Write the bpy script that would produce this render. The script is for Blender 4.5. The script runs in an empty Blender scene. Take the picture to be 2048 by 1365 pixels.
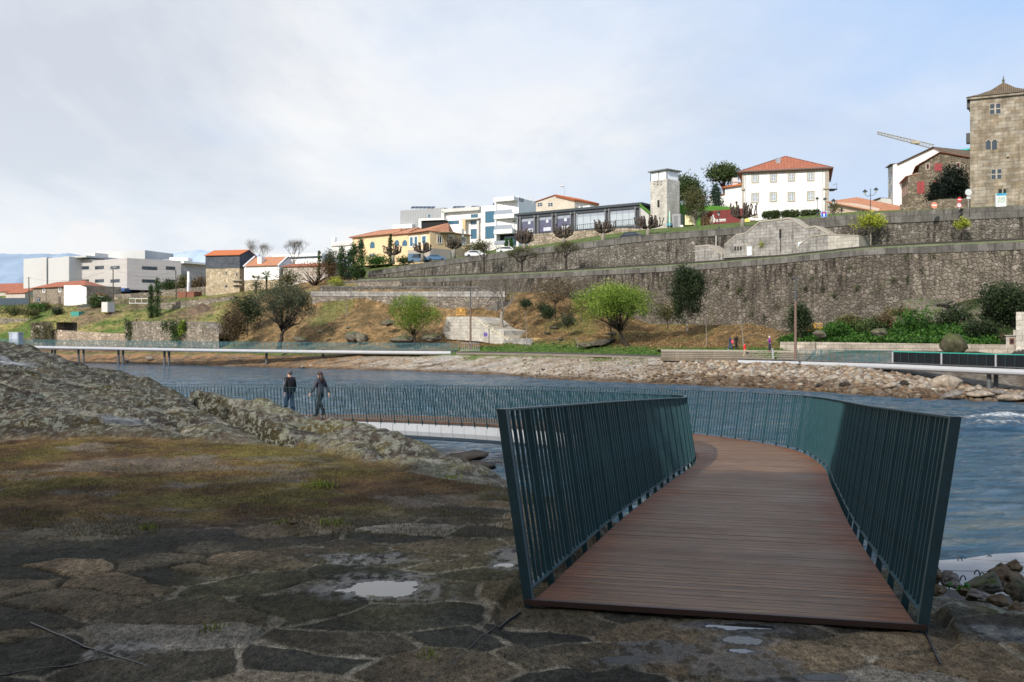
import bpy, bmesh, math, random
import numpy as np
from mathutils import Vector, Matrix, noise as mnoise
R = math.radians
F = 2000.0
HZ = 683.0
scene = bpy.context.scene
COL = scene.collection
rng = np.random.default_rng(7)
random.seed(7)
WATER = -4.3

def P(px, py, Y):
    return Vector(((px-1024)/F*Y, Y, -(py-HZ)/F*Y))
def PX(px, Y): return (px-1024)/F*Y
def ZY(py, Y): return -(py-HZ)/F*Y

# ------------------------------------------------------------------ materials
def srgb(r, g, b):
    f = lambda c: (c/255/12.92 if c/255 <= .04045 else ((c/255+.055)/1.055)**2.4)
    return (f(r), f(g), f(b))
class NT:
    def __init__(s, name):
        s.m = bpy.data.materials.new(name); s.m.use_nodes = True
        s.t = s.m.node_tree; s.n = s.t.nodes; s.l = s.t.links
        s.b = s.n['Principled BSDF']; s.out = s.n['Material Output']
    def node(s, typ, **kw):
        n = s.n.new(typ)
        for k, v in kw.items(): setattr(n, k, v)
        return n
    def link(s, a, b): s.l.new(a, b)
    def coord(s, kind='Object', scale=(1, 1, 1)):
        tc = s.node('ShaderNodeTexCoord'); mp = s.node('ShaderNodeMapping')
        mp.inputs['Scale'].default_value = scale
        s.link(tc.outputs[kind], mp.inputs['Vector']); return mp.outputs[0]
    def noise(s, vec, scale, detail=4, rough=.6, dist=0):
        n = s.node('ShaderNodeTexNoise'); n.inputs['Scale'].default_value = scale
        n.inputs['Detail'].default_value = detail; n.inputs['Roughness'].default_value = rough
        n.inputs['Distortion'].default_value = dist
        s.link(vec, n.inputs['Vector']); return n.outputs['Fac']
    def ramp(s, fac, stops):
        r = s.node('ShaderNodeValToRGB'); e = r.color_ramp.elements
        while len(e) < len(stops): e.new(.5)
        for i, (p, c) in enumerate(stops):
            e[i].position = p
            e[i].color = (*c, 1) if not isinstance(c, (int, float)) else (c, c, c, 1)
        s.link(fac, r.inputs[0]); return r.outputs[0]
    def mix(s, fac, a, b, mode='MIX'):
        n = s.node('ShaderNodeMix', data_type='RGBA', blend_type=mode)
        for sock, v in ((n.inputs[0], fac), (n.inputs[6], a), (n.inputs[7], b)):
            if isinstance(v, (int, float)): sock.default_value = v
            elif isinstance(v, tuple): sock.default_value = (*v, 1)
            else: s.link(v, sock)
        return n.outputs[2]
    def math(s, op, a, b=None):
        n = s.node('ShaderNodeMath', operation=op)
        for i, v in enumerate((a, b)):
            if v is None: continue
            if isinstance(v, (int, float)): n.inputs[i].default_value = v
            else: s.link(v, n.inputs[i])
        return n.outputs[0]
    def base(s, v):
        if isinstance(v, tuple): s.b.inputs['Base Color'].default_value = (*v, 1)
        else: s.link(v, s.b.inputs['Base Color'])
    def rough(s, v):
        if isinstance(v, (int, float)): s.b.inputs['Roughness'].default_value = v
        else: s.link(v, s.b.inputs['Roughness'])
    def bump(s, h, strength=.5, dist=.05, normal=None):
        b = s.node('ShaderNodeBump'); b.inputs['Strength'].default_value = strength
        b.inputs['Distance'].default_value = dist
        s.link(h, b.inputs['Height'])
        if normal is not None: s.link(normal, b.inputs['Normal'])
        s.link(b.outputs[0], s.b.inputs['Normal']); return b.outputs[0]

_mc = {}
def mat(name, col, rough=.8, var=.18, scale=1.5, metal=0, spec=.5, bump=0):
    if name in _mc: return _mc[name]
    t = NT(name)
    v = t.coord()
    n = t.noise(v, scale, 5, .6)
    n2 = t.noise(v, scale*9, 3, .6)
    nn = t.math('ADD', t.math('MULTIPLY', n, .65), t.math('MULTIPLY', n2, .35))
    lo = tuple(c*(1-var) for c in col); hi = tuple(min(1, c*(1+var)) for c in col)
    t.base(t.ramp(nn, [(.3, lo), (.7, hi)]))
    t.rough(rough); t.b.inputs['Metallic'].default_value = metal
    t.b.inputs['Specular IOR Level'].default_value = spec
    if bump: t.bump(n2, bump, .02)
    _mc[name] = t.m; return t.m

def mat_attr(name, rough=.85, nscale=3, var=.35, spec=.3, bump=.4, bdist=.03, transl=0):
    t = NT(name)
    a = t.node('ShaderNodeAttribute', attribute_name='Col')
    v = t.coord()
    n = t.noise(v, nscale, 6, .65)
    g = t.ramp(n, [(.25, 1-var), (.75, 1+var)])
    g2 = t.mix(1.0, a.outputs['Color'], g, 'MULTIPLY')
    t.base(g2); t.rough(rough); t.b.inputs['Specular IOR Level'].default_value = spec
    if bump: t.bump(n, bump, bdist)
    return t.m

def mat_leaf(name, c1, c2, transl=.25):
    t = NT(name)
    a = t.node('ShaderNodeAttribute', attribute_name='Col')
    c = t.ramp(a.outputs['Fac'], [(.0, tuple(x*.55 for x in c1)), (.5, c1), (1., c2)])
    t.base(c); t.rough(.6); t.b.inputs['Specular IOR Level'].default_value = .25
    tr = t.node('ShaderNodeBsdfTranslucent'); t.link(c, tr.inputs['Color'])
    mx = t.node('ShaderNodeMixShader'); mx.inputs[0].default_value = transl
    t.link(t.b.outputs[0], mx.inputs[1]); t.link(tr.outputs[0], mx.inputs[2])
    t.link(mx.outputs[0], t.out.inputs['Surface'])
    return t.m

def mat_rubble(name, c1, c2, mortar, cell=.6, stain=.6, aspect=1.25, green=0.0, edge=.06, ztop=0):
    """rubble masonry on metric UVs: irregular stones, joints, weather streaks"""
    t = NT(name)
    uv = t.coord('UV')
    wn = t.node('ShaderNodeTexNoise'); wn.inputs['Scale'].default_value = 2.6; wn.inputs['Detail'].default_value = 4
    t.link(uv, wn.inputs['Vector'])
    wv = t.node('ShaderNodeVectorMath', operation='MULTIPLY_ADD')
    t.link(wn.outputs['Color'], wv.inputs[0]); wv.inputs[1].default_value = (.35, .35, 0); t.link(uv, wv.inputs[2])
    mp = t.node('ShaderNodeMapping'); mp.inputs['Scale'].default_value = (1/cell/aspect, 1/cell, 1)
    t.link(wv.outputs[0], mp.inputs['Vector'])
    vo = t.node('ShaderNodeTexVoronoi', voronoi_dimensions='2D', feature='F1'); vo.inputs['Scale'].default_value = 1
    ve = t.node('ShaderNodeTexVoronoi', voronoi_dimensions='2D', feature='DISTANCE_TO_EDGE'); ve.inputs['Scale'].default_value = 1
    for q in (vo, ve):
        t.link(mp.outputs[0], q.inputs['Vector']); q.inputs['Randomness'].default_value = .85
    mp3 = t.node('ShaderNodeMapping'); mp3.inputs['Scale'].default_value = (1.75/cell/aspect, 1.6/cell, 1); t.link(wv.outputs[0], mp3.inputs['Vector'])
    vo2 = t.node('ShaderNodeTexVoronoi', voronoi_dimensions='2D', feature='F1'); vo2.inputs['Scale'].default_value = 1
    ve2 = t.node('ShaderNodeTexVoronoi', voronoi_dimensions='2D', feature='DISTANCE_TO_EDGE'); ve2.inputs['Scale'].default_value = 1
    t.link(mp3.outputs[0], vo2.inputs['Vector']); t.link(mp3.outputs[0], ve2.inputs['Vector'])
    pick = t.ramp(t.noise(uv, 1.1, 3, .6), [(.50, 0.), (.52, 1.)])
    vcol = t.mix(pick, vo.outputs['Color'], vo2.outputs['Color']); vedge = t.mix(pick, ve.outputs['Distance'], t.math('MULTIPLY', ve2.outputs['Distance'], .75))
    sep = t.node('ShaderNodeSeparateColor'); t.link(vcol, sep.inputs[0])
    stone = t.ramp(sep.outputs[0], [(0, tuple(x*.8 for x in c1)), (.45, c1), (.85, c2), (1, tuple(min(1, x*1.12) for x in c2))])
    fine = t.noise(uv, 7, 5, .7)
    stone = t.mix(1., stone, t.ramp(fine, [(.25, .62), (.75, 1.3)]), 'MULTIPLY')
    em = t.ramp(vedge, [(edge*.3, 0.0), (edge*1.5, 1.0)])
    c = t.mix(em, mortar, stone)
    st = t.coord('UV', (.45, .07, 1)); sn = t.noise(st, 3.2, 6, .7)
    lg = t.noise(uv, .16, 4, .6)
    sm = t.math('MULTIPLY', t.ramp(sn, [(.46, 0.), (.62, 1.)]), t.ramp(lg, [(.35, .25), (.6, 1.)]))
    if ztop:
        sv = t.node('ShaderNodeSeparateXYZ'); t.link(uv, sv.inputs[0]); hb = t.ramp(t.math('DIVIDE', sv.outputs[1], ztop), [(.35, .45), (.95, 1.6)]); sm = t.math('MINIMUM', t.math('MULTIPLY', sm, hb), 1.)
    sm = t.math('MULTIPLY', sm, stain)
    c = t.mix(sm, c, (.032, .027, .023))
    c = t.mix(1., c, t.ramp(t.noise(uv, .35, 3, .5), [(.3, .78), (.7, 1.2)]), 'MULTIPLY')
    if green:
        gm = t.math('MULTIPLY', t.ramp(t.noise(uv, .5, 6, .7), [(.55, 0.), (.66, 1.)]), green)
        c = t.mix(gm, c, (.06, .09, .02))
    t.base(c); t.rough(.92); t.b.inputs['Specular IOR Level'].default_value = .2
    h = t.math('ADD', t.ramp(vedge, [(0, 0.), (.2, 1.)]), t.math('MULTIPLY', fine, .5))
    t.bump(h, .9, .12)
    return t.m

def mat_ashlar(name, c1, c2, mortar, bw=1.0, bh=.45, stain=.4, gap=.02, vary=1.):
    t = NT(name)
    uv = t.coord('UV')
    br = t.node('ShaderNodeTexBrick'); br.offset = .5
    br.inputs['Scale'].default_value = 1; br.inputs['Brick Width'].default_value = bw
    br.inputs['Row Height'].default_value = bh; br.inputs['Mortar Size'].default_value = gap
    br.inputs['Color1'].default_value = (*c1, 1); br.inputs['Color2'].default_value = (*c2, 1)
    br.inputs['Mortar'].default_value = (*mortar, 1)
    t.link(uv, br.inputs['Vector'])
    c = br.outputs['Color']
    fine = t.noise(uv, 5, 6, .7)
    c = t.mix(1., c, t.ramp(fine, [(.25, .7), (.75, 1.25)]), 'MULTIPLY')
    c = t.mix(1., c, t.ramp(t.noise(uv, .6, 4, .6), [(.3, 1-.3*vary), (.7, 1+.25*vary)]), 'MULTIPLY')
    st = t.coord('UV', (.6, .08, 1)); sn = t.noise(st, 3, 5, .7)
    sm = t.math('MULTIPLY', t.ramp(sn, [(.5, 0.), (.66, 1.)]), stain)
    c = t.mix(sm, c, (.04, .036, .032))
    t.base(c); t.rough(.9); t.b.inputs['Specular IOR Level'].default_value = .2
    t.bump(t.math('SUBTRACT', fine, br.outputs['Fac']), .5, .04)
    return t.m

def mat_roof(name, c1, c2, pitch=.3, stain=.3):
    t = NT(name)
    uv = t.coord('UV')
    w = t.node('ShaderNodeTexWave', wave_type='BANDS', bands_direction='X'); w.inputs['Scale'].default_value = 1/pitch/3.14159*1.57
    w.inputs['Distortion'].default_value = .6; w.inputs['Detail'].default_value = 2
    t.link(uv, w.inputs['Vector'])
    n = t.noise(uv, 2.2, 5, .75)
    c = t.ramp(n, [(.3, tuple(x*.7 for x in c1)), (.5, c1), (.72, c2)])
    c = t.mix(1., c, t.ramp(w.outputs['Fac'], [(.0, .45), (.55, 1.1)]), 'MULTIPLY')
    sm = t.math('MULTIPLY', t.ramp(t.noise(uv, .5, 5, .7), [(.48, 0.), (.65, 1.)]), stain)
    c = t.mix(sm, c, (.07, .055, .035))
    t.base(c); t.rough(.85); t.bump(w.outputs['Fac'], .8, .08)
    return t.m

# ------------------------------------------------------------------ mesh builder
WL = {}
def wloc(o):
    v = Vector((0, 0, 0))
    while o is not None:
        v += o.location; o = o.parent
    return v
def setp(o, label=None, cat=None, group=None, kind=None):
    if label: o['label'] = label
    if cat: o['category'] = cat
    if group: o['group'] = group
    if kind: o['kind'] = kind
    return o
def thing(name, label, cat, loc=(0, 0, 0), group=None):
    o = bpy.data.objects.new(name, None); COL.objects.link(o)
    o.empty_display_size = .3; o.location = loc
    return setp(o, label, cat, group)

class MB:
    def __init__(s): s.v = []; s.f = []; s.uv = []; s.c = []; s.mi = []; s.cur = 0
    def add(s, verts, faces, uvs=None, col=None):
        b = len(s.v); s.v += [tuple(v) for v in verts]
        for i, f in enumerate(faces):
            s.f.append([b+j for j in f]); s.mi.append(s.cur)
            s.uv.append(uvs[i] if uvs else None); s.c.append(col)
    def quad(s, a, b, c, d, uv=None, col=None): s.add([a, b, c, d], [(0, 1, 2, 3)], [uv] if uv else None, col)
    def box(s, p, q, col=None):
        x0, y0, z0 = p; x1, y1, z1 = q
        s.hexa([(x0, y0, z0), (x1, y0, z0), (x1, y1, z0), (x0, y1, z0), (x0, y0, z1), (x1, y0, z1), (x1, y1, z1), (x0, y1, z1)], col)
    def hexa(s, v, col=None):
        s.add(v, [(0, 3, 2, 1), (4, 5, 6, 7), (0, 1, 5, 4), (1, 2, 6, 5), (2, 3, 7, 6), (3, 0, 4, 7)], None, col)
    def prism(s, poly, z0, z1, top=True, bottom=False, u0=0):
        """poly: [(x,y)], z0/z1: number or per-point list; metric UVs"""
        n = len(poly); Z0 = [z0]*n if isinstance(z0, (int, float)) else z0; Z1 = [z1]*n if isinstance(z1, (int, float)) else z1
        u = u0
        for i in range(n):
            j = (i+1) % n; a = poly[i]; b = poly[j]; L = math.hypot(b[0]-a[0], b[1]-a[1])
            s.quad((a[0], a[1], Z0[i]), (b[0], b[1], Z0[j]), (b[0], b[1], Z1[j]), (a[0], a[1], Z1[i]),
                   [(u, Z0[i]), (u+L, Z0[j]), (u+L, Z1[j]), (u, Z1[i])])
            u += L
        if top: s.add([(p[0], p[1], Z1[i]) for i, p in enumerate(poly)], [tuple(range(n))], [[(p[0], p[1]) for p in poly]])
        if bottom: s.add([(p[0], p[1], Z0[i]) for i, p in enumerate(poly)], [tuple(reversed(range(n)))], [[(p[0], p[1]) for p in reversed(poly)]])
    def tube(s, pts, rad, n=6, cap=True, col=None):
        pts = [Vector(p) for p in pts]; m = len(pts)
        if isinstance(rad, (int, float)): rad = [rad]*m
        b = len(s.v); up = None
        for i, p in enumerate(pts):
            d = (pts[min(i+1, m-1)]-pts[max(i-1, 0)])
            if d.length < 1e-9: d = Vector((0, 0, 1))
            d.normalize()
            if up is None: up = Vector((0, 0, 1)) if abs(d.z) < .9 else Vector((1, 0, 0))
            x = up.cross(d)
            if x.length < 1e-6: x = Vector((1, 0, 0)).cross(d)
            x.normalize(); y = d.cross(x); up = y
            for k in range(n):
                a = 2*math.pi*k/n
                s.v.append(tuple(p+(x*math.cos(a)+y*math.sin(a))*rad[i]))
        for i in range(m-1):
            for k in range(n):
                s.f.append([b+i*n+k, b+i*n+(k+1) % n, b+(i+1)*n+(k+1) % n, b+(i+1)*n+k]); s.uv.append(None); s.c.append(col); s.mi.append(s.cur)
        if cap and n > 2:
            s.f.append([b+(m-1)*n+k for k in range(n)]); s.uv.append(None); s.c.append(col); s.mi.append(s.cur)
            s.f.append([b+k for k in reversed(range(n))]); s.uv.append(None); s.c.append(col); s.mi.append(s.cur)
    def ball(s, c, r, seg=8, rings=6, col=None):
        c = Vector(c); r = (r, r, r) if isinstance(r, (int, float)) else r
        V = []; Fc = []
        for i in range(rings+1):
            t = math.pi*i/rings
            for k in range(seg):
                a = 2*math.pi*k/seg
                V.append((c.x+r[0]*math.sin(t)*math.cos(a), c.y+r[1]*math.sin(t)*math.sin(a), c.z+r[2]*math.cos(t)))
        for i in range(rings):
            for k in range(seg):
                Fc.append((i*seg+k, (i+1)*seg+k, (i+1)*seg+(k+1) % seg, i*seg+(k+1) % seg))
        s.add(V, Fc, None, col)
    def disc(s, c, r, nrm, th=.03, n=20, col=None):
        c = Vector(c); nn = Vector(nrm).normalized()
        s.tube([c-nn*th/2, c+nn*th/2], r, n, True, col)
    def build(s, name, mats, parent=None, smooth=False, label=None, cat=None, group=None, kind=None, origin=None):
        me = bpy.data.meshes.new(name)
        off = wloc(parent) if parent is not None else Vector((0, 0, 0))
        o0 = Vector(origin) if origin is not None else Vector((0, 0, 0))
        if parent is None: off = o0
        V = [(x-off.x, y-off.y, z-off.z) for x, y, z in s.v]
        me.from_pydata(V, [], s.f)
        if any(u is not None for u in s.uv):
            ul = me.uv_layers.new(name='UVMap'); k = 0
            for f, u in zip(s.f, s.uv):
                for q in range(len(f)):
                    if u is not None: ul.data[k].uv = u[q]
                    k += 1
        if any(c is not None for c in s.c):
            ca = me.color_attributes.new('Col', 'FLOAT_COLOR', 'CORNER'); k = 0
            for f, c in zip(s.f, s.c):
                c = c or (.5, .5, .5)
                for q in range(len(f)):
                    ca.data[k].color = (*c, 1); k += 1
        if not isinstance(mats, (list, tuple)): mats = [mats]
        for m in mats: me.materials.append(m)
        if len(mats) > 1:
            for p, i in zip(me.polygons, s.mi): p.material_index = i
        if smooth: me.polygons.foreach_set('use_smooth', [True]*len(me.polygons))
        me.update()
        o = bpy.data.objects.new(name, me); COL.objects.link(o)
        if parent is not None: o.parent = parent
        else: o.location = off
        return setp(o, label, cat, group, kind)

def npmesh(name, V, Fc, mats, col=None, parent=None, smooth=False, attrs=None, **kw):
    """V (n,3) array, Fc (m,k) array of equal-size faces"""
    V = np.asarray(V, dtype=np.float32); Fc = np.asarray(Fc, dtype=np.int32)
    if parent is not None: V = V-np.array(wloc(parent), dtype=np.float32)
    me = bpy.data.meshes.new(name); k = Fc.shape[1]
    me.vertices.add(len(V)); me.vertices.foreach_set('co', V.ravel())
    me.loops.add(Fc.size); me.loops.foreach_set('vertex_index', Fc.ravel())
    me.polygons.add(len(Fc)); me.polygons.foreach_set('loop_start', np.arange(0, Fc.size, k, dtype=np.int32))
    me.polygons.foreach_set('loop_total', np.full(len(Fc), k, dtype=np.int32))
    me.update(calc_edges=True)
    if smooth: me.polygons.foreach_set('use_smooth', np.ones(len(Fc), dtype=bool))
    def addc(nm, c):
        c = np.asarray(c, dtype=np.float32)
        if c.ndim == 1: c = np.stack([c, c, c], 1)
        ca = me.color_attributes.new(nm, 'FLOAT_COLOR', 'POINT')
        ca.data.foreach_set('color', np.concatenate([c, np.ones((len(c), 1), np.float32)], 1).ravel())
    if col is not None: addc('Col', col)
    for nm, c in (attrs or {}).items(): addc(nm, c)
    if not isinstance(mats, (list, tuple)): mats = [mats]
    for m in mats: me.materials.append(m)
    me.validate(); me.update()
    o = bpy.data.objects.new(name, me); COL.objects.link(o)
    if parent is not None: o.parent = parent
    return setp(o, **kw)

# ------------------------------------------------------------------ numpy noise
def _h(ix, iy, s=0):
    h = (ix.astype(np.int64)*374761393+iy.astype(np.int64)*668265263+s*1442695041) & 0x7fffffff
    h = (h ^ (h >> 13))*1274126177 & 0x7fffffff
    h = (h ^ (h >> 16)) & 0x7fffffff
    h = (h*2246822519+3266489917) & 0x7fffffff
    h = h ^ (h >> 15)
    return (h & 0xffffff)/float(0xffffff)
def vn(x, y, s=0):
    ix = np.floor(x); iy = np.floor(y); fx = x-ix; fy = y-iy
    fx = fx*fx*(3-2*fx); fy = fy*fy*(3-2*fy)
    a = _h(ix, iy, s); b = _h(ix+1, iy, s); c = _h(ix, iy+1, s); d = _h(ix+1, iy+1, s)
    return (a*(1-fx)+b*fx)*(1-fy)+(c*(1-fx)+d*fx)*fy
def fbm(x, y, o=5, s=0, g=.5):
    r = 0; a = 1; t = 0
    for i in range(o):
        r = r+a*vn(x*2**i+17.3*i, y*2**i-9.1*i, s+i); t += a; a *= g
    return r/t
def vor(x, y, s=0, jit=.85):
    ix = np.floor(x); iy = np.floor(y)
    f1 = np.full(x.shape, 9.); f2 = np.full(x.shape, 9.); cid = np.zeros(x.shape)
    for dx in (-1, 0, 1):
        for dy in (-1, 0, 1):
            cx = ix+dx; cy = iy+dy
            px = cx+.5+(_h(cx, cy, s)-.5)*jit; py = cy+.5+(_h(cx, cy, s+5)-.5)*jit
            d = np.hypot(x-px, y-py); idv = _h(cx, cy, s+9)
            near = d < f1
            f2 = np.where(near, f1, np.minimum(f2, d)); cid = np.where(near, idv, cid); f1 = np.where(near, d, f1)
    return f1, f2, cid
def ss(a, b, x):
    t = np.clip((x-a)/(b-a), 0, 1); return t*t*(3-2*t)
def lerpc(a, b, m):
    m = np.asarray(m)[..., None]; return np.asarray(a)*(1-m)+np.asarray(b)*m

# ------------------------------------------------------------------ camera, world, sun
cam = bpy.data.cameras.new('camera'); co = bpy.data.objects.new('camera', cam); COL.objects.link(co)
co.location = (0, 0, 0); co.rotation_euler = (R(90), 0, 0)
cam.lens = 36*F/2048; cam.sensor_width = 36; cam.clip_end = 6000; cam.clip_start = .1
cam.dof.use_dof = True; cam.dof.focus_distance = 9; cam.dof.aperture_fstop = 6.3
scene.camera = co
SUN_EL = 34; SUN_AZ_VEC = Vector((-.50, -.87))   # the sun stands behind the camera, to its left
sd = Vector((SUN_AZ_VEC.x*math.cos(R(SUN_EL)), SUN_AZ_VEC.y*math.cos(R(SUN_EL)), math.sin(R(SUN_EL)))).normalized()
sl = bpy.data.lights.new('sun', 'SUN'); sl.energy = 4.8; sl.angle = R(1.2); sl.color = (1, .95, .87)
so = bpy.data.objects.new('sun', sl); COL.objects.link(so)
so.rotation_euler = (-sd).to_track_quat('-Z', 'Y').to_euler()
w = bpy.data.worlds.new('World'); scene.world = w; w.use_nodes = True
wt = w.node_tree; wn = wt.nodes; wl = wt.links
bg = wn['Background']; bg.inputs['Strength'].default_value = .1
sky = wn.new('ShaderNodeTexSky'); sky.sky_type = 'NISHITA'; sky.sun_disc = False
sky.sun_elevation = R(SUN_EL); sky.sun_rotation = math.atan2(sd.x, sd.y)
sky.air_density = 1.0; sky.dust_density = 1.5; sky.ozone_density = 1.5
tc = wn.new('ShaderNodeTexCoord')
def wnode(t, **k):
    n = wn.new(t)
    for a, b in k.items(): setattr(n, a, b)
    return n
sx = wnode('ShaderNodeSeparateXYZ'); wl.new(tc.outputs['Generated'], sx.inputs[0])
def wm(op, a, b=None):
    n = wnode('ShaderNodeMath', operation=op)
    for i, v in enumerate((a, b)):
        if v is None: continue
        if isinstance(v, (int, float)): n.inputs[i].default_value = v
        else: wl.new(v, n.inputs[i])
    return n.outputs[0]
# project the sky direction on a high cloud sheet
zz = wm('ADD', wm('MAXIMUM', sx.outputs[2], 0.0), .16)
cx = wm('DIVIDE', sx.outputs[0], zz); cy = wm('DIVIDE', sx.outputs[1], zz)
cv = wnode('ShaderNodeCombineXYZ'); wl.new(cx, cv.inputs[0]); wl.new(cy, cv.inputs[1])
def wnoise(scale, det, rough, dist=0, off=(0, 0, 0), sc=(1, 1, 1)):
    mp = wnode('ShaderNodeMapping'); mp.inputs['Location'].default_value = off; mp.inputs['Scale'].default_value = sc
    wl.new(cv.outputs[0], mp.inputs['Vector'])
    n = wnode('ShaderNodeTexNoise'); n.inputs['Scale'].default_value = scale; n.inputs['Detail'].default_value = det
    n.inputs['Roughness'].default_value = rough; n.inputs['Distortion'].default_value = dist
    wl.new(mp.outputs[0], n.inputs['Vector']); return n.outputs['Fac']
def wramp(f, stops):
    r = wnode('ShaderNodeValToRGB'); e = r.color_ramp.elements
    while len(e) < len(stops): e.new(.5)
    for i, (p, c) in enumerate(stops):
        e[i].position = p; e[i].color = (*c, 1) if isinstance(c, tuple) else (c, c, c, 1)
    wl.new(f, r.inputs[0]); return r.outputs[0]
def wmix(f, a, b, mode='MIX'):
    n = wnode('ShaderNodeMix', data_type='RGBA', blend_type=mode)
    for sck, v in ((n.inputs[0], f), (n.inputs[6], a), (n.inputs[7], b)):
        if isinstance(v, (int, float)): sck.default_value = v
        elif isinstance(v, tuple): sck.default_value = (*v, 1)
        else: wl.new(v, sck)
    return n.outputs[2]
n1 = wnoise(.55, 7, .55, .3, (3.1, 1.2, 0), (1, .6, 1))
n2 = wnoise(1.6, 8, .6, .5, (7, 2, 0), (.8, .5, 1))
# clear blue opens towards the upper right of the view (+X)
cov = wm('ADD', wm('SUBTRACT', wm('ADD', wm('MULTIPLY', n1, .8), .12), wm('MULTIPLY', sx.outputs[0], .62)), wm('MULTIPLY', n2, .35))
covr = wramp(cov, [(.42, .0), (.78, 1.0)])
shade = wramp(wnoise(.9, 8, .6, .4, (1, 5, 0), (1, .55, 1)), [(.36, (6.5, 7.0, 7.9)), (.48, (7.9, 8.25, 8.85)), (.58, (9.35, 9.45, 9.6))])
blue = wmix(.92, sky.outputs[0], (4.9, 6.9, 10.2))
skyc = wmix(covr, blue, shade)
# pale haze towards the horizon
hz = wramp(wm('ABSOLUTE', sx.outputs[2]), [(.0, 1.0), (.24, 0.0)])
hz = wm('MULTIPLY', hz, .7)
skyc = wmix(hz, skyc, (8.6, 9.35, 10.0))
# low bank of soft cumulus over the far left hills
mpb = wnode('ShaderNodeMapping'); mpb.inputs['Scale'].default_value = (1, 1, 2.2); wl.new(tc.outputs['Generated'], mpb.inputs['Vector'])
nb = wnode('ShaderNodeTexNoise'); nb.inputs['Scale'].default_value = 7; nb.inputs['Detail'].default_value = 7; nb.inputs['Roughness'].default_value = .55; wl.new(mpb.outputs[0], nb.inputs['Vector'])
edge = wm('ADD', nb.outputs['Fac'], wm('MULTIPLY', wm('SUBTRACT', .105, sx.outputs[2]), 4.2))
bank = wm('MULTIPLY', wramp(edge, [(.50, 0.), (.60, 1.)]), wramp(sx.outputs[0], [(.0, .8), (.02, .0)]))
skyc = wmix(wm('MULTIPLY', bank, wramp(sx.outputs[2], [(.02, .25), (.09, .85)])), skyc, (9.7, 9.55, 9.4))
wl.new(skyc, bg.inputs['Color'])
scene.view_settings.view_transform = 'Standard'; scene.view_settings.look = 'None'
scene.view_settings.exposure = 0; scene.view_settings.gamma = 1
scene.cycles.max_bounces = 5; scene.cycles.diffuse_bounces = 2; scene.cycles.glossy_bounces = 2
scene.cycles.transparent_max_bounces = 6; scene.cycles.use_denoising = True
scene.render.threads_mode = 'AUTO'
# ================================================================== PATH OF THE NEAR FOOTBRIDGE
_cp = [(1.21, 5.92), (2.2, 9.9), (3.3, 13.9), (4.4, 17.9), (4.97, 21.4), (4.8, 23.9), (3.9, 27.0), (2.5, 30.2), (.4, 33.2), (-1.9, 35.6), (-4.6, 37.5), (-7.4, 38.6),
       (-10.4, 39.1), (-16, 39.8), (-24, 41.2), (-33, 44), (-42, 48)]
def catmull(pts, step=.05):
    out = []
    p = [Vector(q) for q in pts]; p = [p[0]*2-p[1]]+p+[p[-1]*2-p[-2]]
    for i in range(1, len(p)-2):
        n = max(4, int((p[i+1]-p[i]).length/step))
        for k in range(n):
            t = k/n
            out.append(.5*((2*p[i])+(-p[i-1]+p[i+1])*t+(2*p[i-1]-5*p[i]+4*p[i+1]-p[i+2])*t*t+(-p[i-1]+3*p[i]-3*p[i+1]+p[i+2])*t**3))
    out.append(p[-2]); return out
_pl = catmull(_cp)
PS = [0]
for a, b in zip(_pl, _pl[1:]): PS.append(PS[-1]+(b-a).length)
PS = np.array(PS); PXY = np.array([tuple(q) for q in _pl])
_zs = ([0, 6, 12.4, 18, 24, 32, 38, 44, 80], [-1.6, -1.89, -2.2, -2.42, -2.6, -2.81, -2.9, -2.93, -3.0])
PLEN = PS[-1]
def path(s, off=0, dz=0):
    x = np.interp(s, PS, PXY[:, 0]); y = np.interp(s, PS, PXY[:, 1])
    e = .15
    dx = np.interp(s+e, PS, PXY[:, 0])-np.interp(s-e, PS, PXY[:, 0]) if e < s < PLEN-e else None
    if dx is None:
        s1 = min(max(s, e), PLEN-e)
        dx = np.interp(s1+e, PS, PXY[:, 0])-np.interp(s1-e, PS, PXY[:, 0]); dy = np.interp(s1+e, PS, PXY[:, 1])-np.interp(s1-e, PS, PXY[:, 1])
    else: dy = np.interp(s+e, PS, PXY[:, 1])-np.interp(s-e, PS, PXY[:, 1])
    L = math.hypot(dx, dy); dx /= L; dy /= L
    z = np.interp(s, *_zs)
    return Vector((x+dy*off, y-dx*off, z+dz)), math.atan2(dy, dx)   # off>0 is the right-hand side

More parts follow.
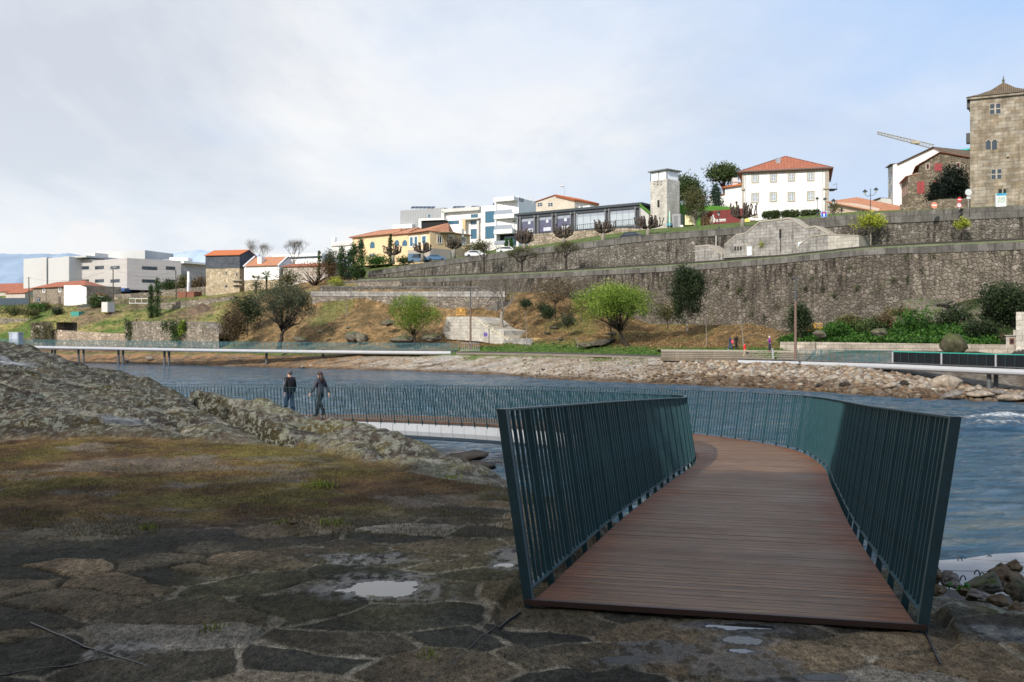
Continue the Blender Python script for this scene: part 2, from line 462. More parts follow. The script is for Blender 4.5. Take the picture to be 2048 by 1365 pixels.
# ================================================================== NEAR GROUND: paving, moss, granite outcrop
def near_ground():
    pxs = np.concatenate([np.linspace(-900, -60, 150), np.linspace(-56, 2100, 780), np.linspace(2110, 2900, 110)])
    ya = np.concatenate([np.linspace(2600, 1440, 60), np.linspace(1436, 905, 260)])
    Ya = 3200/(ya-HZ)
    Yb = np.concatenate([np.linspace(Ya[-1]+.06, 22, 190), np.linspace(22.1, 36, 70)])
    Ys = np.concatenate([Ya, Yb])
    PXg, YY = np.meshgrid(pxs, Ys); K = (PXg-1024)/F; XX = K*YY
    # edge of the outcrop / crest / fall to the river by direction
    kf = [-900, 0, 300, 600, 720, 800, 900, 1000, 1060, 1200, 1500, 1850, 2048, 2900]
    foot = np.interp(PXg, kf, [16.5, 16.2, 16.1, 15.4, 13.4, 12.5, 11.6, 10.9, 10.5, 10, 8.6, 6.2, 5.9, 5.6])
    kc = [-900, -300, 0, 51, 103, 154, 205, 256, 297, 328, 369, 444, 496, 540, 581, 615, 642, 692, 744, 797, 839, 878, 917, 990, 1019, 1100, 1200, 1400, 1700, 1850, 2048, 2900]
    cY = [31, 29, 27, 26.6, 26, 25.5, 25, 24.6, 24.2, 23.6, 22.6, 21, 20.4, 19.8, 19, 18.3, 17.8, 17, 16.4, 15.4, 14.8, 14.2, 13.6, 12.6, 12, 11.6, 11.1, 10, 8.2, 6.6, 6.3, 6.2]
    cy_ = [600, 640, 677, 686, 701, 725, 739, 747, 757, 776, 778, 784, 797, 800, 814, 827, 832, 834, 841, 860, 881, 903, 913, 934, 952, 985, 1030, 1040, 1090, 1200, 1228, 1235]
    crY = np.interp(PXg, kc, cY); crZ = np.interp(PXg, kc, [-(a-HZ)/F*b for a, b in zip(cy_, cY)])
    crZ = crZ-.06
    base = -1.6+0*YY
    rise = np.clip((YY-foot)/np.maximum(crY-foot, .3), 0, 1.0)
    prof = rise**.62*(1-.0*rise)
    z = base+(crZ-base)*prof
    over = np.maximum(YY-crY, 0)
    z = z-np.minimum(.055*over**2+.12*over, 1.2*over)
    # right side drops to the river sooner
    rock = ss(-.3, .7, YY-foot)
    # keep clear of the bridge: carve below the deck
    zz = z.copy()
    ps = np.arange(0, 40, .25); pp = np.array([tuple(path(q)[0]) for q in ps])
    D = np.full(XX.shape, 99.); DZ = np.full(XX.shape, -1.6)
    for q in pp:
        d = np.hypot(XX-q[0], YY-q[1]); m = d < D
        D = np.where(m, d, D); DZ = np.where(m, q[2], DZ)
    sgap = np.interp(DZ, [-3, -2.2, -1.95, -1.66, -1.6], [1.6, 1.0, .40, .13, .034])
    lim = DZ-sgap+np.maximum(D-1.30, 0)*1.6
    deckz = lim
    z = np.minimum(z, lim)
    # rock relief
    wx = XX+.6*fbm(XX*.5, YY*.5, 3, 71); wy = YY+.6*fbm(XX*.5+9, YY*.5, 3, 72)
    big = fbm(wx*.33, wy*.33, 4, 11)-.5
    # layered slabs running down to the right
    u = XX*.80+YY*.28; v = -XX*.35+YY*.94
    slab = fbm(u*.45, v*1.5, 5, 12); ridg = 1-np.abs(2*fbm(u*.5+3, v*1.1, 5, 31)-1)
    bl = fbm(XX*2.2, YY*2.2, 5, 15)-.5
    f1r, f2r, cr = vor(u*.42+.25*big, v*.75+.4*big, 41, .9)
    lump = ss(0, .30, f2r-f1r)
    crackr = 1-ss(.0, .07, f2r-f1r)
    amp = rock*np.interp(PXg, [-900, 0, 500, 1000, 1100, 2048], [1.25, 1.15, 1.0, .75, .5, .45])
    z = z+amp*(.15*big+.17*(ridg-.72)+.08*(lump-.9)*(.5+cr)+.17*(slab-.5)+.045*bl-.04*crackr)
    fine = fbm(XX*9, YY*9, 4, 16)-.5
    z = z+amp*.03*fine+amp*.03*(1-np.abs(2*fbm(XX*4.5+2*big, YY*6, 4, 17)-1)-.7)
    # the long diagonal cleft in the outcrop
    sy = HZ-z/YY*F
    poly = [(395, 791), (430, 806), (470, 828), (515, 845), (545, 868), (585, 890), (640, 908)]
    cd = np.full(XX.shape, 99.); side = np.zeros(XX.shape)
    for (ax, ay), (bx_, by_) in zip(poly, poly[1:]):
        dx, dy = bx_-ax, by_-ay; L2 = dx*dx+dy*dy
        t = np.clip(((PXg-ax)*dx+(sy-ay)*dy)/L2, 0, 1)
        ex = PXg-ax-t*dx; ey = sy-ay-t*dy; d = np.hypot(ex, ey)
        m = d < cd; cd = np.where(m, d, cd); side = np.where(m, np.sign(dx*ey-dy*ex), side)
    cleft = 1-ss(2, 9+4*ss(500, 600, PXg), cd)
    z = z-cleft*.33*rock
    z = z-np.where(side > 0, 1, 0)*(1-ss(8, 46, cd))*.15*rock
    # paving (flat zone): big irregular stones with wide joints
    flat = 1-rock
    px_ = XX+.16*(fbm(XX*1.7, YY*1.7, 3, 51)-.5)*2; py_ = YY+.16*(fbm(XX*1.7+5, YY*1.7, 3, 52)-.5)*2
    f1, f2, cid = vor(px_/.66+.3, py_/.48, 21, .95)
    edge = (f2-f1)
    pave = (1-ss(8.0, 10.2, YY+1.8*(fbm(XX*.6, YY*.9, 3, 53)-.5)+np.interp(PXg, [0, 600, 1000, 2048], [1.0, .3, -1.2, -1.8])))*flat
    joint = 1-ss(.035, .075, edge+.05*(fbm(XX*8, YY*8, 3, 26)-.5))
    st = fbm(XX*3.2, YY*3.2+cid*40, 5, 22)-.5
    z = z+pave*(ss(.04, .09, edge)*.018*(.3+cid*.7)-.022+st*.020)
    z = z+flat*(1-pave)*(.05*(fbm(XX*.8, YY*1.3, 4, 23)-.5)+.06*(fbm(XX*5, YY*4, 5, 24, .6)-.5))
    z = z+flat*.012*(fbm(XX*14, YY*14, 3, 25)-.5)
    # puddles
    wet = np.zeros(XX.shape); pud = np.zeros(XX.shape)
    def pool(px, py, hw, hh, lvl, wf=2.2):
        nonlocal wet, pud
        yy = 3200/(py-HZ); x0 = (px-1024)/F*yy
        rx = hw/F*yy; ry = abs(3200/(py-hh-HZ)-3200/(py+hh-HZ))/2
        q = np.hypot((XX-x0)/rx, (YY-yy)/ry)+1.1*(fbm(XX*2.6, YY*4.2, 4, 33)-.5)+.9*(fbm(XX*9, YY*12, 4, 35)-.5)
        pud = np.maximum(pud, (1-ss(.92, 1.0, q))*lvl); wet = np.maximum(wet, 1-ss(.9, wf, q))
    for a in [(770, 1172, 85, 20, 1), (740, 1116, 95, 12, .0, 1.5), (1025, 1108, 30, 10, .7), (1010, 1128, 24, 6, 1), (1490, 1242, 80, 9, 1), (1480, 1268, 50, 9, .9), (1480, 1290, 26, 5, 1),
              (1330, 1290, 80, 18, .0, 1.6), (1500, 1316, 90, 24, .0, 1.5), (1650, 1342, 40, 7, .8), (1735, 1358, 30, 5, 1), (2010, 1262, 50, 12, .35, 2), (1255, 1308, 40, 7, .7), (240, 1300, 60, 12, 0, 1.6)]: pool(*a)
    # damp hollows on the outcrop
    for (px, Yp, hw, hy) in [(265, 17.6, 48, .55), (20, 22.5, 45, .6)]:
        q = np.hypot((PXg-px)/hw, (YY-Yp)/hy)+.8*(fbm(XX*2, YY*2, 3, 34)-.5); m = 1-ss(.7, 1.1, q)
        wet = np.maximum(wet, 1-ss(.8, 1.5, q)); pud = np.maximum(pud, m*.75)
        z = z-m*.05
    lv = -1.612
    wz = np.clip(wet*1.2, 0, 1)*flat*.9
    z = z*(1-wz)+(lv+.35*(z+1.61))*wz
    z = np.where((pud > .5) & (rock < .1), lv, z)
    z = np.where(D < 1.3, np.minimum(z, deckz), z)
    # ---- colour
    C = np.zeros(XX.shape+(3,))
    g1 = fbm(XX*1.3, YY*1.3, 5, 61); g2 = fbm(XX*6, YY*6, 5, 62); g3 = fbm(XX*.6+4, YY*.6, 4, 63)
    sc = lerpc((.055, .055, .048), (.23, .175, .12), ss(.35, .95, cid*.8+g1*.35))
    sc = lerpc(sc, (.27, .25, .23), ss(.9, .97, cid)*.9)
    sc = lerpc(sc, (.085, .08, .04), ss(.52, .72, g3)*.6)
    mort = lerpc((.40, .36, .30), (.24, .21, .17), ss(.4, .6, g2))
    mort = lerpc(mort, (.045, .04, .028), ss(.42, .6, fbm(XX*.9, YY*.9, 4, 64)+np.interp(PXg, [0, 700, 1100], [.12, -.03, -.16])))
    pc = lerpc(sc, mort, joint*.9)
    pc = pc*(.5+1.0*fbm(XX*7, YY*4.5, 6, 76, .65))[..., None]*(.78+.45*ss(.42, .58, fbm(XX*1.7, YY*1.2, 4, 77)))[..., None]
    mo = lerpc((.072, .043, .024), (.13, .084, .036), ss(.4, .62, g1))
    mo = lerpc(mo, (.13, .13, .025), ss(.54, .66, fbm(XX*.9+2, YY*1.3, 6, 65))*.45)
    mo = lerpc(mo, (.14, .12, .105), ss(.54, .60, fbm(XX*1.1+7, YY*1.9, 6, 66))*.85)
    band = np.exp(-((YY-foot+1.2)/1.3)**2)*np.interp(PXg, [0, 700, 1000], [1, .8, .2])
    mo = lerpc(mo, (.16, .17, .03), band*.38*ss(.42, .6, g3+.5*(g2-.5)))
    mo = mo*(.25+1.5*fbm(XX*5, YY*3, 6, 75, .65))[..., None]
    rc = lerpc((.082, .066, .055), (.175, .150, .122), ss(.38, .62, fbm(XX*1.6, YY*2.6, 6, 78)))
    lich = ss(.49, .56, fbm(XX*2.6, YY*2.6, 6, 67, .62))*np.interp(PXg, [0, 300, 450, 1000], [.25, .35, .9, .9])
    rc = lerpc(rc, (.26, .28, .17), lich*.55)
    dk = ss(.54, .64, fbm(XX*1.7+11, YY*1.7, 6, 68, .6))
    rc = lerpc(rc, (.055, .045, .042), dk*.75)
    rc = lerpc(rc, (.11, .09, .03), ss(.57, .66, fbm(XX*1.0, YY*1.6, 5, 69))*.8)
    rc = lerpc(rc, (.40, .38, .33), ss(.72, .76, fbm(XX*.9, YY*1.3, 4, 70))*.9)
    rc = lerpc(rc, (.03, .027, .016), (1-ss(5, 17, cd))*.88)  # moss and the shade on the cleft's face, painted dark
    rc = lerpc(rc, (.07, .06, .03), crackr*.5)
    rc = rc*(.55+.9*fbm(XX*11, YY*11, 4, 73))[..., None]
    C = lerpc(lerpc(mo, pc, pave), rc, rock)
    C = C*(1-.68*wet)[..., None]*lerpc((.90, .83, .70), (.80, .75, .67), rock)*np.where(rock > .3, np.interp(PXg, [0, 350, 560, 1000], [.52, .58, .92, 1.0]), 1)[..., None]  # left rock albedo lowered, painting in its lack of light
    C = np.where((rock < .5)[..., None], C*(1+.5*(fbm(XX*18, YY*18, 3, 74)-.5))[..., None], C)
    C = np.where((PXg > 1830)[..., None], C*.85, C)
    ny, nx = XX.shape
    V = np.stack([XX, YY, z], -1).reshape(-1, 3)
    I = np.arange(nx*ny).reshape(ny, nx)
    Q = np.stack([I[:-1, :-1], I[:-1, 1:], I[1:, 1:], I[1:, :-1]], -1).reshape(-1, 4)
    W = np.stack([wet, pud, rock], -1).reshape(-1, 3)
    t = NT('near_ground')
    a = t.node('ShaderNodeAttribute', attribute_name='Col'); wa = t.node('ShaderNodeAttribute', attribute_name='Wet')
    sp = t.node('ShaderNodeSeparateColor'); t.link(wa.outputs['Color'], sp.inputs[0])
    v = t.coord('Object', (1, .5, 1))
    n = t.noise(v, 30, 8, .8); n3 = t.noise(v, 120, 4, .7); n4 = t.noise(v, 5, 6, .65)
    c = t.mix(1., a.outputs['Color'], t.ramp(n, [(.38, .42), (.62, 1.55)]), 'MULTIPLY')
    n5 = t.noise(v, 9, 9, .75, .5)
    lm = t.math('MULTIPLY', t.ramp(n5, [(.50, 0.), (.56, 1.)]), sp.outputs[2])
    c = t.mix(t.math('MULTIPLY', lm, .55), c, (.30, .31, .25))
    dm = t.math('MULTIPLY', t.ramp(t.noise(v, 6.5, 9, .75, .4), [(.52, 0.), (.58, 1.)]), sp.outputs[2])
    c = t.mix(t.math('MULTIPLY', dm, .6), c, (.05, .042, .036))
    c = t.mix(1., c, t.ramp(n3, [(.35, .6), (.65, 1.45)]), 'MULTIPLY')
    vo = t.node('ShaderNodeTexVoronoi'); vo.inputs['Scale'].default_value = 34; t.link(v, vo.inputs['Vector'])
    spk = t.math('MULTIPLY', t.ramp(vo.outputs['Distance'], [(.12, 1.), (.22, 0.)]), t.ramp(n4, [(.5, 0.), (.62, 1.)]))
    spk = t.math('MULTIPLY', spk, t.math('MULTIPLY', sp.outputs[2], .7))
    c = t.mix(spk, c, (.42, .43, .36))
    c = t.mix(sp.outputs[1], c, (.02, .02, .02))
    t.link(t.math('ADD', .10, t.math('MULTIPLY', t.math('MAXIMUM', t.math('MULTIPLY', sp.outputs[0], t.ramp(t.noise(v, 13, 6, .7), [(.44, .1), (.55, 1.)])), sp.outputs[1]), .55)), t.b.inputs['Specular IOR Level'])
    t.base(c)
    rr = t.math('SUBTRACT', .85, t.math('MULTIPLY', t.math('MULTIPLY', sp.outputs[0], t.ramp(t.noise(v, 13, 6, .7), [(.44, .05), (.55, 1.)])), .76))
    rr = t.math('MAXIMUM', t.math('SUBTRACT', rr, t.math('MULTIPLY', sp.outputs[1], .9)), .03)
    t.rough(rr); hh = t.math('MULTIPLY', t.math('ADD', n, t.math('MULTIPLY', n3, .4)), t.math('SUBTRACT', 1.0, t.math('MAXIMUM', sp.outputs[1], t.math('MULTIPLY', sp.outputs[0], .55))))
    t.bump(hh, .8, .03)
    o = npmesh('paved_ground', V, Q, t.m, C.reshape(-1, 3), smooth=True, attrs={'Wet': W}, kind='structure')
    o['label'] = 'crazy stone paving with moss rising into lichen covered granite rock'
    return pxs, Ys, z, K
_gpx, _gY, _gz, _gK = near_ground()
def gz(px, Y):
    i = int(np.argmin(np.abs(_gpx-px))); j = int(np.argmin(np.abs(_gY-Y))); return float(_gz[j, i])
def gxz(X, Y): return gz(X/Y*F+1024, Y)
# bank behind and under the camera, one sheet
mb = MB(); mb.quad((-120, -80, -1.9), (120, -80, -1.9), (120, 3.2, -1.9), (-120, 3.2, -1.9))
mb.build('bank', mat('dark_bank', (.09, .08, .06)), kind='structure', label='dark trodden bank behind the stone paving')
mb = MB(); mb.quad((-900, -20, -7), (900, -20, -7), (900, 420, -7), (-900, 420, -7))
mb.build('riverbed', mat('riverbed', (.06, .055, .045)), kind='structure')

# ------------------------------------------------------------------ moss blades and grass tufts
def blades(name, cx, cy, czf, n, spread, h, mtl, seed, **kw):
    r = np.random.default_rng(seed)
    X = cx+r.normal(0, spread, n) if np.isscalar(cx) else cx; Y = cy+r.normal(0, spread, n) if np.isscalar(cy) else cy
    Z = np.array([czf(a, b) for a, b in zip(X, Y)]) if callable(czf) else czf
    a = r.uniform(0, 6.28, n); hh = h*r.uniform(.4, 1.2, n); ln = r.uniform(.1, .8, n)*hh; wd = hh*.10+.0025
    dx, dy = np.cos(a), np.sin(a)
    b = r.uniform(0, 6.28, n)
    p0 = np.stack([X-dx*wd, Y-dy*wd, Z-.01], 1); p1 = np.stack([X+dx*wd, Y+dy*wd, Z-.01], 1)
    p2 = np.stack([X+np.cos(b)*ln, Y+np.sin(b)*ln, Z+hh], 1)
    V = np.stack([p0, p1, p2], 1).reshape(-1, 3); Fc = np.arange(3*n).reshape(-1, 3)
    c = np.repeat(r.uniform(0, 1, n), 3)
    return npmesh(name, V, Fc, mtl, c, **kw)
m_grass = mat_leaf('grass_blade', (.14, .17, .035), (.30, .34, .07))
m_moss = mat_leaf('moss_blade', (.10, .07, .03), (.22, .19, .05))
r = np.random.default_rng(5)
n = 30000
pxr = r.uniform(-100, 1030, n*3); Yr = r.uniform(8.2, 16.6, n*3)
dens = fbm(pxr/F*Yr*1.1, Yr*1.1, 4, 65)
keep = (dens+r.uniform(-.09, .09, len(dens))+.35*(fbm(pxr/F*Yr*5, Yr*5, 3, 66)-.5) > .52) & (Yr < np.interp(pxr, [0, 600, 800, 1000], [16.4, 15.6, 12.8, 11.2]))
pxr, Yr = pxr[keep][:n], Yr[keep][:n]
blades('moss_tufts', (pxr-1024)/F*Yr, Yr, np.array([gz(a, b) for a, b in zip(pxr, Yr)]), len(pxr), 0, .022, m_moss, 6, kind='stuff',
       label='low brown and yellow moss and grass over the worn stones', cat='moss')
tufts = [(640, 975, .13, 'bright grass tuft on the moss left of the railing, nearest the granite', 150), (668, 1048, .11, 'small green tuft in the paving beside a brown pebble', 70), (1070, 1000, .08, 'grass tuft glimpsed behind the first railing bars', 60),
         (300, 1055, .09, 'low green tuft where moss meets paving on the left', 60), (560, 1045, .07, 'thin tall sprig of grass on the mossy paving', 35), (425, 1258, .07, 'tiny tuft growing in a joint of the dark paving stones', 40),
         (860, 1308, .06, 'tuft in the paving joint beside the thin dark cut', 40), (905, 948, .09, 'grass clump at the foot of the granite outcrop', 60), (640, 1010, .07, 'short sprig of grass just below the bright tuft', 30)]
for px, py, h, lab, n in tufts:
    Y = 3200/(py-HZ); x = PX(px, Y)
    blades('grass_tuft', x, Y, gxz, n, h*.6, h*.55, m_grass, int(px), label=lab, cat='grass tuft', group='grass tufts on the paving')

# ------------------------------------------------------------------ boulders
def boulder(name, label, c, size, mtl, seed, cat='boulder', group=None, flat=.7, sub=3, rot=None, rough=.35):
    bm = bmesh.new(); bmesh.ops.create_icosphere(bm, subdivisions=sub, radius=1)
    rr = random.Random(seed); off = Vector((rr.uniform(-50, 50), rr.uniform(-50, 50), rr.uniform(-50, 50)))
    for v in bm.verts:
        d = v.co.normalized()
        k = 1+rough*(mnoise.fractal(d*1.1+off, .8, 2, 4)) + .16*mnoise.noise(d*3+off) + .07*mnoise.noise(d*8+off)
        # chipped facets
        for q in range(11):
            nv = Vector((math.sin(q*2.1+seed), math.cos(q*1.7+seed*2), math.sin(q*.9+seed*3))).normalized()
            t = d.dot(nv)*k; th = .60+.22*abs(math.sin(q*5.3+seed))
            if t > th: k *= th/t
        v.co = Vector((d.x*k*size[0], d.y*k*size[1], d.z*k*size[2]))
    a = rr.uniform(-.5, .5) if rot is None else rot
    bmesh.ops.rotate(bm, verts=bm.verts, cent=(0, 0, 0), matrix=Matrix.Rotation(a, 3, 'Z')@Matrix.Rotation(rr.uniform(-.25, .25), 3, 'Y'))
    me = bpy.data.meshes.new(name); bm.to_mesh(me); bm.free(); me.materials.append(mtl)
    me.polygons.foreach_set('use_smooth', [True]*len(me.polygons))
    o = bpy.data.objects.new(name, me); COL.objects.link(o); o.location = c
    return setp(o, label, cat, group)
def mat_rock(name, c1, c2, c3, sc=2.5, moss=0):
    t = NT(name); v = t.coord()
    n = t.noise(v, sc, 7, .65); n2 = t.noise(v, sc*6, 6, .7)
    c = t.ramp(n, [(.3, c1), (.52, c2), (.7, c3)])
    c = t.mix(1., c, t.ramp(n2, [(.28, .5), (.72, 1.4)]), 'MULTIPLY')
    if moss:
        g = t.node('ShaderNodeNewGeometry'); s = t.node('ShaderNodeSeparateXYZ'); t.link(g.outputs['Normal'], s.inputs[0])
        mm = t.math('MULTIPLY', t.ramp(s.outputs[2], [(.3, 0.), (.8, 1.)]), t.ramp(t.noise(v, sc*.8, 4, .6), [(.4, 0.), (.6, moss)]))
        c = t.mix(mm, c, (.06, .08, .018))
    t.base(c); t.rough(.9); t.b.inputs['Specular IOR Level'].default_value = .25; t.bump(n2, .8, .06)
    return t.m
m_rb = mat_rock('brown_rock', (.06, .045, .03), (.16, .11, .065), (.24, .17, .11))
m_rg = mat_rock('grey_rock', (.09, .075, .06), (.19, .17, .15), (.27, .25, .22))
m_rt = mat_rock('tan_rock', (.16, .12, .085), (.32, .26, .20), (.46, .40, .33))
m_rd = mat_rock('dark_wet_rock', (.012, .01, .009), (.03, .025, .02), (.06, .05, .04))
m_rm = mat_rock('mossy_rock', (.07, .06, .045), (.15, .13, .10), (.24, .22, .18), moss=1.)
# rocks beside the slab, right of the walkway (px, py, Y, half width px, half height px)
rk = [(1868, 1146, 9.6, 17, 20, m_rb, 'rust brown rock touching the right railing post above the slab'), (1898, 1158, 9.6, 20, 15, m_rg, 'grey pyramid shaped rock in front of the concrete slab'),
      (1872, 1180, 8.6, 22, 12, m_rb, 'low tan brown rock at the foot of the railing end'), (1908, 1170, 9.0, 18, 7, m_rg, 'flat grey rock behind the small green leaves'),
      (1933, 1182, 8.5, 22, 10, m_rb, 'ochre rock right of the small green leaves'), (1966, 1168, 9.2, 40, 17, m_rm, 'long dark slab of rock below the iron loops'),
      (1962, 1193, 8.2, 32, 12, m_rg, 'smooth pale grey rounded rock in the pile'), (1995, 1203, 7.8, 26, 13, m_rb, 'dark brown rock with a black hollow beneath'),
      (2010, 1155, 9.6, 36, 22, m_rb, 'big rusty rock overlapping the slab at its right'), (2026, 1134, 10.4, 17, 12, m_rb, 'small ochre rock resting on top of the rusty rock'),
      (2040, 1176, 8.7, 28, 20, m_rm, 'mossy rock at the right edge of the pile'), (2036, 1218, 7.3, 24, 13, m_rb, 'reddish rock lowest on the right of the pile'),
      (2004, 1136, 10.2, 12, 10, m_rb, 'small brown rock against the rusty one, near the slab'), (1950, 1212, 7.6, 16, 7, m_rg, 'small speckled rock at the lower edge of the pile'),
      (1886, 1196, 8.0, 12, 6, m_rg, 'little stone lying between the paving and the rock pile'), (2090, 1170, 9.0, 30, 24, m_rb, None), (2120, 1210, 7.8, 30, 20, m_rg, None)]
for i, (px, py, Y, hw, hh, m, lab) in enumerate(rk):
    if lab is None: continue
    boulder('rock', lab, P(px, py+hh*.15, Y), (hw/F*Y*1.12, hw/F*Y*.9, hh/F*Y*1.2), m, 30+i, 'rock', 'rocks piled between paving and slab', rough=.6, sub=4)
boulder('rock', 'black wet rock showing above the water beyond the outcrop', P(925, 918, 19), (.52, .5, .15), m_rd, 91, 'rock', rot=-.45)
boulder('rock', 'low black wet rock trailing beside the larger black one', P(955, 932, 17.6), (.34, .4, .09), m_rd, 92, 'rock', rot=-.5)
mb = MB()
rr = random.Random(3)
for k in range(9):
    a = rr.uniform(0, 6.28); c = P(1895+k*6, 1182+rr.uniform(-6, 4), 8.3); s_ = .04
    mb.add([c, c+Vector((math.cos(a)*s_, math.sin(a)*s_*.3, .03)), c+Vector((math.cos(a)*s_*1.7, 0, .045)), c+Vector((math.cos(a)*s_*.4, .0, .055))], [(0, 1, 2, 3)])
mb.build('leafy_weed', mat('leafgreen', (.05, .16, .02), .5), label='small bright green leaves between the brown rocks', cat='plant')
# pebbles on the near paving
for px, py, s_, m, lab in [(587, 1047, .035, m_rb, 'small rust brown pebble on the mossy paving')]:
    Y = 3200/(py-HZ)
    if m: boulder('pebble', lab, (PX(px, Y), Y, gz(px, Y)+s_*.3), (s_*1.3, s_, s_*.7), m, 5, 'pebble', sub=2)
# iron edge strips let into the paving, lower left
m_iron = mat('old_iron', (.03, .03, .033), .45, .3, 20, .6)
def strip(name, pts, wdt, lab):
    mb = MB(); q = []
    for px, py in pts:
        Y = 3200/(py-HZ); q.append(Vector((PX(px, Y), Y, gz(px, Y)+.006)))
    fine = []
    for a, b in zip(q, q[1:]):
        for i in range(12): p_ = a.lerp(b, i/11); p_.z = gxz(p_.x, p_.y)*.5-1.608*.5+.001; fine.append(p_)
    for a, b in zip(fine, fine[1:]):
        if (b-a).length < 1e-5: continue
        d = (b-a); nn = Vector((-d.y, d.x, 0)).normalized()*wdt/2
        mb.hexa([a-nn+Vector((0, 0, -.05)), b-nn+Vector((0, 0, -.05)), b+nn+Vector((0, 0, -.05)), a+nn+Vector((0, 0, -.05)), a-nn, b-nn, b+nn, a+nn])
    mb.build(name, m_iron, label=lab, cat='metal strip')
strip('iron_strip', [(60, 1241), (180, 1292), (303, 1331)], .011, 'long thin iron edge strip let into the paving at lower left')
strip('iron_strip', [(0, 1345), (120, 1328), (215, 1311)], .006, 'thin iron strip meeting the long one from the left edge')
strip('iron_strip', [(1041, 1214), (960, 1272), (920, 1310), (850, 1366)], .004, 'hair thin dark cut running from the left railing post')  # this strip and the next stand in for grooves in the paving
strip('iron_strip', [(1851, 1254), (1872, 1300), (1897, 1345)], .006, 'thin dark groove in the paving from the right railing post')

# ------------------------------------------------------------------ concrete slab with iron loops
t_slab = thing('concrete_slab', 'pale concrete boat slab sloping into the river, with iron loops', 'slab', P(1960, 1135, 17.5))
m_conc = mat('pale_concrete', (.30, .30, .31), .85, .12, 2, bump=.3)
def slabpoly(pts, nm):
    mb = MB(); q = [P(a, b, c) for a, b, c in pts]
    mb.add([v for v in q]+[v-Vector((0, 0, .35)) for v in q], [(0, 1, 2, 3), (7, 6, 5, 4), (0, 4, 5, 1), (1, 5, 6, 2), (2, 6, 7, 3), (3, 7, 4, 0)])
    mb.build(nm, m_conc, t_slab)
slabpoly([(1835, 1172, 16.3), (2130, 1205, 14.6), (2120, 1148, 17.2), (1835, 1141.5, 17.6)], 'panel')
slabpoly([(1835, 1140, 17.65), (2120, 1146.5, 17.25), (2130, 1133, 18.0), (1930, 1119, 18.8), (1835, 1127, 18.4)][:4], 'panel')
slabpoly([(1932, 1117.5, 18.85), (2130, 1131.5, 18.05), (2150, 1100, 19.8), (1990, 1109, 19.35)], 'panel')
slabpoly([(1835, 1138.6, 17.75), (1930, 1141, 17.6), (1929, 1118.5, 18.85), (1835, 1124, 18.6)], 'panel')
for px, py, Y in [(1920, 1122, 18.6), (1979, 1116, 19.0), (1954, 1147, 17.2), (1964.5, 1152, 17.0), (1926, 1158, 16.7)]:
    c = P(px, py+2, Y); mb = MB()
    mb.tube([c+Vector((math.cos(a)*.045, 0, math.sin(a)*.075-.01)) for a in np.linspace(-.2, 3.34, 9)], .011, 6)
    mb.build('loop', m_iron, t_slab)

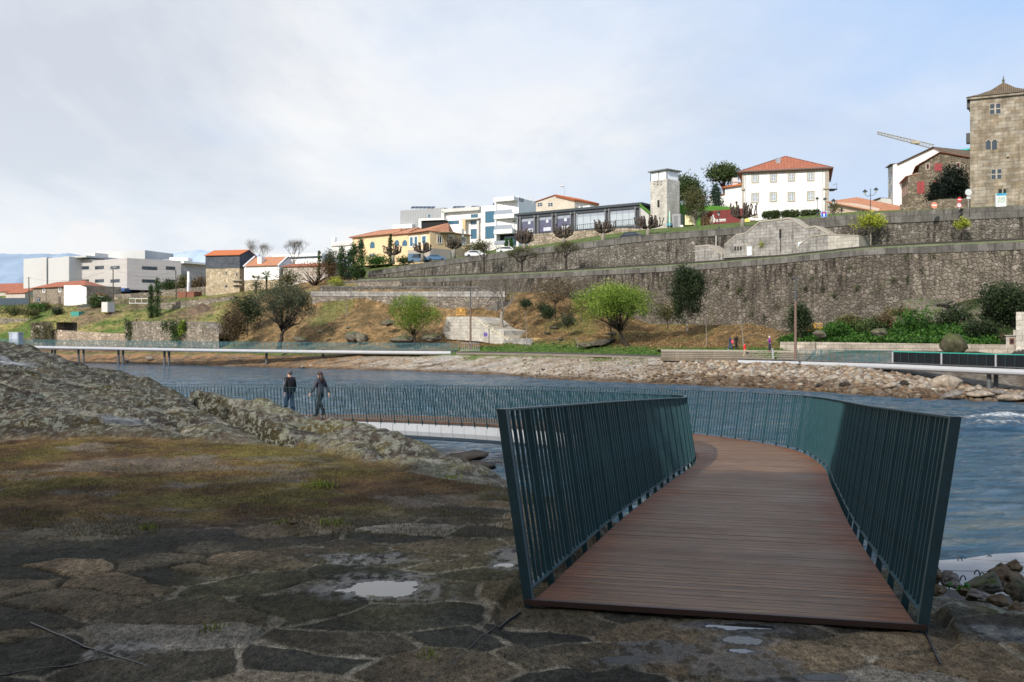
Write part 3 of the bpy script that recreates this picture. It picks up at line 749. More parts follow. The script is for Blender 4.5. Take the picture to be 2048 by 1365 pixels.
# ================================================================== THE NEAR FOOTBRIDGE
br = thing('footbridge', 'curving timber decked footbridge with leaning dark teal railings', 'footbridge', (1.21, 5.92, -1.6))
def deck():
    mb = MB(); rr = random.Random(2); s = .02; w = .094
    while s < PLEN-.2:
        a = []
        for q in (s, s+w):
            for o in (-1.1, 1.1): a.append(path(q, o)[0])
        dz = rr.uniform(-.0012, .0012)
        th = Vector((0, 0, .035)); up = Vector((0, 0, dz))
        lo = [a[0]+up-th, a[1]+up-th, a[3]+up-th, a[2]+up-th]; hi = [a[0]+up, a[1]+up, a[3]+up, a[2]+up]
        b = rr.uniform(.80, 1.18); t = rr.uniform(0, 60)
        n0 = len(mb.f)
        mb.add(lo+hi, [(4, 5, 6, 7), (0, 1, 5, 4), (2, 3, 7, 6), (1, 2, 6, 5), (3, 0, 4, 7)],
               [[(-1.1, s+t), (1.1, s+t), (1.1, s+t+w), (-1.1, s+t+w)]]*5, (b, rr.random(), 0))
        s += .1
    t = NT('deck_wood')
    a = t.node('ShaderNodeAttribute', attribute_name='Col'); sp = t.node('ShaderNodeSeparateColor'); t.link(a.outputs['Color'], sp.inputs[0])
    uv = t.node('ShaderNodeTexCoord').outputs['UV']
    mp = t.node('ShaderNodeMapping'); mp.inputs['Scale'].default_value = (1.6, 42, 1); t.link(uv, mp.inputs['Vector'])
    n = t.noise(mp.outputs[0], 1.0, 6, .7, .3)
    mp2 = t.node('ShaderNodeMapping'); mp2.inputs['Scale'].default_value = (5, 160, 1); t.link(uv, mp2.inputs['Vector'])
    n2 = t.noise(mp2.outputs[0], 1.0, 3, .6)
    c = t.ramp(n, [(.25, (.05, .028, .016)), (.45, (.145, .086, .050)), (.6, (.225, .145, .090)), (.78, (.36, .26, .18))])
    c = t.mix(1., c, (.98, .84, .66), 'MULTIPLY')
    c = t.mix(1., c, t.ramp(n2, [(.36, .42), (.6, 1.35)]), 'MULTIPLY')
    c = t.mix(1., c, sp.outputs[0], 'MULTIPLY')
    sx_ = t.node('ShaderNodeSeparateXYZ'); t.link(uv, sx_.inputs[0])
    ab = t.math('ABSOLUTE', sx_.outputs[0])
    wv = t.coord('Object'); bl = t.noise(wv, .8, 5, .6)
    em = t.ramp(t.math('ADD', ab, t.math('MULTIPLY', t.math('SUBTRACT', bl, .5), .8)), [(.80, 0.), (1.12, .85)])
    c = t.mix(em, c, t.mix(1., c, (1.08, .70, .52), 'MULTIPLY'))
    # trampled darker patches
    c = t.mix(t.ramp(t.noise(wv, .55, 5, .65), [(.45, 0.), (.7, .55)]), c, t.mix(1., c, (.55, .5, .5), 'MULTIPLY'))
    g1_ = t.math('FRACT', t.math('MULTIPLY', sx_.outputs[1], 1/.024)); 
    t.base(c); t.rough(t.ramp(bl, [(.3, .36), (.7, .62)])); t.b.inputs['Specular IOR Level'].default_value = .34
    gr = t.math('SINE', t.math('MULTIPLY', sx_.outputs[1], 6.2832/.0235))
    t.bump(t.math('ADD', t.math('MULTIPLY', gr, .6), t.math('ADD', n, t.math('MULTIPLY', n2, .7))), .7, .006)
    mb.build('deck', t.m, br)
deck()
mb = MB(); a, b = path(0, -1.16)[0], path(0, 1.16)[0]; a2, b2 = path(.05, -1.16)[0], path(.05, 1.16)[0]
hd = (a2-a).normalized()
e = [a-hd*.03, b-hd*.03, b+hd*.012, a+hd*.012]
mb.hexa([v-Vector((0, 0, .03)) for v in e]+[v+Vector((0, 0, .004)) for v in e])
mb.build('edge_strip', mat('rusty_edge', (.05, .022, .015), .6, .3, 8), br)
def rail_bar(mb, off, zc, w_, h_, s0, s1, st=.35):
    pr = None; s = s0
    while True:
        c, hd = path(s, off); q = Vector((math.sin(hd), -math.cos(hd), 0))*w_/2; u = Vector((0, 0, h_/2)); c = c+Vector((0, 0, zc))
        cur = [c-q-u, c+q-u, c+q+u, c-q+u]
        if pr is not None: mb.add(pr+cur, [(0, 1, 5, 4), (1, 2, 6, 5), (2, 3, 7, 6), (3, 0, 4, 7)])
        else: mb.add(cur, [(0, 1, 2, 3)])
        if s >= s1: mb.add(cur, [(3, 2, 1, 0)]); break
        pr = cur; s = min(s+st, s1)
# white steel box girder
def girder(parent, pf, s0, s1, mtl, seg=.62, half=1.16, depth=.70, name='girder', joints=True):
    mb = MB(); prof = [(-half, -.10), (-half-.01, -.37), (-half+.05, -.52), (-half+.20, -.63), (-half+.5, -depth), (0, -depth-.02), (half-.5, -depth), (half-.20, -.63), (half-.05, -.52), (half+.01, -.37), (half, -.10)]
    s = s0
    while s < s1-.01:
        e = min(s+seg-(.018 if joints else 0), s1); A = []; B = []
        for o, z in prof:
            A.append(pf(s, o)[0]+Vector((0, 0, z))); B.append(pf(e, o)[0]+Vector((0, 0, z)))
        n = len(prof); mb.add(A+B, [(i, i+1, n+i+1, n+i) for i in range(n-1)])
        mb.add(A, [tuple(range(n))]); mb.add(B, [tuple(reversed(range(n)))])
        s += seg
    return mb.build(name, mtl, parent)
m_white = mat('white_steel', (.40, .41, .43), .42, .10, .8)
girder(br, path, 9, PLEN-.5, m_white, half=1.12)
mb = MB()
for o in (-1.06, 1.06): mb = MB(); rail_bar(mb, o, -.09, .06, .10, .05, PLEN-.5); mb.build('edge_beam', mat('edge_dark', (.06, .055, .06), .6, .2, 3), br)
m_teal = mat('teal_paint', (.013, .056, .066), .42, .34, 5, spec=.5)
m_teal2 = mat('teal_paint_rail', (.017, .055, .066), .40, .34, 6, spec=.5)
RH = 1.17; LEAN = .17
def bar_mesh(name, side, z0, z1, th, dp, mtl):
    """local frame: x along the path, y to the LEFT; leaning outward"""
    me = bpy.data.meshes.new(name); V = []
    for z in (z0, z1):
        y = -side*(LEAN*z/RH)
        for sx_, sy_ in ((-1, -1), (1, -1), (1, 1), (-1, 1)): V.append((sx_*th/2, y+sy_*dp/2, z))
    me.from_pydata(V, [], [(0, 3, 2, 1), (4, 5, 6, 7), (0, 1, 5, 4), (1, 2, 6, 5), (2, 3, 7, 6), (3, 0, 4, 7)])
    me.materials.append(mtl); return me
for side in (-1, 1):
    o0 = side*1.145
    mb = MB(); rail_bar(mb, o0+side*LEAN, RH, .055, .012, 0, PLEN-.6)
    rl = mb.build('railing', m_teal2, br)
    mb = MB(); rail_bar(mb, o0+side*LEAN*.05, .055, .045, .014, 0, PLEN-.6); mb.build('bottom_rail', m_teal2, rl)
    pm = bar_mesh('post', side, -.14, RH-.004, .014, .046, m_teal); bmh = bar_mesh('baluster', side, .06, RH-.004, .021, .022, m_teal)
    em = bar_mesh('end_post', side, -.06, RH+.005, .052, .058, m_teal2)
    def put(nm, me, s):
        c, hd = path(s, o0); o = bpy.data.objects.new(nm, me); COL.objects.link(o); o.parent = rl
        o.location = c-wloc(rl); o.rotation_euler = (0, 0, hd); return o
    put('end_post', em, .02)
    nP = int((PLEN-1)/.7); restP = MB(); restB = MB()
    def app(mb, me, s):
        c, hd = path(s, o0); M_ = Matrix.Translation(c)@Matrix.Rotation(hd, 4, 'Z')
        mb.add([M_@v.co for v in me.vertices], [tuple(p.vertices) for p in me.polygons])
    for i in range(1, nP):
        if i <= 50: put('post', pm, i*.7)
        else: app(restP, pm, i*.7)
    k = 0
    for i in range(nP):
        for j in range(1, 5):
            s = i*.7+j*.14; k += 1
            if k <= 50: put('baluster', bmh, s)
            else: app(restB, bmh, s)
    restP.build('post', m_teal, rl, kind='stuff'); restB.build('baluster', m_teal, rl, kind='stuff')
# fixing plates under the railing = ends of the cross beams
# ------------------------------------------------------------------ water
def water():
    t = NT('river_water')
    v = t.coord('Object')
    def mp(sc, rot=0):
        m = t.node('ShaderNodeMapping'); m.inputs['Scale'].default_value = sc; m.inputs['Rotation'].default_value = (0, 0, rot)
        t.link(t.node('ShaderNodeTexCoord').outputs['Object'], m.inputs['Vector']); return m.outputs[0]
    a = t.noise(mp((.5, 1.3, 1), .12), 1.3, 6, .66, .8)
    b = t.noise(mp((1, 2.1, 1), -.2), 3.0, 5, .65, .8)
    c_ = t.noise(mp((.22, .5, 1), .5), .5, 4, .6, .5)
    h = t.math('ADD', t.math('ADD', t.math('MULTIPLY', a, 1.), t.math('MULTIPLY', b, .34)), t.math('MULTIPLY', c_, 1.6))
    # rapids near (25,52)
    sp = t.node('ShaderNodeSeparateXYZ'); t.link(v, sp.inputs[0])
    t.b.inputs['Specular IOR Level'].default_value = .6
    def gauss(x0, y0, sx_, sy_):
        dx = t.math('DIVIDE', t.math('SUBTRACT', sp.outputs[0], x0), sx_); dy = t.math('DIVIDE', t.math('SUBTRACT', sp.outputs[1], y0), sy_)
        return t.math('EXPONENT', t.math('MULTIPLY', t.math('ADD', t.math('MULTIPLY', dx, dx), t.math('MULTIPLY', dy, dy)), -1))
    g = t.math('ADD', t.math('ADD', gauss(27.5, 54, 4.2, 1.5), t.math('MULTIPLY', gauss(34, 57, 7, 2.4), .9)), t.math('ADD', t.math('MULTIPLY', gauss(24, 49.5, 2.6, .9), .85), t.math('MULTIPLY', gauss(16.5, 55, 5, 1.6), .42)))
    fn = t.noise(mp((.8, 2.4, 1), .1), 1.3, 8, .72, 1.0)
    foam = t.ramp(t.math('MULTIPLY', t.math('MULTIPLY', g, 1.9), t.math('MULTIPLY', fn, t.ramp(b, [(.35, .5), (.6, 1.25)]))), [(.42, 0.), (.85, .95)])
    fl = t.ramp(t.noise(mp((.35, 1.0, 1), .2), .9, 9, .72, 1.2), [(.64, 0.), (.74, .35)])
    foam = t.math('MAXIMUM', foam, fl)
    patch = t.ramp(t.noise(mp((.25, .8, 1), .25), .6, 6, .7, .8), [(.38, (.010, .045, .085)), (.52, (.035, .10, .165)), (.66, (.12, .14, .14))])
    t.base(t.mix(foam, patch, (.72, .76, .79)))
    t.rough(t.math('ADD', .07, t.math('MULTIPLY', foam, .5)))
    t.b.inputs['IOR'].default_value = 1.33
    t.bump(t.math('ADD', h, t.math('MULTIPLY', foam, 1.4)), 1.0, .55)
    xs = np.concatenate([np.linspace(-600, -60, 40), np.linspace(-55, 60, 460), np.linspace(65, 500, 40)])
    ys = np.concatenate([np.linspace(3, 110, 640), np.linspace(111, 330, 120)])
    X, Y = np.meshgrid(xs, ys)
    Z = WATER+.16*(fbm(X*.5, Y*.9, 4, 81)-.5)+.09*(fbm(X*1.3, Y*2.6, 3, 82)-.5)
    for x0, y0, a_, b_ in ((27.5, 54, 3.5, 1.2), (24, 49.5, 2.6, .8)):
        Z = Z+.45*np.exp(-((X-x0)/a_)**2-((Y-y0)/b_)**2)*(.4+fbm(X*1.2, Y*1.8, 4, 83))
    ny, nx = X.shape; I = np.arange(nx*ny).reshape(ny, nx)
    Q = np.stack([I[:-1, :-1], I[:-1, 1:], I[1:, 1:], I[1:, :-1]], -1).reshape(-1, 4)
    npmesh('river', np.stack([X, Y, Z], -1).reshape(-1, 3), Q, t.m, smooth=True, kind='structure')
water()
# ================================================================== FAR BANK TERRAIN
def W1Y(px): return 185.24/(1.058+(px-1024)/F)
def W2Y(px): return 199.3/(1.058+(px-1024)/F)
w1t_k = ([620, 720, 860, 1100, 1300, 1400, 1560, 1720, 1850, 2048, 2400], [567, 562, 557, 547, 536, 530, 517, 500, 493.5, 485, 462])
w2t_k = ([735, 900, 1100, 1300, 1506, 1615, 1720, 2048, 2400], [544, 519, 494, 469.5, 453, 438, 429, 412, 395])
def W1T(px): return float(np.interp(px, *w1t_k))
def W2T(px): return float(np.interp(px, *w2t_k))
G = {  # px: rows of (Y, y)   s b m u t v w1b w1t w2b w2t p1 p2 p3
 -500: [(245, 718), (255, 700), (265, 688), (280, 660), (300, 628), (312, 616), (320, 608), (335, 600), (350, 596), (380, 592), (430, 590), (520, 590), (800, 600)],
 0: [(210, 724), (216, 706), (228, 690), (248, 656), (256, 630), (262, 618), (272, 610), (282, 606), (292, 600), (300, 598), (340, 590), (440, 588), (800, 600)],
 110: [(202, 726), (208, 706), (216, 690), (236, 652), (246, 628), (256, 614), (266, 608), (276, 602), (290, 596), (300, 592), (330, 588), (430, 585), (800, 600)],
 200: [(195, 727), (201, 706), (208, 691), (226, 650), (238, 624), (248, 612), (260, 604), (268, 600), (284, 593), (296, 590), (320, 586), (420, 582), (800, 600)],
 330: [(182, 730), (190, 706), (196, 690), (214, 652), (226, 628), (238, 608), (250, 600), (262, 592), (276, 590), (290, 588), (310, 584), (400, 580), (800, 600)],
 430: [(172, 733), (180, 707), (188, 690), (204, 655), (216, 632), (228, 606), (238, 596), (248, 592), (262, 588), (275, 584), (300, 580), (400, 574), (800, 600)],
 520: [(165, 735), (174, 709), (179, 692), (188, 655), (196, 634), (206, 612), (222, 590), (236, 582), (250, 578), (262, 576), (290, 570), (400, 565), (800, 600)],
 620: [(156, 738), (166, 710), (172, 692), (180, 650), (188, 622), (192, 600), (205, 582), (217, 576), (224, 572), (232, 566), (256, 560), (400, 550), (800, 600)],
 720: [(149, 741), (158, 711), (164, 694), (171, 650), (181.8, 618), (184, 582), (203, 574), (206, 563), (219, 556), (222, 548), (250, 538), (400, 530), (800, 560)],
 800: [(144, 743), (154, 712), (160, 696), (167, 660), (176.6, 624), (179, 582), (194, 572), (197.5, 559), (209, 552), (213, 535), (245, 527), (400, 520), (800, 560)],
 860: [(139, 745), (151, 713), (156, 698), (161, 682), (172.6, 630), (175, 582), (188, 572), (192, 557), (203, 551), (206, 526), (238, 520), (400, 510), (800, 560)],
 950: [(131, 750), (144, 713), (150, 698), (154, 688), (166.6, 622), (170, 600), (180, 584), (184, 553), (195, 547), (198, 513), (225, 508), (400, 500), (800, 560)],
 1030: [(123, 756), (138, 711), (146, 694), (151, 676), (158, 640), (164, 610), (173.6, 584), (176.5, 550), (187, 544), (190, 504), (215, 496), (400, 490), (800, 560)],
 1100: [(112, 761), (134, 710.5), (142, 694), (150, 660), (157, 618), (163, 598), (168, 584), (170.5, 547), (181, 541), (183.5, 495), (210, 486), (400, 480), (800, 560)],
 1200: [(105, 765), (128, 713), (135, 699), (143, 672), (150, 640), (156, 618), (161, 612), (163.2, 541), (173, 535), (175.5, 482), (200, 470), (400, 470), (800, 560)],
 1300: [(100, 769), (122, 715.5), (128, 702), (136, 682), (144, 664), (150, 652), (154.3, 648), (156.2, 536), (166, 530), (168, 470), (186, 459), (400, 460), (800, 560)],
 1400: [(95.5, 773), (115, 720), (120, 700.5), (127, 688), (136, 664), (142, 652), (148, 650), (150, 530), (159, 524), (161.5, 461), (178, 452), (400, 450), (800, 560)],
 1500: [(91.5, 777), (109, 724), (114.5, 700), (119, 686), (126, 656), (134, 651), (142.5, 652), (144.4, 522), (152.5, 515), (155.5, 453), (178, 444), (400, 440), (800, 560)],
 1555: [(88.5, 780), (106, 727), (112, 700), (114, 698), (122, 670), (130, 662), (139.4, 662), (141.6, 517.5), (149.6, 510), (152.4, 446), (176, 438), (400, 430), (800, 560)],
 1600: [(86, 783), (104, 730), (111, 703), (113, 686), (120, 674), (128, 664), (137, 664), (139.3, 514), (147.5, 507), (150, 440), (172, 434), (400, 430), (800, 560)],
 1720: [(79.5, 790), (98, 738), (105, 707), (110, 686), (116, 664), (124, 656), (131.4, 650), (133.6, 500), (141, 494), (143.6, 430), (162, 424), (400, 420), (800, 560)],
 1850: [(73, 798), (92, 760), (101, 710), (106, 686), (112, 650), (119, 628), (124.6, 622), (126.6, 494), (134, 488), (137, 423), (160, 419), (400, 420), (800, 560)],
 1950: [(71, 802), (88, 780), (98, 716), (104, 686), (110, 640), (116, 606), (120.6, 596), (122.6, 489.5), (129, 483), (132, 418), (152, 415), (400, 420), (800, 560)],
 2048: [(70, 806), (86, 786), (96, 726), (103, 690), (108, 650), (113, 616), (117.4, 600), (119.4, 486), (125.6, 480), (129, 413), (150, 411), (400, 420), (800, 560)],
 2500: [(60, 830), (72, 810), (84, 740), (90, 690), (94, 660), (98, 640), (101, 620), (103.5, 462), (109, 452), (112, 392), (140, 390), (400, 420), (800, 560)]}
def far_ground():
    ks = sorted(G); cols = np.unique(np.concatenate([np.linspace(-500, 2500, 420), ks]))
    nr = 13; A = np.zeros((len(ks), nr, 2))
    for i, k in enumerate(ks):
        for j, (Y, y) in enumerate(G[k]): A[i, j] = (Y, ZY(y, Y))
        A[i, 0, 1] = WATER-.02
        if k >= 720:
            o1 = -max(0, k-1828)*.008
            A[i, 6, 0] = W1Y(k)+o1+.1; A[i, 7] = (W1Y(k)+o1+.6, ZY(W1T(k), W1Y(k)+o1)-.1)
            A[i, 8] = (W2Y(k)+(.2 if k < 1650 else -.2), A[i, 7, 1]+.5); A[i, 9] = (W2Y(k)+(.65 if k < 1650 else 0), ZY(W2T(k), W2Y(k))-.05)
    sub = [26, 14, 14, 14, 8, 6, 2, 3, 2, 6, 6, 6]
    rowsY = []; rowsZ = []; rid = []
    Yi = np.array([[np.interp(c, ks, A[:, j, 0]) for c in cols] for j in range(nr)])
    Zi = np.array([[np.interp(c, ks, A[:, j, 1]) for c in cols] for j in range(nr)])
    rowsY.append(Yi[0]-14); rowsZ.append(np.full(len(cols), -7.)); rid.append(-1)
    for j in range(nr-1):
        for q in range(sub[j]):
            f = q/sub[j]; rowsY.append(Yi[j]*(1-f)+Yi[j+1]*f); rowsZ.append(Zi[j]*(1-f)+Zi[j+1]*f); rid.append(j+f)
    rowsY.append(Yi[-1]); rowsZ.append(Zi[-1]); rid.append(nr-1)
    YY = np.array(rowsY); ZZ = np.array(rowsZ); RID = np.array(rid)[:, None]+0*YY; PXg = cols[None, :]+0*YY
    XX = (PXg-1024)/F*YY
    nz = fbm(XX*.25, YY*.25, 5, 91)-.5; nf = fbm(XX*1.4, YY*1.4, 4, 92)-.5
    amp = np.interp(RID, [-1, 0, .2, 1, 2, 3, 4, 5, 6, 7, 13], [0, .05, .5, .5, .12, .9, .7, .4, 0, 0, 0])
    amp = amp*np.where((PXg > 1600) & (RID > 2.05) & (RID < 6), 1.9, 1)*np.where((PXg > 1270) & (RID > .9) & (RID < 3.2), .12, 1)
    ZZ = ZZ+amp*(nz*1.2+nf*.45)
    g = fbm(XX*.12, YY*.12, 5, 93); g2 = fbm(XX*.9, YY*.9, 5, 94)
    sand = lerpc((.30, .235, .17), (.42, .37, .31), ss(.35, .65, g2)); sand = lerpc(sand, (.40, .38, .36), ss(.5, .62, g)*.5)
    wets = lerpc((.10, .07, .045), (.17, .12, .08), ss(.4, .6, g2))
    orange = lerpc((.30, .17, .08), (.16, .11, .065), ss(.42, .6, g2))
    leafb = lerpc((.25, .155, .07), (.115, .08, .04), ss(.36, .60, g2)); leafb = lerpc(leafb, (.13, .13, .04), ss(.55, .68, g)*.7)
    grass = lerpc((.085, .14, .03), (.14, .17, .05), ss(.35, .65, g2)); drygrass = lerpc((.30, .23, .10), (.20, .20, .06), ss(.35, .65, g2))
    dirt = lerpc((.22, .16, .10), (.12, .08, .055), ss(.4, .6, g2))
    C = sand.copy()
    C = lerpc(C, orange, (1-ss(560, 900, PXg))*.9)
    C = lerpc(C, wets, 1-ss(.06, .26+.14*(g2-.5), RID))
    dkst = ss(.53, .6, fbm(XX*.25, YY*1.6, 5, 95))*np.exp(-((RID-.45)/.22)**2)*(1-ss(950, 1010, PXg))
    C = lerpc(C, (.075, .055, .04), dkst*.85)
    gp = ss(.55, .63, fbm(XX*.16, YY*.5, 4, 96))*ss(.5, .8, RID)*ss(900, 960, PXg)*(1-ss(1680, 1720, PXg)); C = lerpc(C, grass, gp)
    C = lerpc(C, grass, ss(.84, .93, RID)*ss(1010, 1030, PXg)*(1-ss(1150, 1300, PXg))*.7)
    C = lerpc(C, grass*.8, ss(.85, 1.0, RID)*(1-ss(560, 980, PXg)))
    m2 = ss(.97, 1.03, RID)
    top = lerpc(grass, leafb, ss(2.0, 2.5, RID+.5*(g-.5)))
    top = lerpc(top, drygrass, (1-ss(560, 640, PXg))*.0)
    hillc = lerpc(lerpc((.27, .175, .085), (.14, .10, .05), ss(.35, .6, g2)), (.14, .15, .05), ss(.56, .68, g)*.8)
    top = lerpc(top, hillc, ss(1.2, 1.7, RID)*(1-ss(880, 960, PXg))*ss(440, 500, PXg))
    lf = lerpc(grass, drygrass, ss(.42, .55, g)); lf = lerpc(lf, dirt, ss(.5, .6, fbm(XX*.08, YY*.08, 5, 97))*.9)
    top = lerpc(top, lf, 1-ss(430, 480, PXg))
    top = lerpc(top, dirt*.9, m2*(1-ss(1.4, 1.9, RID))*(1-ss(430, 480, PXg)))
    mossy = lerpc(lerpc((.035, .055, .016), (.075, .06, .035), ss(.4, .6, g2)), (.13, .12, .10), ss(.54, .62, g))
    top = lerpc(top, mossy, ss(1560, 1600, PXg)*ss(1.9, 2.05, RID)*(1-ss(5.8, 6, RID)))
    top = lerpc(top, sand*.42, ss(1535, 1560, PXg)*(1-ss(1.9, 2., RID)))
    top = lerpc(top, (.115, .15, .05), ss(5.9, 6.5, RID)*ss(700, 720, PXg))
    C = lerpc(C, top, m2)
    C = C*(.6+.8*fbm(XX*3, YY*3, 4, 98))[..., None]
    ny, nx = YY.shape; I = np.arange(nx*ny).reshape(ny, nx)
    Q = np.stack([I[:-1, :-1], I[:-1, 1:], I[1:, 1:], I[1:, :-1]], -1).reshape(-1, 4)
    npmesh('far_bank', np.stack([XX, YY, ZZ], -1).reshape(-1, 3), Q, mat_attr('far_ground', .95, 2.2, .55, .1, 1.0, .45), C.reshape(-1, 3), smooth=True, kind='structure')
    return cols, np.array(rid), YY, ZZ
_fc, _fr, _fY, _fZ = far_ground()
def fz(px, Y):
    i = int(np.argmin(np.abs(_fc-px))); return float(np.interp(Y, _fY[:, i], _fZ[:, i]))
def onfar(px, Y, dz=0): return Vector((PX(px, Y), Y, fz(px, Y)+dz))

# hills: ridges far behind, the haze is mixed into their colour
def hills(pts, Y, base, colr, seed, lab):
    V = []; Fc = []
    xs = np.linspace(pts[0][0], pts[-1][0], 240); ys = np.interp(xs, [p[0] for p in pts], [p[1] for p in pts])
    for r_ in range(26):
        f = r_/25
        for x, y in zip(xs, ys):
            yy = Y+(1-f)*-500; top = ZY(y, Y); zz_ = -10+(top+10)*(f**.7)
            zz_ += (fbm(np.array([x*.02]), np.array([f*5.]), 5, seed)[0]-.5)*.16*top*(1 if f < 1 else .4)
            V.append((PX(x, Y), yy, zz_))
    n = len(xs)
    for r_ in range(25):
        for i in range(n-1): Fc.append((r_*n+i, r_*n+i+1, (r_+1)*n+i+1, (r_+1)*n+i))
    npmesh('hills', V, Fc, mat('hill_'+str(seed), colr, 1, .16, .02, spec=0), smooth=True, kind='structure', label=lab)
hills([(-900, 480), (-300, 492), (0, 508), (60, 508), (150, 512), (300, 540), (420, 570)], 2200, -10, (.27, .34, .43), 3, 'wooded hill tinted blue for haze at the far left')
hills([(120, 560), (250, 520), (380, 503), (420, 502), (520, 512), (700, 545), (900, 570)], 2600, -10, (.38, .46, .56), 4, 'distant hill tinted pale blue for haze behind the white buildings')

# ================================================================== FACADES / BUILDINGS
class Fac:
    def __init__(s, px0, Y0, px1, Y1):
        s.a = Vector((PX(px0, Y0), Y0)); s.b = Vector((PX(px1, Y1), Y1)); s.d = (s.b-s.a).normalized(); s.L = (s.b-s.a).length
        n = Vector((s.d.y, -s.d.x)); s.n = n if n.dot(-(s.a+s.b)) > 0 else -n
    def u(s, px):
        k = (px-1024)/F; d = s.d; return (k*s.a.y-s.a.x)/(d.x-k*d.y)
    def Y(s, px): return s.a.y+s.u(px)*s.d.y
    def z(s, px, py): return ZY(py, s.Y(px))
    def w(s, u, o, z): q = s.a+s.d*u+s.n*o; return Vector((q.x, q.y, z))
    def pt(s, px, py, o=0): return s.w(s.u(px), o, s.z(px, py))
    def box(s, mb, u0, u1, z0, z1, o0, o1, col=None):
        v = [s.w(u0, o0, z0), s.w(u1, o0, z0), s.w(u1, o1, z0), s.w(u0, o1, z0), s.w(u0, o0, z1), s.w(u1, o0, z1), s.w(u1, o1, z1), s.w(u0, o1, z1)]
        f = [(0, 1, 2, 3), (4, 7, 6, 5), (0, 4, 5, 1), (1, 5, 6, 2), (2, 6, 7, 3), (3, 7, 4, 0)]
        uv = [[(u0, z0), (u1, z0), (u1, z0), (u0, z0)], [(u0, z1), (u0, z1), (u1, z1), (u1, z1)], [(u0, z0), (u0, z1), (u1, z1), (u1, z0)],
              [(0, z0), (0, z1), (o1-o0, z1), (o1-o0, z0)], [(u1, z0), (u1, z1), (u0, z1), (u0, z0)], [(o1-o0, z0), (o1-o0, z1), (0, z1), (0, z0)]]
        mb.add(v, f, uv, col)
    def pbox(s, mb, px0, py0, px1, py1, o0, o1, col=None):
        c = (px0+px1)/2; s.box(mb, s.u(px0), s.u(px1), s.z(c, py1), s.z(c, py0), o0, o1, col)
    def poly(s, mb, pts, o0, o1):
        """extrude an outline given in picture points, front at offset o1, back at o0"""
        A = [s.pt(x, y, o1) for x, y in pts]; U = [(s.u(x), s.z(x, y)) for x, y in pts]
        # keep the back parallel: same u,z at another offset
        B = [s.w(u, o0, z) for u, z in U]; n = len(A)
        mb.add(A, [tuple(range(n))], [U]); mb.add(B, [tuple(reversed(range(n)))], [list(reversed(U))])
        for i in range(n):
            j = (i+1) % n; mb.add([A[i], B[i], B[j], A[j]], [(0, 1, 2, 3)], [[(U[i][0], U[i][1]), (U[i][0], U[i][1]+abs(o1-o0)), (U[j][0], U[j][1]+abs(o1-o0)), U[j]]])
    def foot(s, depth, u0=None, u1=None, o=0):
        u0 = 0 if u0 is None else u0; u1 = s.L if u1 is None else u1
        q = [s.w(u0, o, 0), s.w(u1, o, 0), s.w(u1, -depth, 0), s.w(u0, -depth, 0)]
        return [(v.x, v.y) for v in q]

m_glass = NT('window_glass'); m_glass.base((.03, .045, .06)); m_glass.rough(.08); m_glass.b.inputs['Specular IOR Level'].default_value = .9; m_glass = m_glass.m
m_glassb = NT('blue_glass'); m_glassb.base((.035, .12, .19)); m_glassb.rough(.12); m_glassb.b.inputs['Specular IOR Level'].default_value = .9; m_glassb = m_glassb.m
m_glassp = NT('pale_glass'); m_glassp.base((.30, .33, .38)); m_glassp.rough(.15); m_glassp.b.inputs['Specular IOR Level'].default_value = .8; m_glassp = m_glassp.m
m_plaster = mat('white_plaster', (.82, .80, .77), .9, .10, .5)
m_plaster2 = mat('grey_plaster', (.56, .54, .51), .9, .14, .3)
m_framew = mat('white_frame', (.75, .74, .72), .6, .05)
m_stonetrim = mat('stone_trim', (.36, .32, .26), .9, .2, 2)
m_dark = mat('dark_gap', (.015, .014, .013), .9, .2)
m_black = mat('black_metal', (.02, .02, .022), .45, .2, 3)
m_tile = mat_roof('orange_tiles', (.54, .23, .12), (.64, .35, .21), .42, .2)
m_tile2 = mat_roof('red_tiles', (.42, .13, .065), (.55, .24, .14), .42, .3)
m_tileb = mat_roof('bright_tiles', (.62, .17, .05), (.68, .24, .09), .42, .05)
m_tilem = mat_roof('mossy_tiles', (.15, .10, .055), (.24, .18, .10), .42, .8)
m_yel = mat('yellow_plaster', (.78, .56, .33), .9, .10, .4)
m_rub1 = mat_rubble('house_rubble', (.30, .25, .19), (.44, .37, .29), (.34, .29, .23), .35, .25, 1.5)
m_rub2 = mat_rubble('ochre_rubble', (.50, .39, .25), (.68, .57, .41), (.50, .41, .28), .38, .05, 1.5)

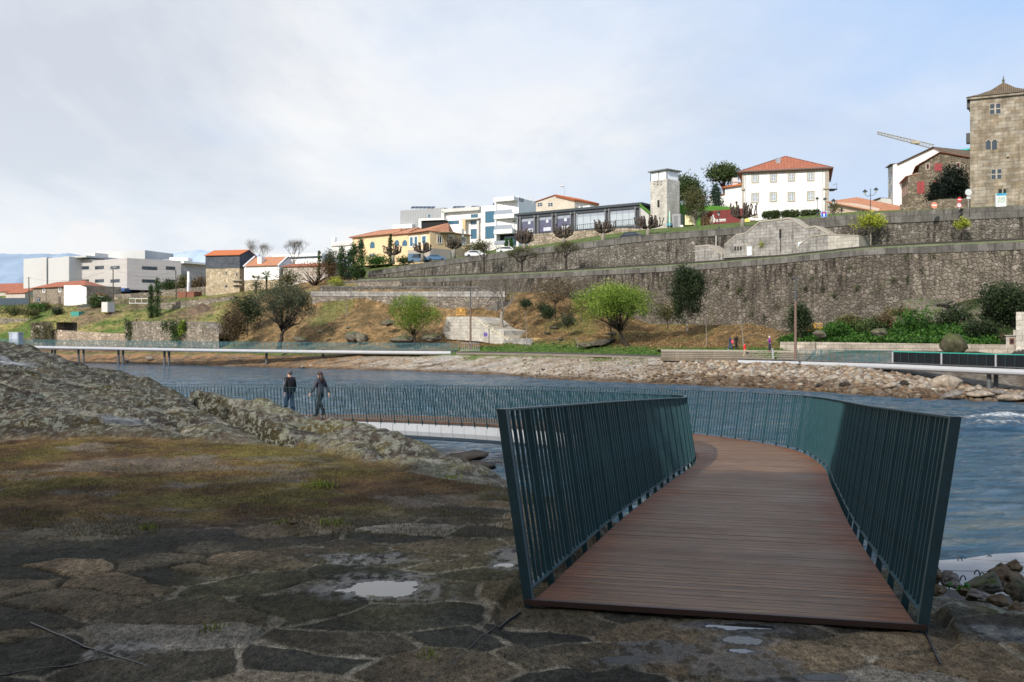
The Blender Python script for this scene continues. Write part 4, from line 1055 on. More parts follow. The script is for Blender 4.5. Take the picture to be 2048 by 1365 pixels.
def window(parent, fc, x0, y0, x1, y1, trim=None, tw=.16, nv=1, nh=0, glass=None, frame=None, name='window', bar=.07, fr=.06, arch=False):
    """surround standing proud of the wall, sash bars and a pane set back between them"""
    c = (x0+x1)/2; u0, u1 = fc.u(x0), fc.u(x1); z0, z1 = fc.z(c, y1), fc.z(c, y0)
    mb = MB()
    if trim:
        fc.box(mb, u0-tw, u0, z0-tw, z1+tw, -.02, .07); fc.box(mb, u1, u1+tw, z0-tw, z1+tw, -.02, .07)
        fc.box(mb, u0, u1, z1, z1+tw, -.02, .07); fc.box(mb, u0, u1, z0-tw, z0, -.02, .09)
        w_ = mb.build(name, trim, parent); mb = MB()
    else: w_ = None
    if frame is not None:
        fc.box(mb, u0, u0+fr, z0, z1, -.01, .045); fc.box(mb, u1-fr, u1, z0, z1, -.01, .045)
        fc.box(mb, u0+fr, u1-fr, z1-fr, z1, -.01, .045); fc.box(mb, u0+fr, u1-fr, z0, z0+fr, -.01, .045)
        for i in range(nv):
            m = u0+(u1-u0)*(i+1)/(nv+1); fc.box(mb, m-bar/2, m+bar/2, z0+fr, z1-fr, -.01, .05)
        for i in range(nh):
            m = z0+(z1-z0)*(i+1)/(nh+1); fc.box(mb, u0+fr, u1-fr, m-bar/3, m+bar/3, -.01, .048)
        if w_ is None: w_ = mb.build(name, frame, parent)
        else: mb.build('frame', frame, w_)
    mb = MB()
    if arch:
        pts = [fc.w(u0, .015, z0), fc.w(u1, .015, z0)]; r_ = (u1-u0)/2; zc = z1-r_
        pts += [fc.w((u0+u1)/2+r_*math.cos(a), .015, zc+r_*math.sin(a)) for a in np.linspace(0, math.pi, 11)]
        mb.add(pts, [tuple(range(len(pts)))])
    else: mb.quad(fc.w(u0, .012, z0), fc.w(u1, .012, z0), fc.w(u1, .012, z1), fc.w(u0, .012, z1))
    if w_ is None: return mb.build(name, glass or m_glass, parent)
    mb.build('pane', glass or m_glass, w_); return w_

def roof_slab(mb, a, b, c, d, th=.12, col=None):
    """tiled slope a-b at the eave, c-d at the ridge (d above a); uv u along the eave"""
    a, b, c, d = map(Vector, (a, b, c, d)); e = (b-a).normalized(); hgt = ((d-a)-e*(d-a).dot(e)).length
    uv = lambda p: ((p-a).dot(e), ((p-a)-e*(p-a).dot(e)).length)
    pts = [a, b, c, d] if (c-d).length > 1e-4 else [a, b, c]
    mb.add(pts, [tuple(range(len(pts)))], [[uv(p) for p in pts]])
    lo = [p-Vector((0, 0, th)) for p in pts]; n = len(pts)
    mb.add(lo, [tuple(reversed(range(n)))], [[uv(p) for p in reversed(pts)]])
    for i in range(n):
        j = (i+1) % n; mb.quad(lo[i], lo[j], pts[j], pts[i], [(0, 0)]*4)
def hip_roof(parent, fp, ze, zr, over=.5, inset=None, mtl=None, name='roof', flip=False):
    """fp: four corners (front-left, front-right, back-right, back-left); ridge parallel to the front"""
    c = [Vector((p[0], p[1], 0)) for p in fp]
    if flip: c = [c[1], c[2], c[3], c[0]]
    ex = (c[1]-c[0]).normalized(); ey = (c[3]-c[0]).normalized(); L = (c[1]-c[0]).length; D = (c[3]-c[0]).length
    q = [c[0]-ex*over-ey*over, c[1]+ex*over-ey*over, c[2]+ex*over+ey*over, c[3]-ex*over+ey*over]
    drop = over*(zr-ze)/(D/2)
    q = [v+Vector((0, 0, ze-drop*.6)) for v in q]
    ins = D/2 if inset is None else inset
    m0, m1 = (q[0]+q[3])/2, (q[1]+q[2])/2; ins2 = min(ins+(over if ins > 0 else 0), (m1-m0).length/2-.01)
    r0 = m0+ex*ins2; r1 = m1-ex*ins2; r0.z = r1.z = zr
    mb = MB()
    roof_slab(mb, q[0], q[1], r1, r0); roof_slab(mb, q[2], q[3], r0, r1)
    if ins > 0: roof_slab(mb, q[1], q[2], r1, r1); roof_slab(mb, q[3], q[0], r0, r0)
    rf = mb.build(name, mtl or m_tile, parent)
    mb2 = MB(); mb2.tube([r0, r1], .13, 6)
    if ins > 0:
        for e, r_ in ((q[0], r0), (q[3], r0), (q[1], r1), (q[2], r1)): mb2.tube([e+Vector((0, 0, .02)), r_], .10, 5)
    mb2.build('ridge_tiles', mtl or m_tile, rf)
    return rf, r0, r1
def body(parent, fc, depth, zb, zt, mtl, name='wall', u0=None, u1=None, gable=None):
    mb = MB(); mb.prism(fc.foot(depth, u0, u1), zb, zt); return mb.build(name, mtl, parent)
def gable_house(parent, fc, depth, zb, ze, zr, wall, roof, over=.35, ridge_front=False):
    """ridge_front: ridge runs parallel to the front; otherwise the gable faces the front"""
    L = fc.L
    mb = MB()
    if ridge_front:
        mb.prism(fc.foot(depth), zb, ze)
        for u in (0, L):
            a, b, m = fc.w(u, 0, ze), fc.w(u, -depth, ze), fc.w(u, -depth/2, zr); mb.add([a, b, m], [(0, 1, 2)], [[(0, ze), (depth, ze), (depth/2, zr)]])
        w_ = mb.build('wall', wall, parent); mb = MB()
        r0, r1 = fc.w(-over, -depth/2, zr+.08), fc.w(L+over, -depth/2, zr+.08); k = over*(zr-ze)/(depth/2)
        roof_slab(mb, fc.w(-over, over, ze-k+.08), fc.w(L+over, over, ze-k+.08), r1, r0); roof_slab(mb, fc.w(L+over, -depth-over, ze-k+.08), fc.w(-over, -depth-over, ze-k+.08), r0, r1)
    else:
        mb.prism(fc.foot(depth), zb, ze)
        for o in (0, -depth):
            a, b, m = fc.w(0, o, ze), fc.w(L, o, ze), fc.w(L/2, o, zr); mb.add([a, b, m], [(0, 1, 2)], [[(0, ze), (L, ze), (L/2, zr)]])
        w_ = mb.build('wall', wall, parent); mb = MB()
        r0, r1 = fc.w(L/2, over, zr+.08), fc.w(L/2, -depth-over, zr+.08); k = over*(zr-ze)/(L/2)
        roof_slab(mb, fc.w(-over, -depth-over, ze-k+.08), fc.w(-over, over, ze-k+.08), r0, r1); roof_slab(mb, fc.w(L+over, over, ze-k+.08), fc.w(L+over, -depth-over, ze-k+.08), r1, r0)
    return w_, mb.build('roof', roof, parent)

# ------------------------------------------------------------------ retaining walls
m_wallA = mat_rubble('big_wall_stone', (.145, .122, .098), (.205, .18, .15), (.07, .058, .045), .62, 1.0, 1.25, .3, ztop=11.6)
m_wallB = mat_rubble('upper_wall_stone', (.17, .15, .125), (.26, .235, .205), (.09, .078, .065), .52, .85, 1.25, ztop=16)
m_wallC = mat_rubble('low_wall_stone', (.26, .22, .18), (.40, .35, .29), (.18, .15, .12), .48, .5, 1.4, .2)
m_wallD = mat_rubble('garden_wall_stone', (.27, .23, .18), (.42, .36, .29), (.16, .13, .10), .5, .4, 1.5, .35)
m_cop = mat_ashlar('granite_coping', (.105, .10, .09), (.17, .16, .145), (.05, .045, .04), 1.5, .9, .8)
m_ash = mat_ashlar('granite_ashlar', (.26, .245, .225), (.36, .34, .315), (.13, .115, .10), 1.05, .48, .55)
m_ashp = mat_ashlar('pale_ashlar', (.42, .39, .34), (.52, .48, .42), (.26, .23, .19), 1.05, .48, .15)
def longwall(name, label, pts, mtl, cat='wall', thick=.8, cop=None, parent=None, coph=.35, bat=0.0, copmat=None):
    """pts: [(px, Y, ytop, ybase)]"""
    t = thing(name, label, cat, P(pts[0][0], pts[0][3], pts[0][1])) if parent is None else parent
    mb = MB(); u = 0; cp = MB()
    for (a, b) in zip(pts, pts[1:]):
        A0, A1 = P(a[0], a[3], a[1]), P(a[0], a[2], a[1]); B0, B1 = P(b[0], b[3], b[1]), P(b[0], b[2], b[1]); L = (B1-A1).xy.length
        d = (B1-A1); n = Vector((d.y, -d.x, 0)).normalized()
        if n.dot(-A0) < 0: n = -n
        A0 = Vector((A1.x, A1.y, A0.z-.6))+n*bat; B0 = Vector((B1.x, B1.y, B0.z-.6))+n*bat; k = -n*thick
        mb.quad(A0, B0, B1, A1, [(u, A0.z), (u+L, B0.z), (u+L, B1.z), (u, A1.z)])
        mb.quad(A1, B1, B1+k, A1+k, [(u, A1.z), (u+L, B1.z), (u+L, B1.z+thick), (u, A1.z+thick)])
        mb.quad(B0+k, A0+k, A1+k, B1+k, [(u+L, B0.z), (u, A0.z), (u, A1.z), (u+L, B1.z)])
        if cop:
            a0, b0 = A1-Vector((0, 0, coph)), B1-Vector((0, 0, coph)); f = n*cop; up = Vector((0, 0, .02))
            cp.quad(a0+f, b0+f, B1+f+up, A1+f+up, [(u, 0), (u+L, 0), (u+L, coph), (u, coph)]); cp.quad(A1+f+up, B1+f+up, B1+k+up, A1+k+up, [(u, 0), (u+L, 0), (u+L, .8), (u, .8)])
            cp.quad(a0, b0, b0+f, a0+f, [(u, 0), (u+L, 0), (u+L, .1), (u, .1)])
        u += L
    # ends
    mb.build('masonry' if parent is None else 'masonry', mtl, t)
    if cop: cp.build('coping', copmat or m_cop, t)
    return t
def wl(k0, k1, n, Yf, T, B): return [(px, Yf(px), T(px), B(px)) for px in np.linspace(k0, k1, n)]
w1base = lambda px: float(np.interp(px, [620, 860, 1100, 1200, 1300, 1400, 1560, 1650, 1800, 2048, 2500], [590, 592, 605, 650, 662, 662, 675, 672, 660, 640, 640]))
longwall('retaining_wall', 'towering stained rubble retaining wall behind the riverside trees', wl(800, 1828, 22, W1Y, W1T, w1base), m_wallA, cop=.12, coph=.8, bat=.5)
m_wallA2 = mat_rubble('clean_wall_stone', (.20, .17, .135), (.275, .24, .195), (.11, .09, .07), .6, .75, 1.3, .25, ztop=11.6)
longwall('retaining_wall', 'paler less stained stretch of the tall rubble wall at far right', [(px, W1Y(px)-.02-max(0, px-1828)*.008, W1T(px), w1base(px)) for px in np.linspace(1827, 2500, 10)], m_wallA2, cop=.12, coph=.9, bat=.5)
longwall('retaining_wall', 'long upper terrace wall below the pollarded trees', wl(735, 1630, 16, W2Y, W2T, lambda px: W1T(px)-3), m_wallB, cop=.1, coph=1.1)
longwall('retaining_wall', 'dark upper wall with tall coping right of the granite steps', [(px, W2Y(px)-.6, W2T(px)+(0 if px > 1640 else 1), W1T(px)-3) for px in np.linspace(1611, 2500, 12)], m_wallB, cop=.12, coph=1.5)
longwall('retaining_wall', 'thin low pale wall on the terrace left of the stained wall', [(px, W1Y(px), W1T(px), W1T(px)+14) for px in np.linspace(655, 799, 6)], m_wallC, cop=.08, coph=.3)
W0 = [(622, 190), (700, 184.6), (780, 178.6), (860, 173.4), (962, 166.3)]
w0y = lambda px: float(np.interp(px, [a for a, b in W0], [b for a, b in W0]))
longwall('retaining_wall', 'lower rubble wall with pale parapet above the brown slope', [(px, w0y(px), 584, float(np.interp(px, [622, 720, 800, 860, 960], [622, 622, 630, 640, 650]))) for px in np.linspace(622, 1010, 8)], m_wallC, cop=.10, coph=.9, copmat=m_ash)
longwall('retaining_wall', 'dark weathered wall band just above the pale parapet', [(px, w0y(px)+5, 573.5, 590) for px in np.linspace(640, 1010, 7)], m_wallB, cop=.06, coph=.3)
# grass verge strips between the walls
for (nm, Yf, T, k0, k1, d0, lab) in [('grass_verge', W1Y, W1T, 700, 2500, 1.0, 'thin grass verge running along the top of the tall wall')]:
    mb = MB(); pts = [P(px, T(px), Yf(px)) for px in np.linspace(k0, k1, 60)]
    nn = Vector((.73, .69, 0))
    for a, b in zip(pts, pts[1:]):
        c0 = (.10, .16, .035); s_ = random.uniform(.7, 1.3)
        mb.quad(a+nn*.9+Vector((0, 0, -.1)), b+nn*.9+Vector((0, 0, -.1)), b+nn*2.1+Vector((0, 0, .42)), a+nn*2.1+Vector((0, 0, .42)))
    mb.build(nm, mat('verge_grass', (.115, .135, .06), .95, .6, 1.2), label=lab, kind='structure')
    mb = MB()
    for a, b in zip(pts, pts[1:]):
        A, B = a+nn*2.12+Vector((0, 0, .2)), b+nn*2.12+Vector((0, 0, .2)); h_ = Vector((0, 0, .48)); k = nn*.3
        mb.hexa([A, B, B+k, A+k, A+h_, B+h_, B+k+h_, A+k+h_])
    mb.build('kerb_wall', m_cop, label='low granite kerb wall behind the grass verge', cat='wall')

# left bank walls
longwall('stone_wall', 'ivy hung stub of old stone wall at the left of the bank', [(62, 217, 645, 686), (104, 213, 645, 688)], m_wallD, thick=6)
longwall('stone_wall', 'pale dry stone wall behind the left footbridge', [(103, 214, 660, 690), (160, 209, 664, 690), (215, 204, 667, 690), (252, 201, 668, 690)], mat_rubble('pale_blocks', (.42, .33, .24), (.58, .47, .36), (.22, .17, .12), .55, .15, 1.8))
longwall('stone_wall', 'ruined ivy covered stone wall above the left footbridge', [(250, 201, 643, 690), (300, 196, 644, 690), (360, 191, 643, 690), (400, 187, 645, 690), (418, 185.5, 655, 692), (438, 184, 668, 692)], m_wallD, thick=4)
longwall('stone_wall', 'dry stone wall bordering the rising garden lane', [(0, 250, 637, 660), (60, 246, 639, 655), (135, 243, 640, 650), (200, 236, 634, 640)], m_wallD)
longwall('stone_wall', 'field wall below the slate clad house', [(318, 231, 608, 628), (360, 229, 604, 624), (400, 228, 600, 622), (440, 227, 596, 620), (470, 225, 594, 616)], m_wallD)
longwall('stone_wall', 'tall earth coloured garden wall left of the slate clad house', [(228, 262, 590, 618), (262, 260, 588, 612), (310, 262, 584, 604), (360, 262, 578, 600), (412, 262, 574, 600)], m_wallD)
longwall('stone_wall', 'rubble wall under the long glass pavilion', [(1056, 208, 470, 503), (1150, 200, 463, 495), (1250, 193, 457, 486), (1330, 187, 462, 480), (1350, 186, 467, 480)], mat_rubble('warm_wall', (.36, .29, .21), (.50, .42, .33), (.24, .19, .14), .55, .25, 1.5))
# low riverside wall on the right, holding the planting
longwall('riverside_wall', 'low clean granite wall holding the green planting at right', [(1560, 112.4, 684.5, 704), (1640, 108.6, 685, 706), (1760, 105, 687, 709), (1880, 101.8, 688.5, 714), (2100, 97, 691, 722), (2500, 86, 695, 735)],
         mat_ashlar('promenade_granite', (.30, .26, .21), (.42, .37, .31), (.15, .12, .10), 1.3, .4, .2), thick=1.0)
# ------------------------------------------------------------------ granite stair gable on the terrace
fs = Fac(1390, W2Y(1390)-3.2, 1730, W2Y(1730)-3.2)
sg = thing('stair_bastion', 'big grey granite bastion with stepped double stair between terraces', 'stone stairs', fs.pt(1560, 520))
out1 = [(1447, 517), (1450, 492), (1473, 472), (1491, 469), (1519, 446), (1579, 438.5), (1612, 458), (1631, 455), (1659, 471), (1660, 505)]
mb = MB(); fs.poly(mb, out1, -3, 0); mb.build('masonry', m_ash, sg)
mb = MB(); fs.poly(mb, [(1393, 524), (1393, 495.6), (1419, 493), (1447, 512), (1447, 522)], -3, .35); mb.build('stair_flank', m_ash, sg)
mb = MB(); fs.poly(mb, [(1601, 511), (1601, 497), (1604, 492), (1627, 475.5), (1661, 471.5), (1661, 505)], -1, .8); mb.build('stair_flank', m_ash, sg)
mb = MB(); fs.poly(mb, [(1661.3, 505), (1661.3, 471.5), (1723, 474), (1723, 500)], -3, .8); mb.build('landing_block', m_ashp, sg)
def coping(pts, o0, o1, h=.22):
    mb = MB()
    for a, b in zip(pts, pts[1:]):
        A, B = fs.pt(*a, o1), fs.pt(*b, o1); C_, D_ = fs.w(fs.u(b[0]), o0, fs.z(*b)), fs.w(fs.u(a[0]), o0, fs.z(*a)); up = Vector((0, 0, h))
        mb.hexa([A, B, C_, D_, A+up, B+up, C_+up, D_+up])
    mb.build('coping', m_stonetrim, sg)
coping(out1[1:9], -3, .08); coping([(1393, 495.6), (1419, 493), (1447, 512)], -3, .42); coping([(1604, 492), (1627, 475.5), (1661, 471.5), (1723, 474)], -1, .88, .12)
def door(parent, fc, x0, y0, x1, y1, mtl, nm='door'):
    mb = MB(); fc.pbox(mb, x0, y0, x1, y1, 0, .05); d = mb.build(nm, mtl, parent)
    mb = MB(); c = (x0+x1)/2; u0, u1, z0, z1 = fc.u(x0), fc.u(x1), fc.z(c, y1), fc.z(c, y0)
    fc.box(mb, u0-.15, u0, z0, z1+.15, -.02, .1); fc.box(mb, u1, u1+.15, z0, z1+.15, -.02, .1); fc.box(mb, u0, u1, z1, z1+.15, -.02, .1)
    mb.build('door_frame', m_stonetrim, d); mb = MB(); fc.box(mb, u1-.18, u1-.1, (z0+z1)/2, (z0+z1)/2+.06, .05, .1); mb.build('handle', m_black, d)
m_pale_door = mat('pale_blue_door', (.62, .68, .75), .5, .06)
door(sg, fs, 1494, 493.5, 1504, 512, m_pale_door); door(sg, fs, 1596.5, 484, 1607, 499, m_pale_door)
for x in (1469, 1474.5, 1480):
    mb = MB(); fs.pbox(mb, x, 494, x+3.2, 502, -.02, .03); mb.build('opening', m_dark, sg)
mb = MB(); fs.pbox(mb, 1558.5, 459.5, 1563, 477, -.02, .03); mb.build('drain_slit', m_dark, sg)
mb = MB(); fs.pbox(mb, 1560, 477, 1562.5, 505, -.02, .012); mb.build('damp_stain', mat('stain', (.07, .055, .04), .9, .5, 1.5), sg)
mb = MB(); fs.tube = None
c = P(1432, 495, W2Y(1432)-1); mb.tube([c, c+Vector((0, 0, 1.75))], .05, 6); mb.build('post', m_framew, label='slim white post on the terrace left of the granite bastion', cat='post')
# ------------------------------------------------------------------ riverside staircase block (left centre)
f0 = Fac(884, 160, 1046, 146)
st = thing('stone_staircase', 'massive granite block with a stair descending to the riverside path', 'stairs', f0.pt(960, 685))
mb = MB(); f0.poly(mb, [(886, 664), (893, 634), (935, 634), (955, 637), (980, 658), (1008, 662), (1008, 692), (960, 684), (893, 679)], -5, 0); mb.build('masonry', m_ashp, st)
mb = MB(); f0.poly(mb, [(1008, 692), (1008, 677.5), (1045, 677.5), (1062, 690), (1062, 694)], -5, .05); mb.build('lower_block', m_ash, st)
m_step = mat('pale_steps', (.52, .46, .36), .9, .15, 2)
mb = MB()
for i in range(15):
    x = 944+i*4.6 if i < 8 else 946+i*4.7; x2 = x+7
    y = 635+i*2.95 if i < 8 else 660+(i-8)*2.9
    f0.pbox(mb, x, y, x2, y+4.2, -4.6, -.3)
    f0.pbox(mb, x, y, x+4.9, y+3.0, -.3, .06)
mb.build('steps', m_step, st)
mb = MB()
for x0, y0, x1, y1 in [(940, 617, 976, 643), (978, 643, 1004, 656)]:
    for k in (0, .5, 1): a = f0.pt(x0+(x1-x0)*k, y0+(y1-y0)*k, -4.7); mb.tube([a-Vector((0, 0, 1.0)), a], .03, 4)
    mb.tube([f0.pt(x0, y0, -4.7), f0.pt(x1, y1, -4.7)], .03, 4)
mb.build('handrail', m_black, st)
mb = MB(); f0.pbox(mb, 967.5, 666, 975, 674, 0, .01); f0.pbox(mb, 969.5, 668, 972, 672.5, .01, .014)
mb.build('graffiti', mat('violet_paint', (.11, .08, .28), .8, .2), st)
fu = Fac(940, 168, 992, 163)
t2 = thing('stone_staircase', 'dark upper flight of steps climbing behind the bare tree', 'stairs', fu.pt(960, 634))
mb = MB()
for i in range(12):
    x = 946+i*3.9; y = 631-i*2.5; fu.pbox(mb, x, y, x+4.3, 636, -3, -.01*i)
mb.build('steps', mat('dark_steps', (.13, .115, .10), .95, .3, 1.5), t2)
mb = MB(); fu.tube = None
mb.tube([fu.pt(946, 622, .1), fu.pt(992, 594, .1)], .035, 4)
for k in (0, .33, .66, 1): a = fu.pt(946+46*k, 622-28*k, .1); mb.tube([a-Vector((0, 0, .95)), a], .03, 4)
mb.build('handrail', m_black, t2)
# golden lower flight
fy = Fac(1046, 145.5, 1085, 144); ty = thing('stone_staircase', 'small flight of yellowish steps at the foot of the leafy slope', 'stairs', fy.pt(1060, 694))
mb = MB()
for i in range(5): fy.pbox(mb, 1046+i*3.2, 677+i*3.3, 1068+i*4.8, 682+i*3.3, -2.6-i*.0, -2.2+i*.45)
mb.build('steps', mat('yellow_steps', (.42, .32, .14), .9, .2, 2), ty)
# riverside terrace steps + boardwalk
tt = thing('terrace_steps', 'long low stone terrace steps where people stand by the river', 'steps', P(1440, 716, 111))
m_tst = mat_ashlar('terrace_stone', (.135, .105, .075), (.18, .145, .105), (.08, .065, .045), 2.2, .5, .1)
m_tedge = mat('terrace_edge', (.33, .30, .25), .9, .1, 2)
tp = lambda px, f: (float(np.interp(px, [1322, 1560, 1720], [121.5-6.5*f, 111.5-3.8*f, 106-2.5*f])), float(np.interp(px, [1322, 1560, 1720], [700+17.5*f, 702+19*f, 709+15*f])))
mb = MB(); me_ = MB()
for i in range(5):
    f, f2 = i/5, (i+1)/5
    for x0, x1 in zip(np.linspace(1322, 1720, 12), np.linspace(1322, 1720, 12)[1:]):
        a = [P(x, tp(x, f)[1], tp(x, f)[0]) for x in (x0, x1)]; b = [P(x, tp(x, f2)[1], tp(x, f2)[0]) for x in (x0, x1)]
        u = [PX(x0, 115), PX(x1, 115)]
        # tread then riser
        mb.quad(b[0]+Vector((0, 0, a[0].z-b[0].z)), b[1]+Vector((0, 0, a[1].z-b[1].z)), a[1], a[0], [(u[0], 0), (u[1], 0), (u[1], .8), (u[0], .8)])
        mb.quad(b[0]-Vector((0, 0, .3)), b[1]-Vector((0, 0, .3)), b[1]+Vector((0, 0, a[1].z-b[1].z)), b[0]+Vector((0, 0, a[0].z-b[0].z)), [(u[0], 0), (u[1], 0), (u[1], .3), (u[0], .3)])
        e = .16 if i == 0 else .05; c0, c1 = b[0]+Vector((0, -.05, a[0].z-b[0].z+.01)), b[1]+Vector((0, -.05, a[1].z-b[1].z+.01))
        me_.quad(c0-Vector((0, 0, e)), c1-Vector((0, 0, e)), c1, c0); me_.quad(c0, c1, c1+Vector((0, .5, 0)), c0+Vector((0, .5, 0)))
    for x0, x1 in ((1322, 1720),):
        pass
for x0, x1 in zip(np.linspace(1322, 1720, 12), np.linspace(1322, 1720, 12)[1:]):
    a = [P(x, tp(x, 0)[1], tp(x, 0)[0]) for x in (x0, x1)]; k = Vector((0, 5, 0))
    mb.quad(a[0], a[1], a[1]+k, a[0]+k, [(PX(x0, 115), 3), (PX(x1, 115), 3), (PX(x1, 115), 8), (PX(x0, 115), 8)])
mb.build('treads', m_tst, tt); me_.build('nosing', m_tedge, tt)
bw = MB(); ed = MB()
bpts = [(912, 147.5, 706), (980, 142.5, 706.5), (1060, 136, 707.5), (1150, 130, 709.5), (1240, 124.5, 712), (1330, 119, 715), (1420, 113.5, 718), (1500, 109, 722)]
for a, b in zip(bpts, bpts[1:]):
    A, B = P(a[0], a[2], a[1]), P(b[0], b[2], b[1]); k = Vector((.6, 1.9, 0)); h_ = Vector((0, 0, .28))
    bw.hexa([A-h_, B-h_, B+k-h_, A+k-h_, A, B, B+k, A+k])
    for o in (Vector((0, -.04, .0)), k):
        ed.hexa([A+o, B+o, B+o+Vector((0, .1, 0)), A+o+Vector((0, .1, 0)), A+o+Vector((0, 0, .14)), B+o+Vector((0, 0, .14)), B+o+Vector((0, .1, .14)), A+o+Vector((0, .1, .14))])
tb = thing('boardwalk', 'dark edged boardwalk running along the far shore', 'boardwalk', P(1200, 712, 127))
bw.build('deck', mat('board_grey', (.20, .17, .14), .8, .2, 3), tb); ed.build('edge_beam', mat('edge_dark', (.06, .055, .06), .6, .2, 3), tb)

# stairs right of the people (1545-1580)
fr_ = Fac(1536, 116, 1582, 113.5); tr = thing('stone_staircase', 'grey stone steps rising to the foot of the tall wall', 'stairs', fr_.pt(1555, 702))
mb = MB()
for i in range(9): fr_.pbox(mb, 1540+i*2.4, 697.5-i*3.4, 1582, 703, -1.0-i*.9, -.2-i*.85)
mb.build('steps', mat('grey_steps', (.30, .28, .25), .95, .25, 1.5), tr)
mb = MB()
for a, b in [((1523, 684), (1529, 675)), ((1529, 675), (1558, 650))]: mb.tube([fr_.pt(*a, -2), fr_.pt(*b, -4)], .04, 4)
for x, y in [(1523, 684), (1541, 665), (1557, 651), (1567, 651)]: a = fr_.pt(x, y, -3); mb.tube([a, a-Vector((0, 0, 1))], .04, 4)
mb.build('handrail', m_black, tr)

# ------------------------------------------------------------------ the two far footbridges
def far_bridge(name, lab, pts, teal, r0=0, mesh_end=1.0):
    """pts: (px, Y, ydeck)"""
    q = [P(a, c, b) for a, b, c in pts]; cum = [0]
    for a, b in zip(q, q[1:]): cum.append(cum[-1]+(b-a).xy.length)
    L = cum[-1]; ar = np.array([tuple(v) for v in q])
    def pf(s, o=0):
        s = min(max(s, 0), L); x, y, z = (float(np.interp(s, cum, ar[:, i])) for i in range(3))
        e = 1.0; s0, s1 = max(0, s-e), min(L, s+e); d = Vector((np.interp(s1, cum, ar[:, 0])-np.interp(s0, cum, ar[:, 0]), np.interp(s1, cum, ar[:, 1])-np.interp(s0, cum, ar[:, 1]))).normalized()
        return Vector((x+d.y*o, y-d.x*o, z)), math.atan2(d.y, d.x)
    t = thing(name, lab, 'footbridge', q[0])
    girder(t, pf, 0, L, mat('grey_white_steel', (.46, .47, .50), .45, .1, .8), seg=3.0, half=1.16, depth=.66, joints=False)
    mb = MB(); s = 0
    while s < L-.1:
        e = min(s+1.5, L); a = [pf(s, -1.1)[0], pf(s, 1.1)[0], pf(e, 1.1)[0], pf(e, -1.1)[0]]; mb.quad(*a); s = e
    mb.build('deck', mat('board_grey', (.2, .17, .14)), t)
    for side in (-1, 1):
        mb = MB()
        def rb(o, z, w_, h_):
            s = r0; pr = None
            while True:
                c, hd = pf(s, o); n = Vector((math.sin(hd), -math.cos(hd), 0))*w_/2; u = Vector((0, 0, h_/2)); c = c+Vector((0, 0, z)); cur = [c-n-u, c+n-u, c+n+u, c-n+u]
                if pr: mb.add(pr+cur, [(0, 1, 5, 4), (1, 2, 6, 5), (2, 3, 7, 6), (3, 0, 4, 7)])
                if s >= L*mesh_end: break
                pr = cur; s = min(s+2, L*mesh_end)
        rb(side*1.3, 1.1, .06, .03); rb(side*1.16, .1, .05, .02)
        rl = mb.build('railing', teal, t)
        mb = MB(); s = r0; i = 0
        while s < L*mesh_end:
            a, b = pf(s, side*1.15)[0], pf(s, side*1.3)[0]; w_ = .022 if i % 5 else .05
            d = (pf(min(s+.1, L))[0]-pf(max(0, s-.1))[0]).normalized()*w_
            mb.quad(a-d+Vector((0, 0, .02)), a+d+Vector((0, 0, .02)), b+d+Vector((0, 0, 1.1)), b-d+Vector((0, 0, 1.1))); s += .2; i += 1
        mb.build('baluster', teal, rl, kind='stuff')
    return t, pf, L
m_tealf = mat('far_teal', (.045, .12, .135), .5, .15, 1)
lb, lpf, lL = far_bridge('footbridge', 'long white and teal footbridge along the left far bank', [(-260, 225, 688), (-60, 208, 689.5), (75, 196, 691.5), (200, 186, 693.5), (408, 170, 697), (600, 162, 699.5), (760, 156, 701), (909, 150, 702)], m_tealf)
for px in (104, 110, 157, 167, 237, 246, 329, 338, 533, 646):
    c = P(px, 700, float(np.interp(px, [75, 200, 408, 760, 909], [196, 186, 170, 156, 150]))+.8); mb = MB(); mb.tube([c, Vector((c.x, c.y, WATER-.6))], .22, 8)
    mb.build('pier', mat('pier_steel', (.09, .095, .10), .6, .2), lb)
rb_, rpf, rL = far_bridge('footbridge', 'white tube footbridge with dark screens over the right shore', [(1484, 109, 719), (1545, 107, 720), (1650, 102, 722.5), (1786, 95, 726), (1900, 90, 730.5), (2048, 84, 736.5), (2300, 76, 746)], m_tealf, r0=7.5, mesh_end=.445)
for px in (1978, 1992):
    c = P(px, 745, 86.5+(px-1978)*.03); mb = MB(); mb.tube([c, Vector((c.x, c.y, WATER-.8))], .2, 8); mb.build('pier', mat('pier_steel', (.09, .095, .10)), rb_)
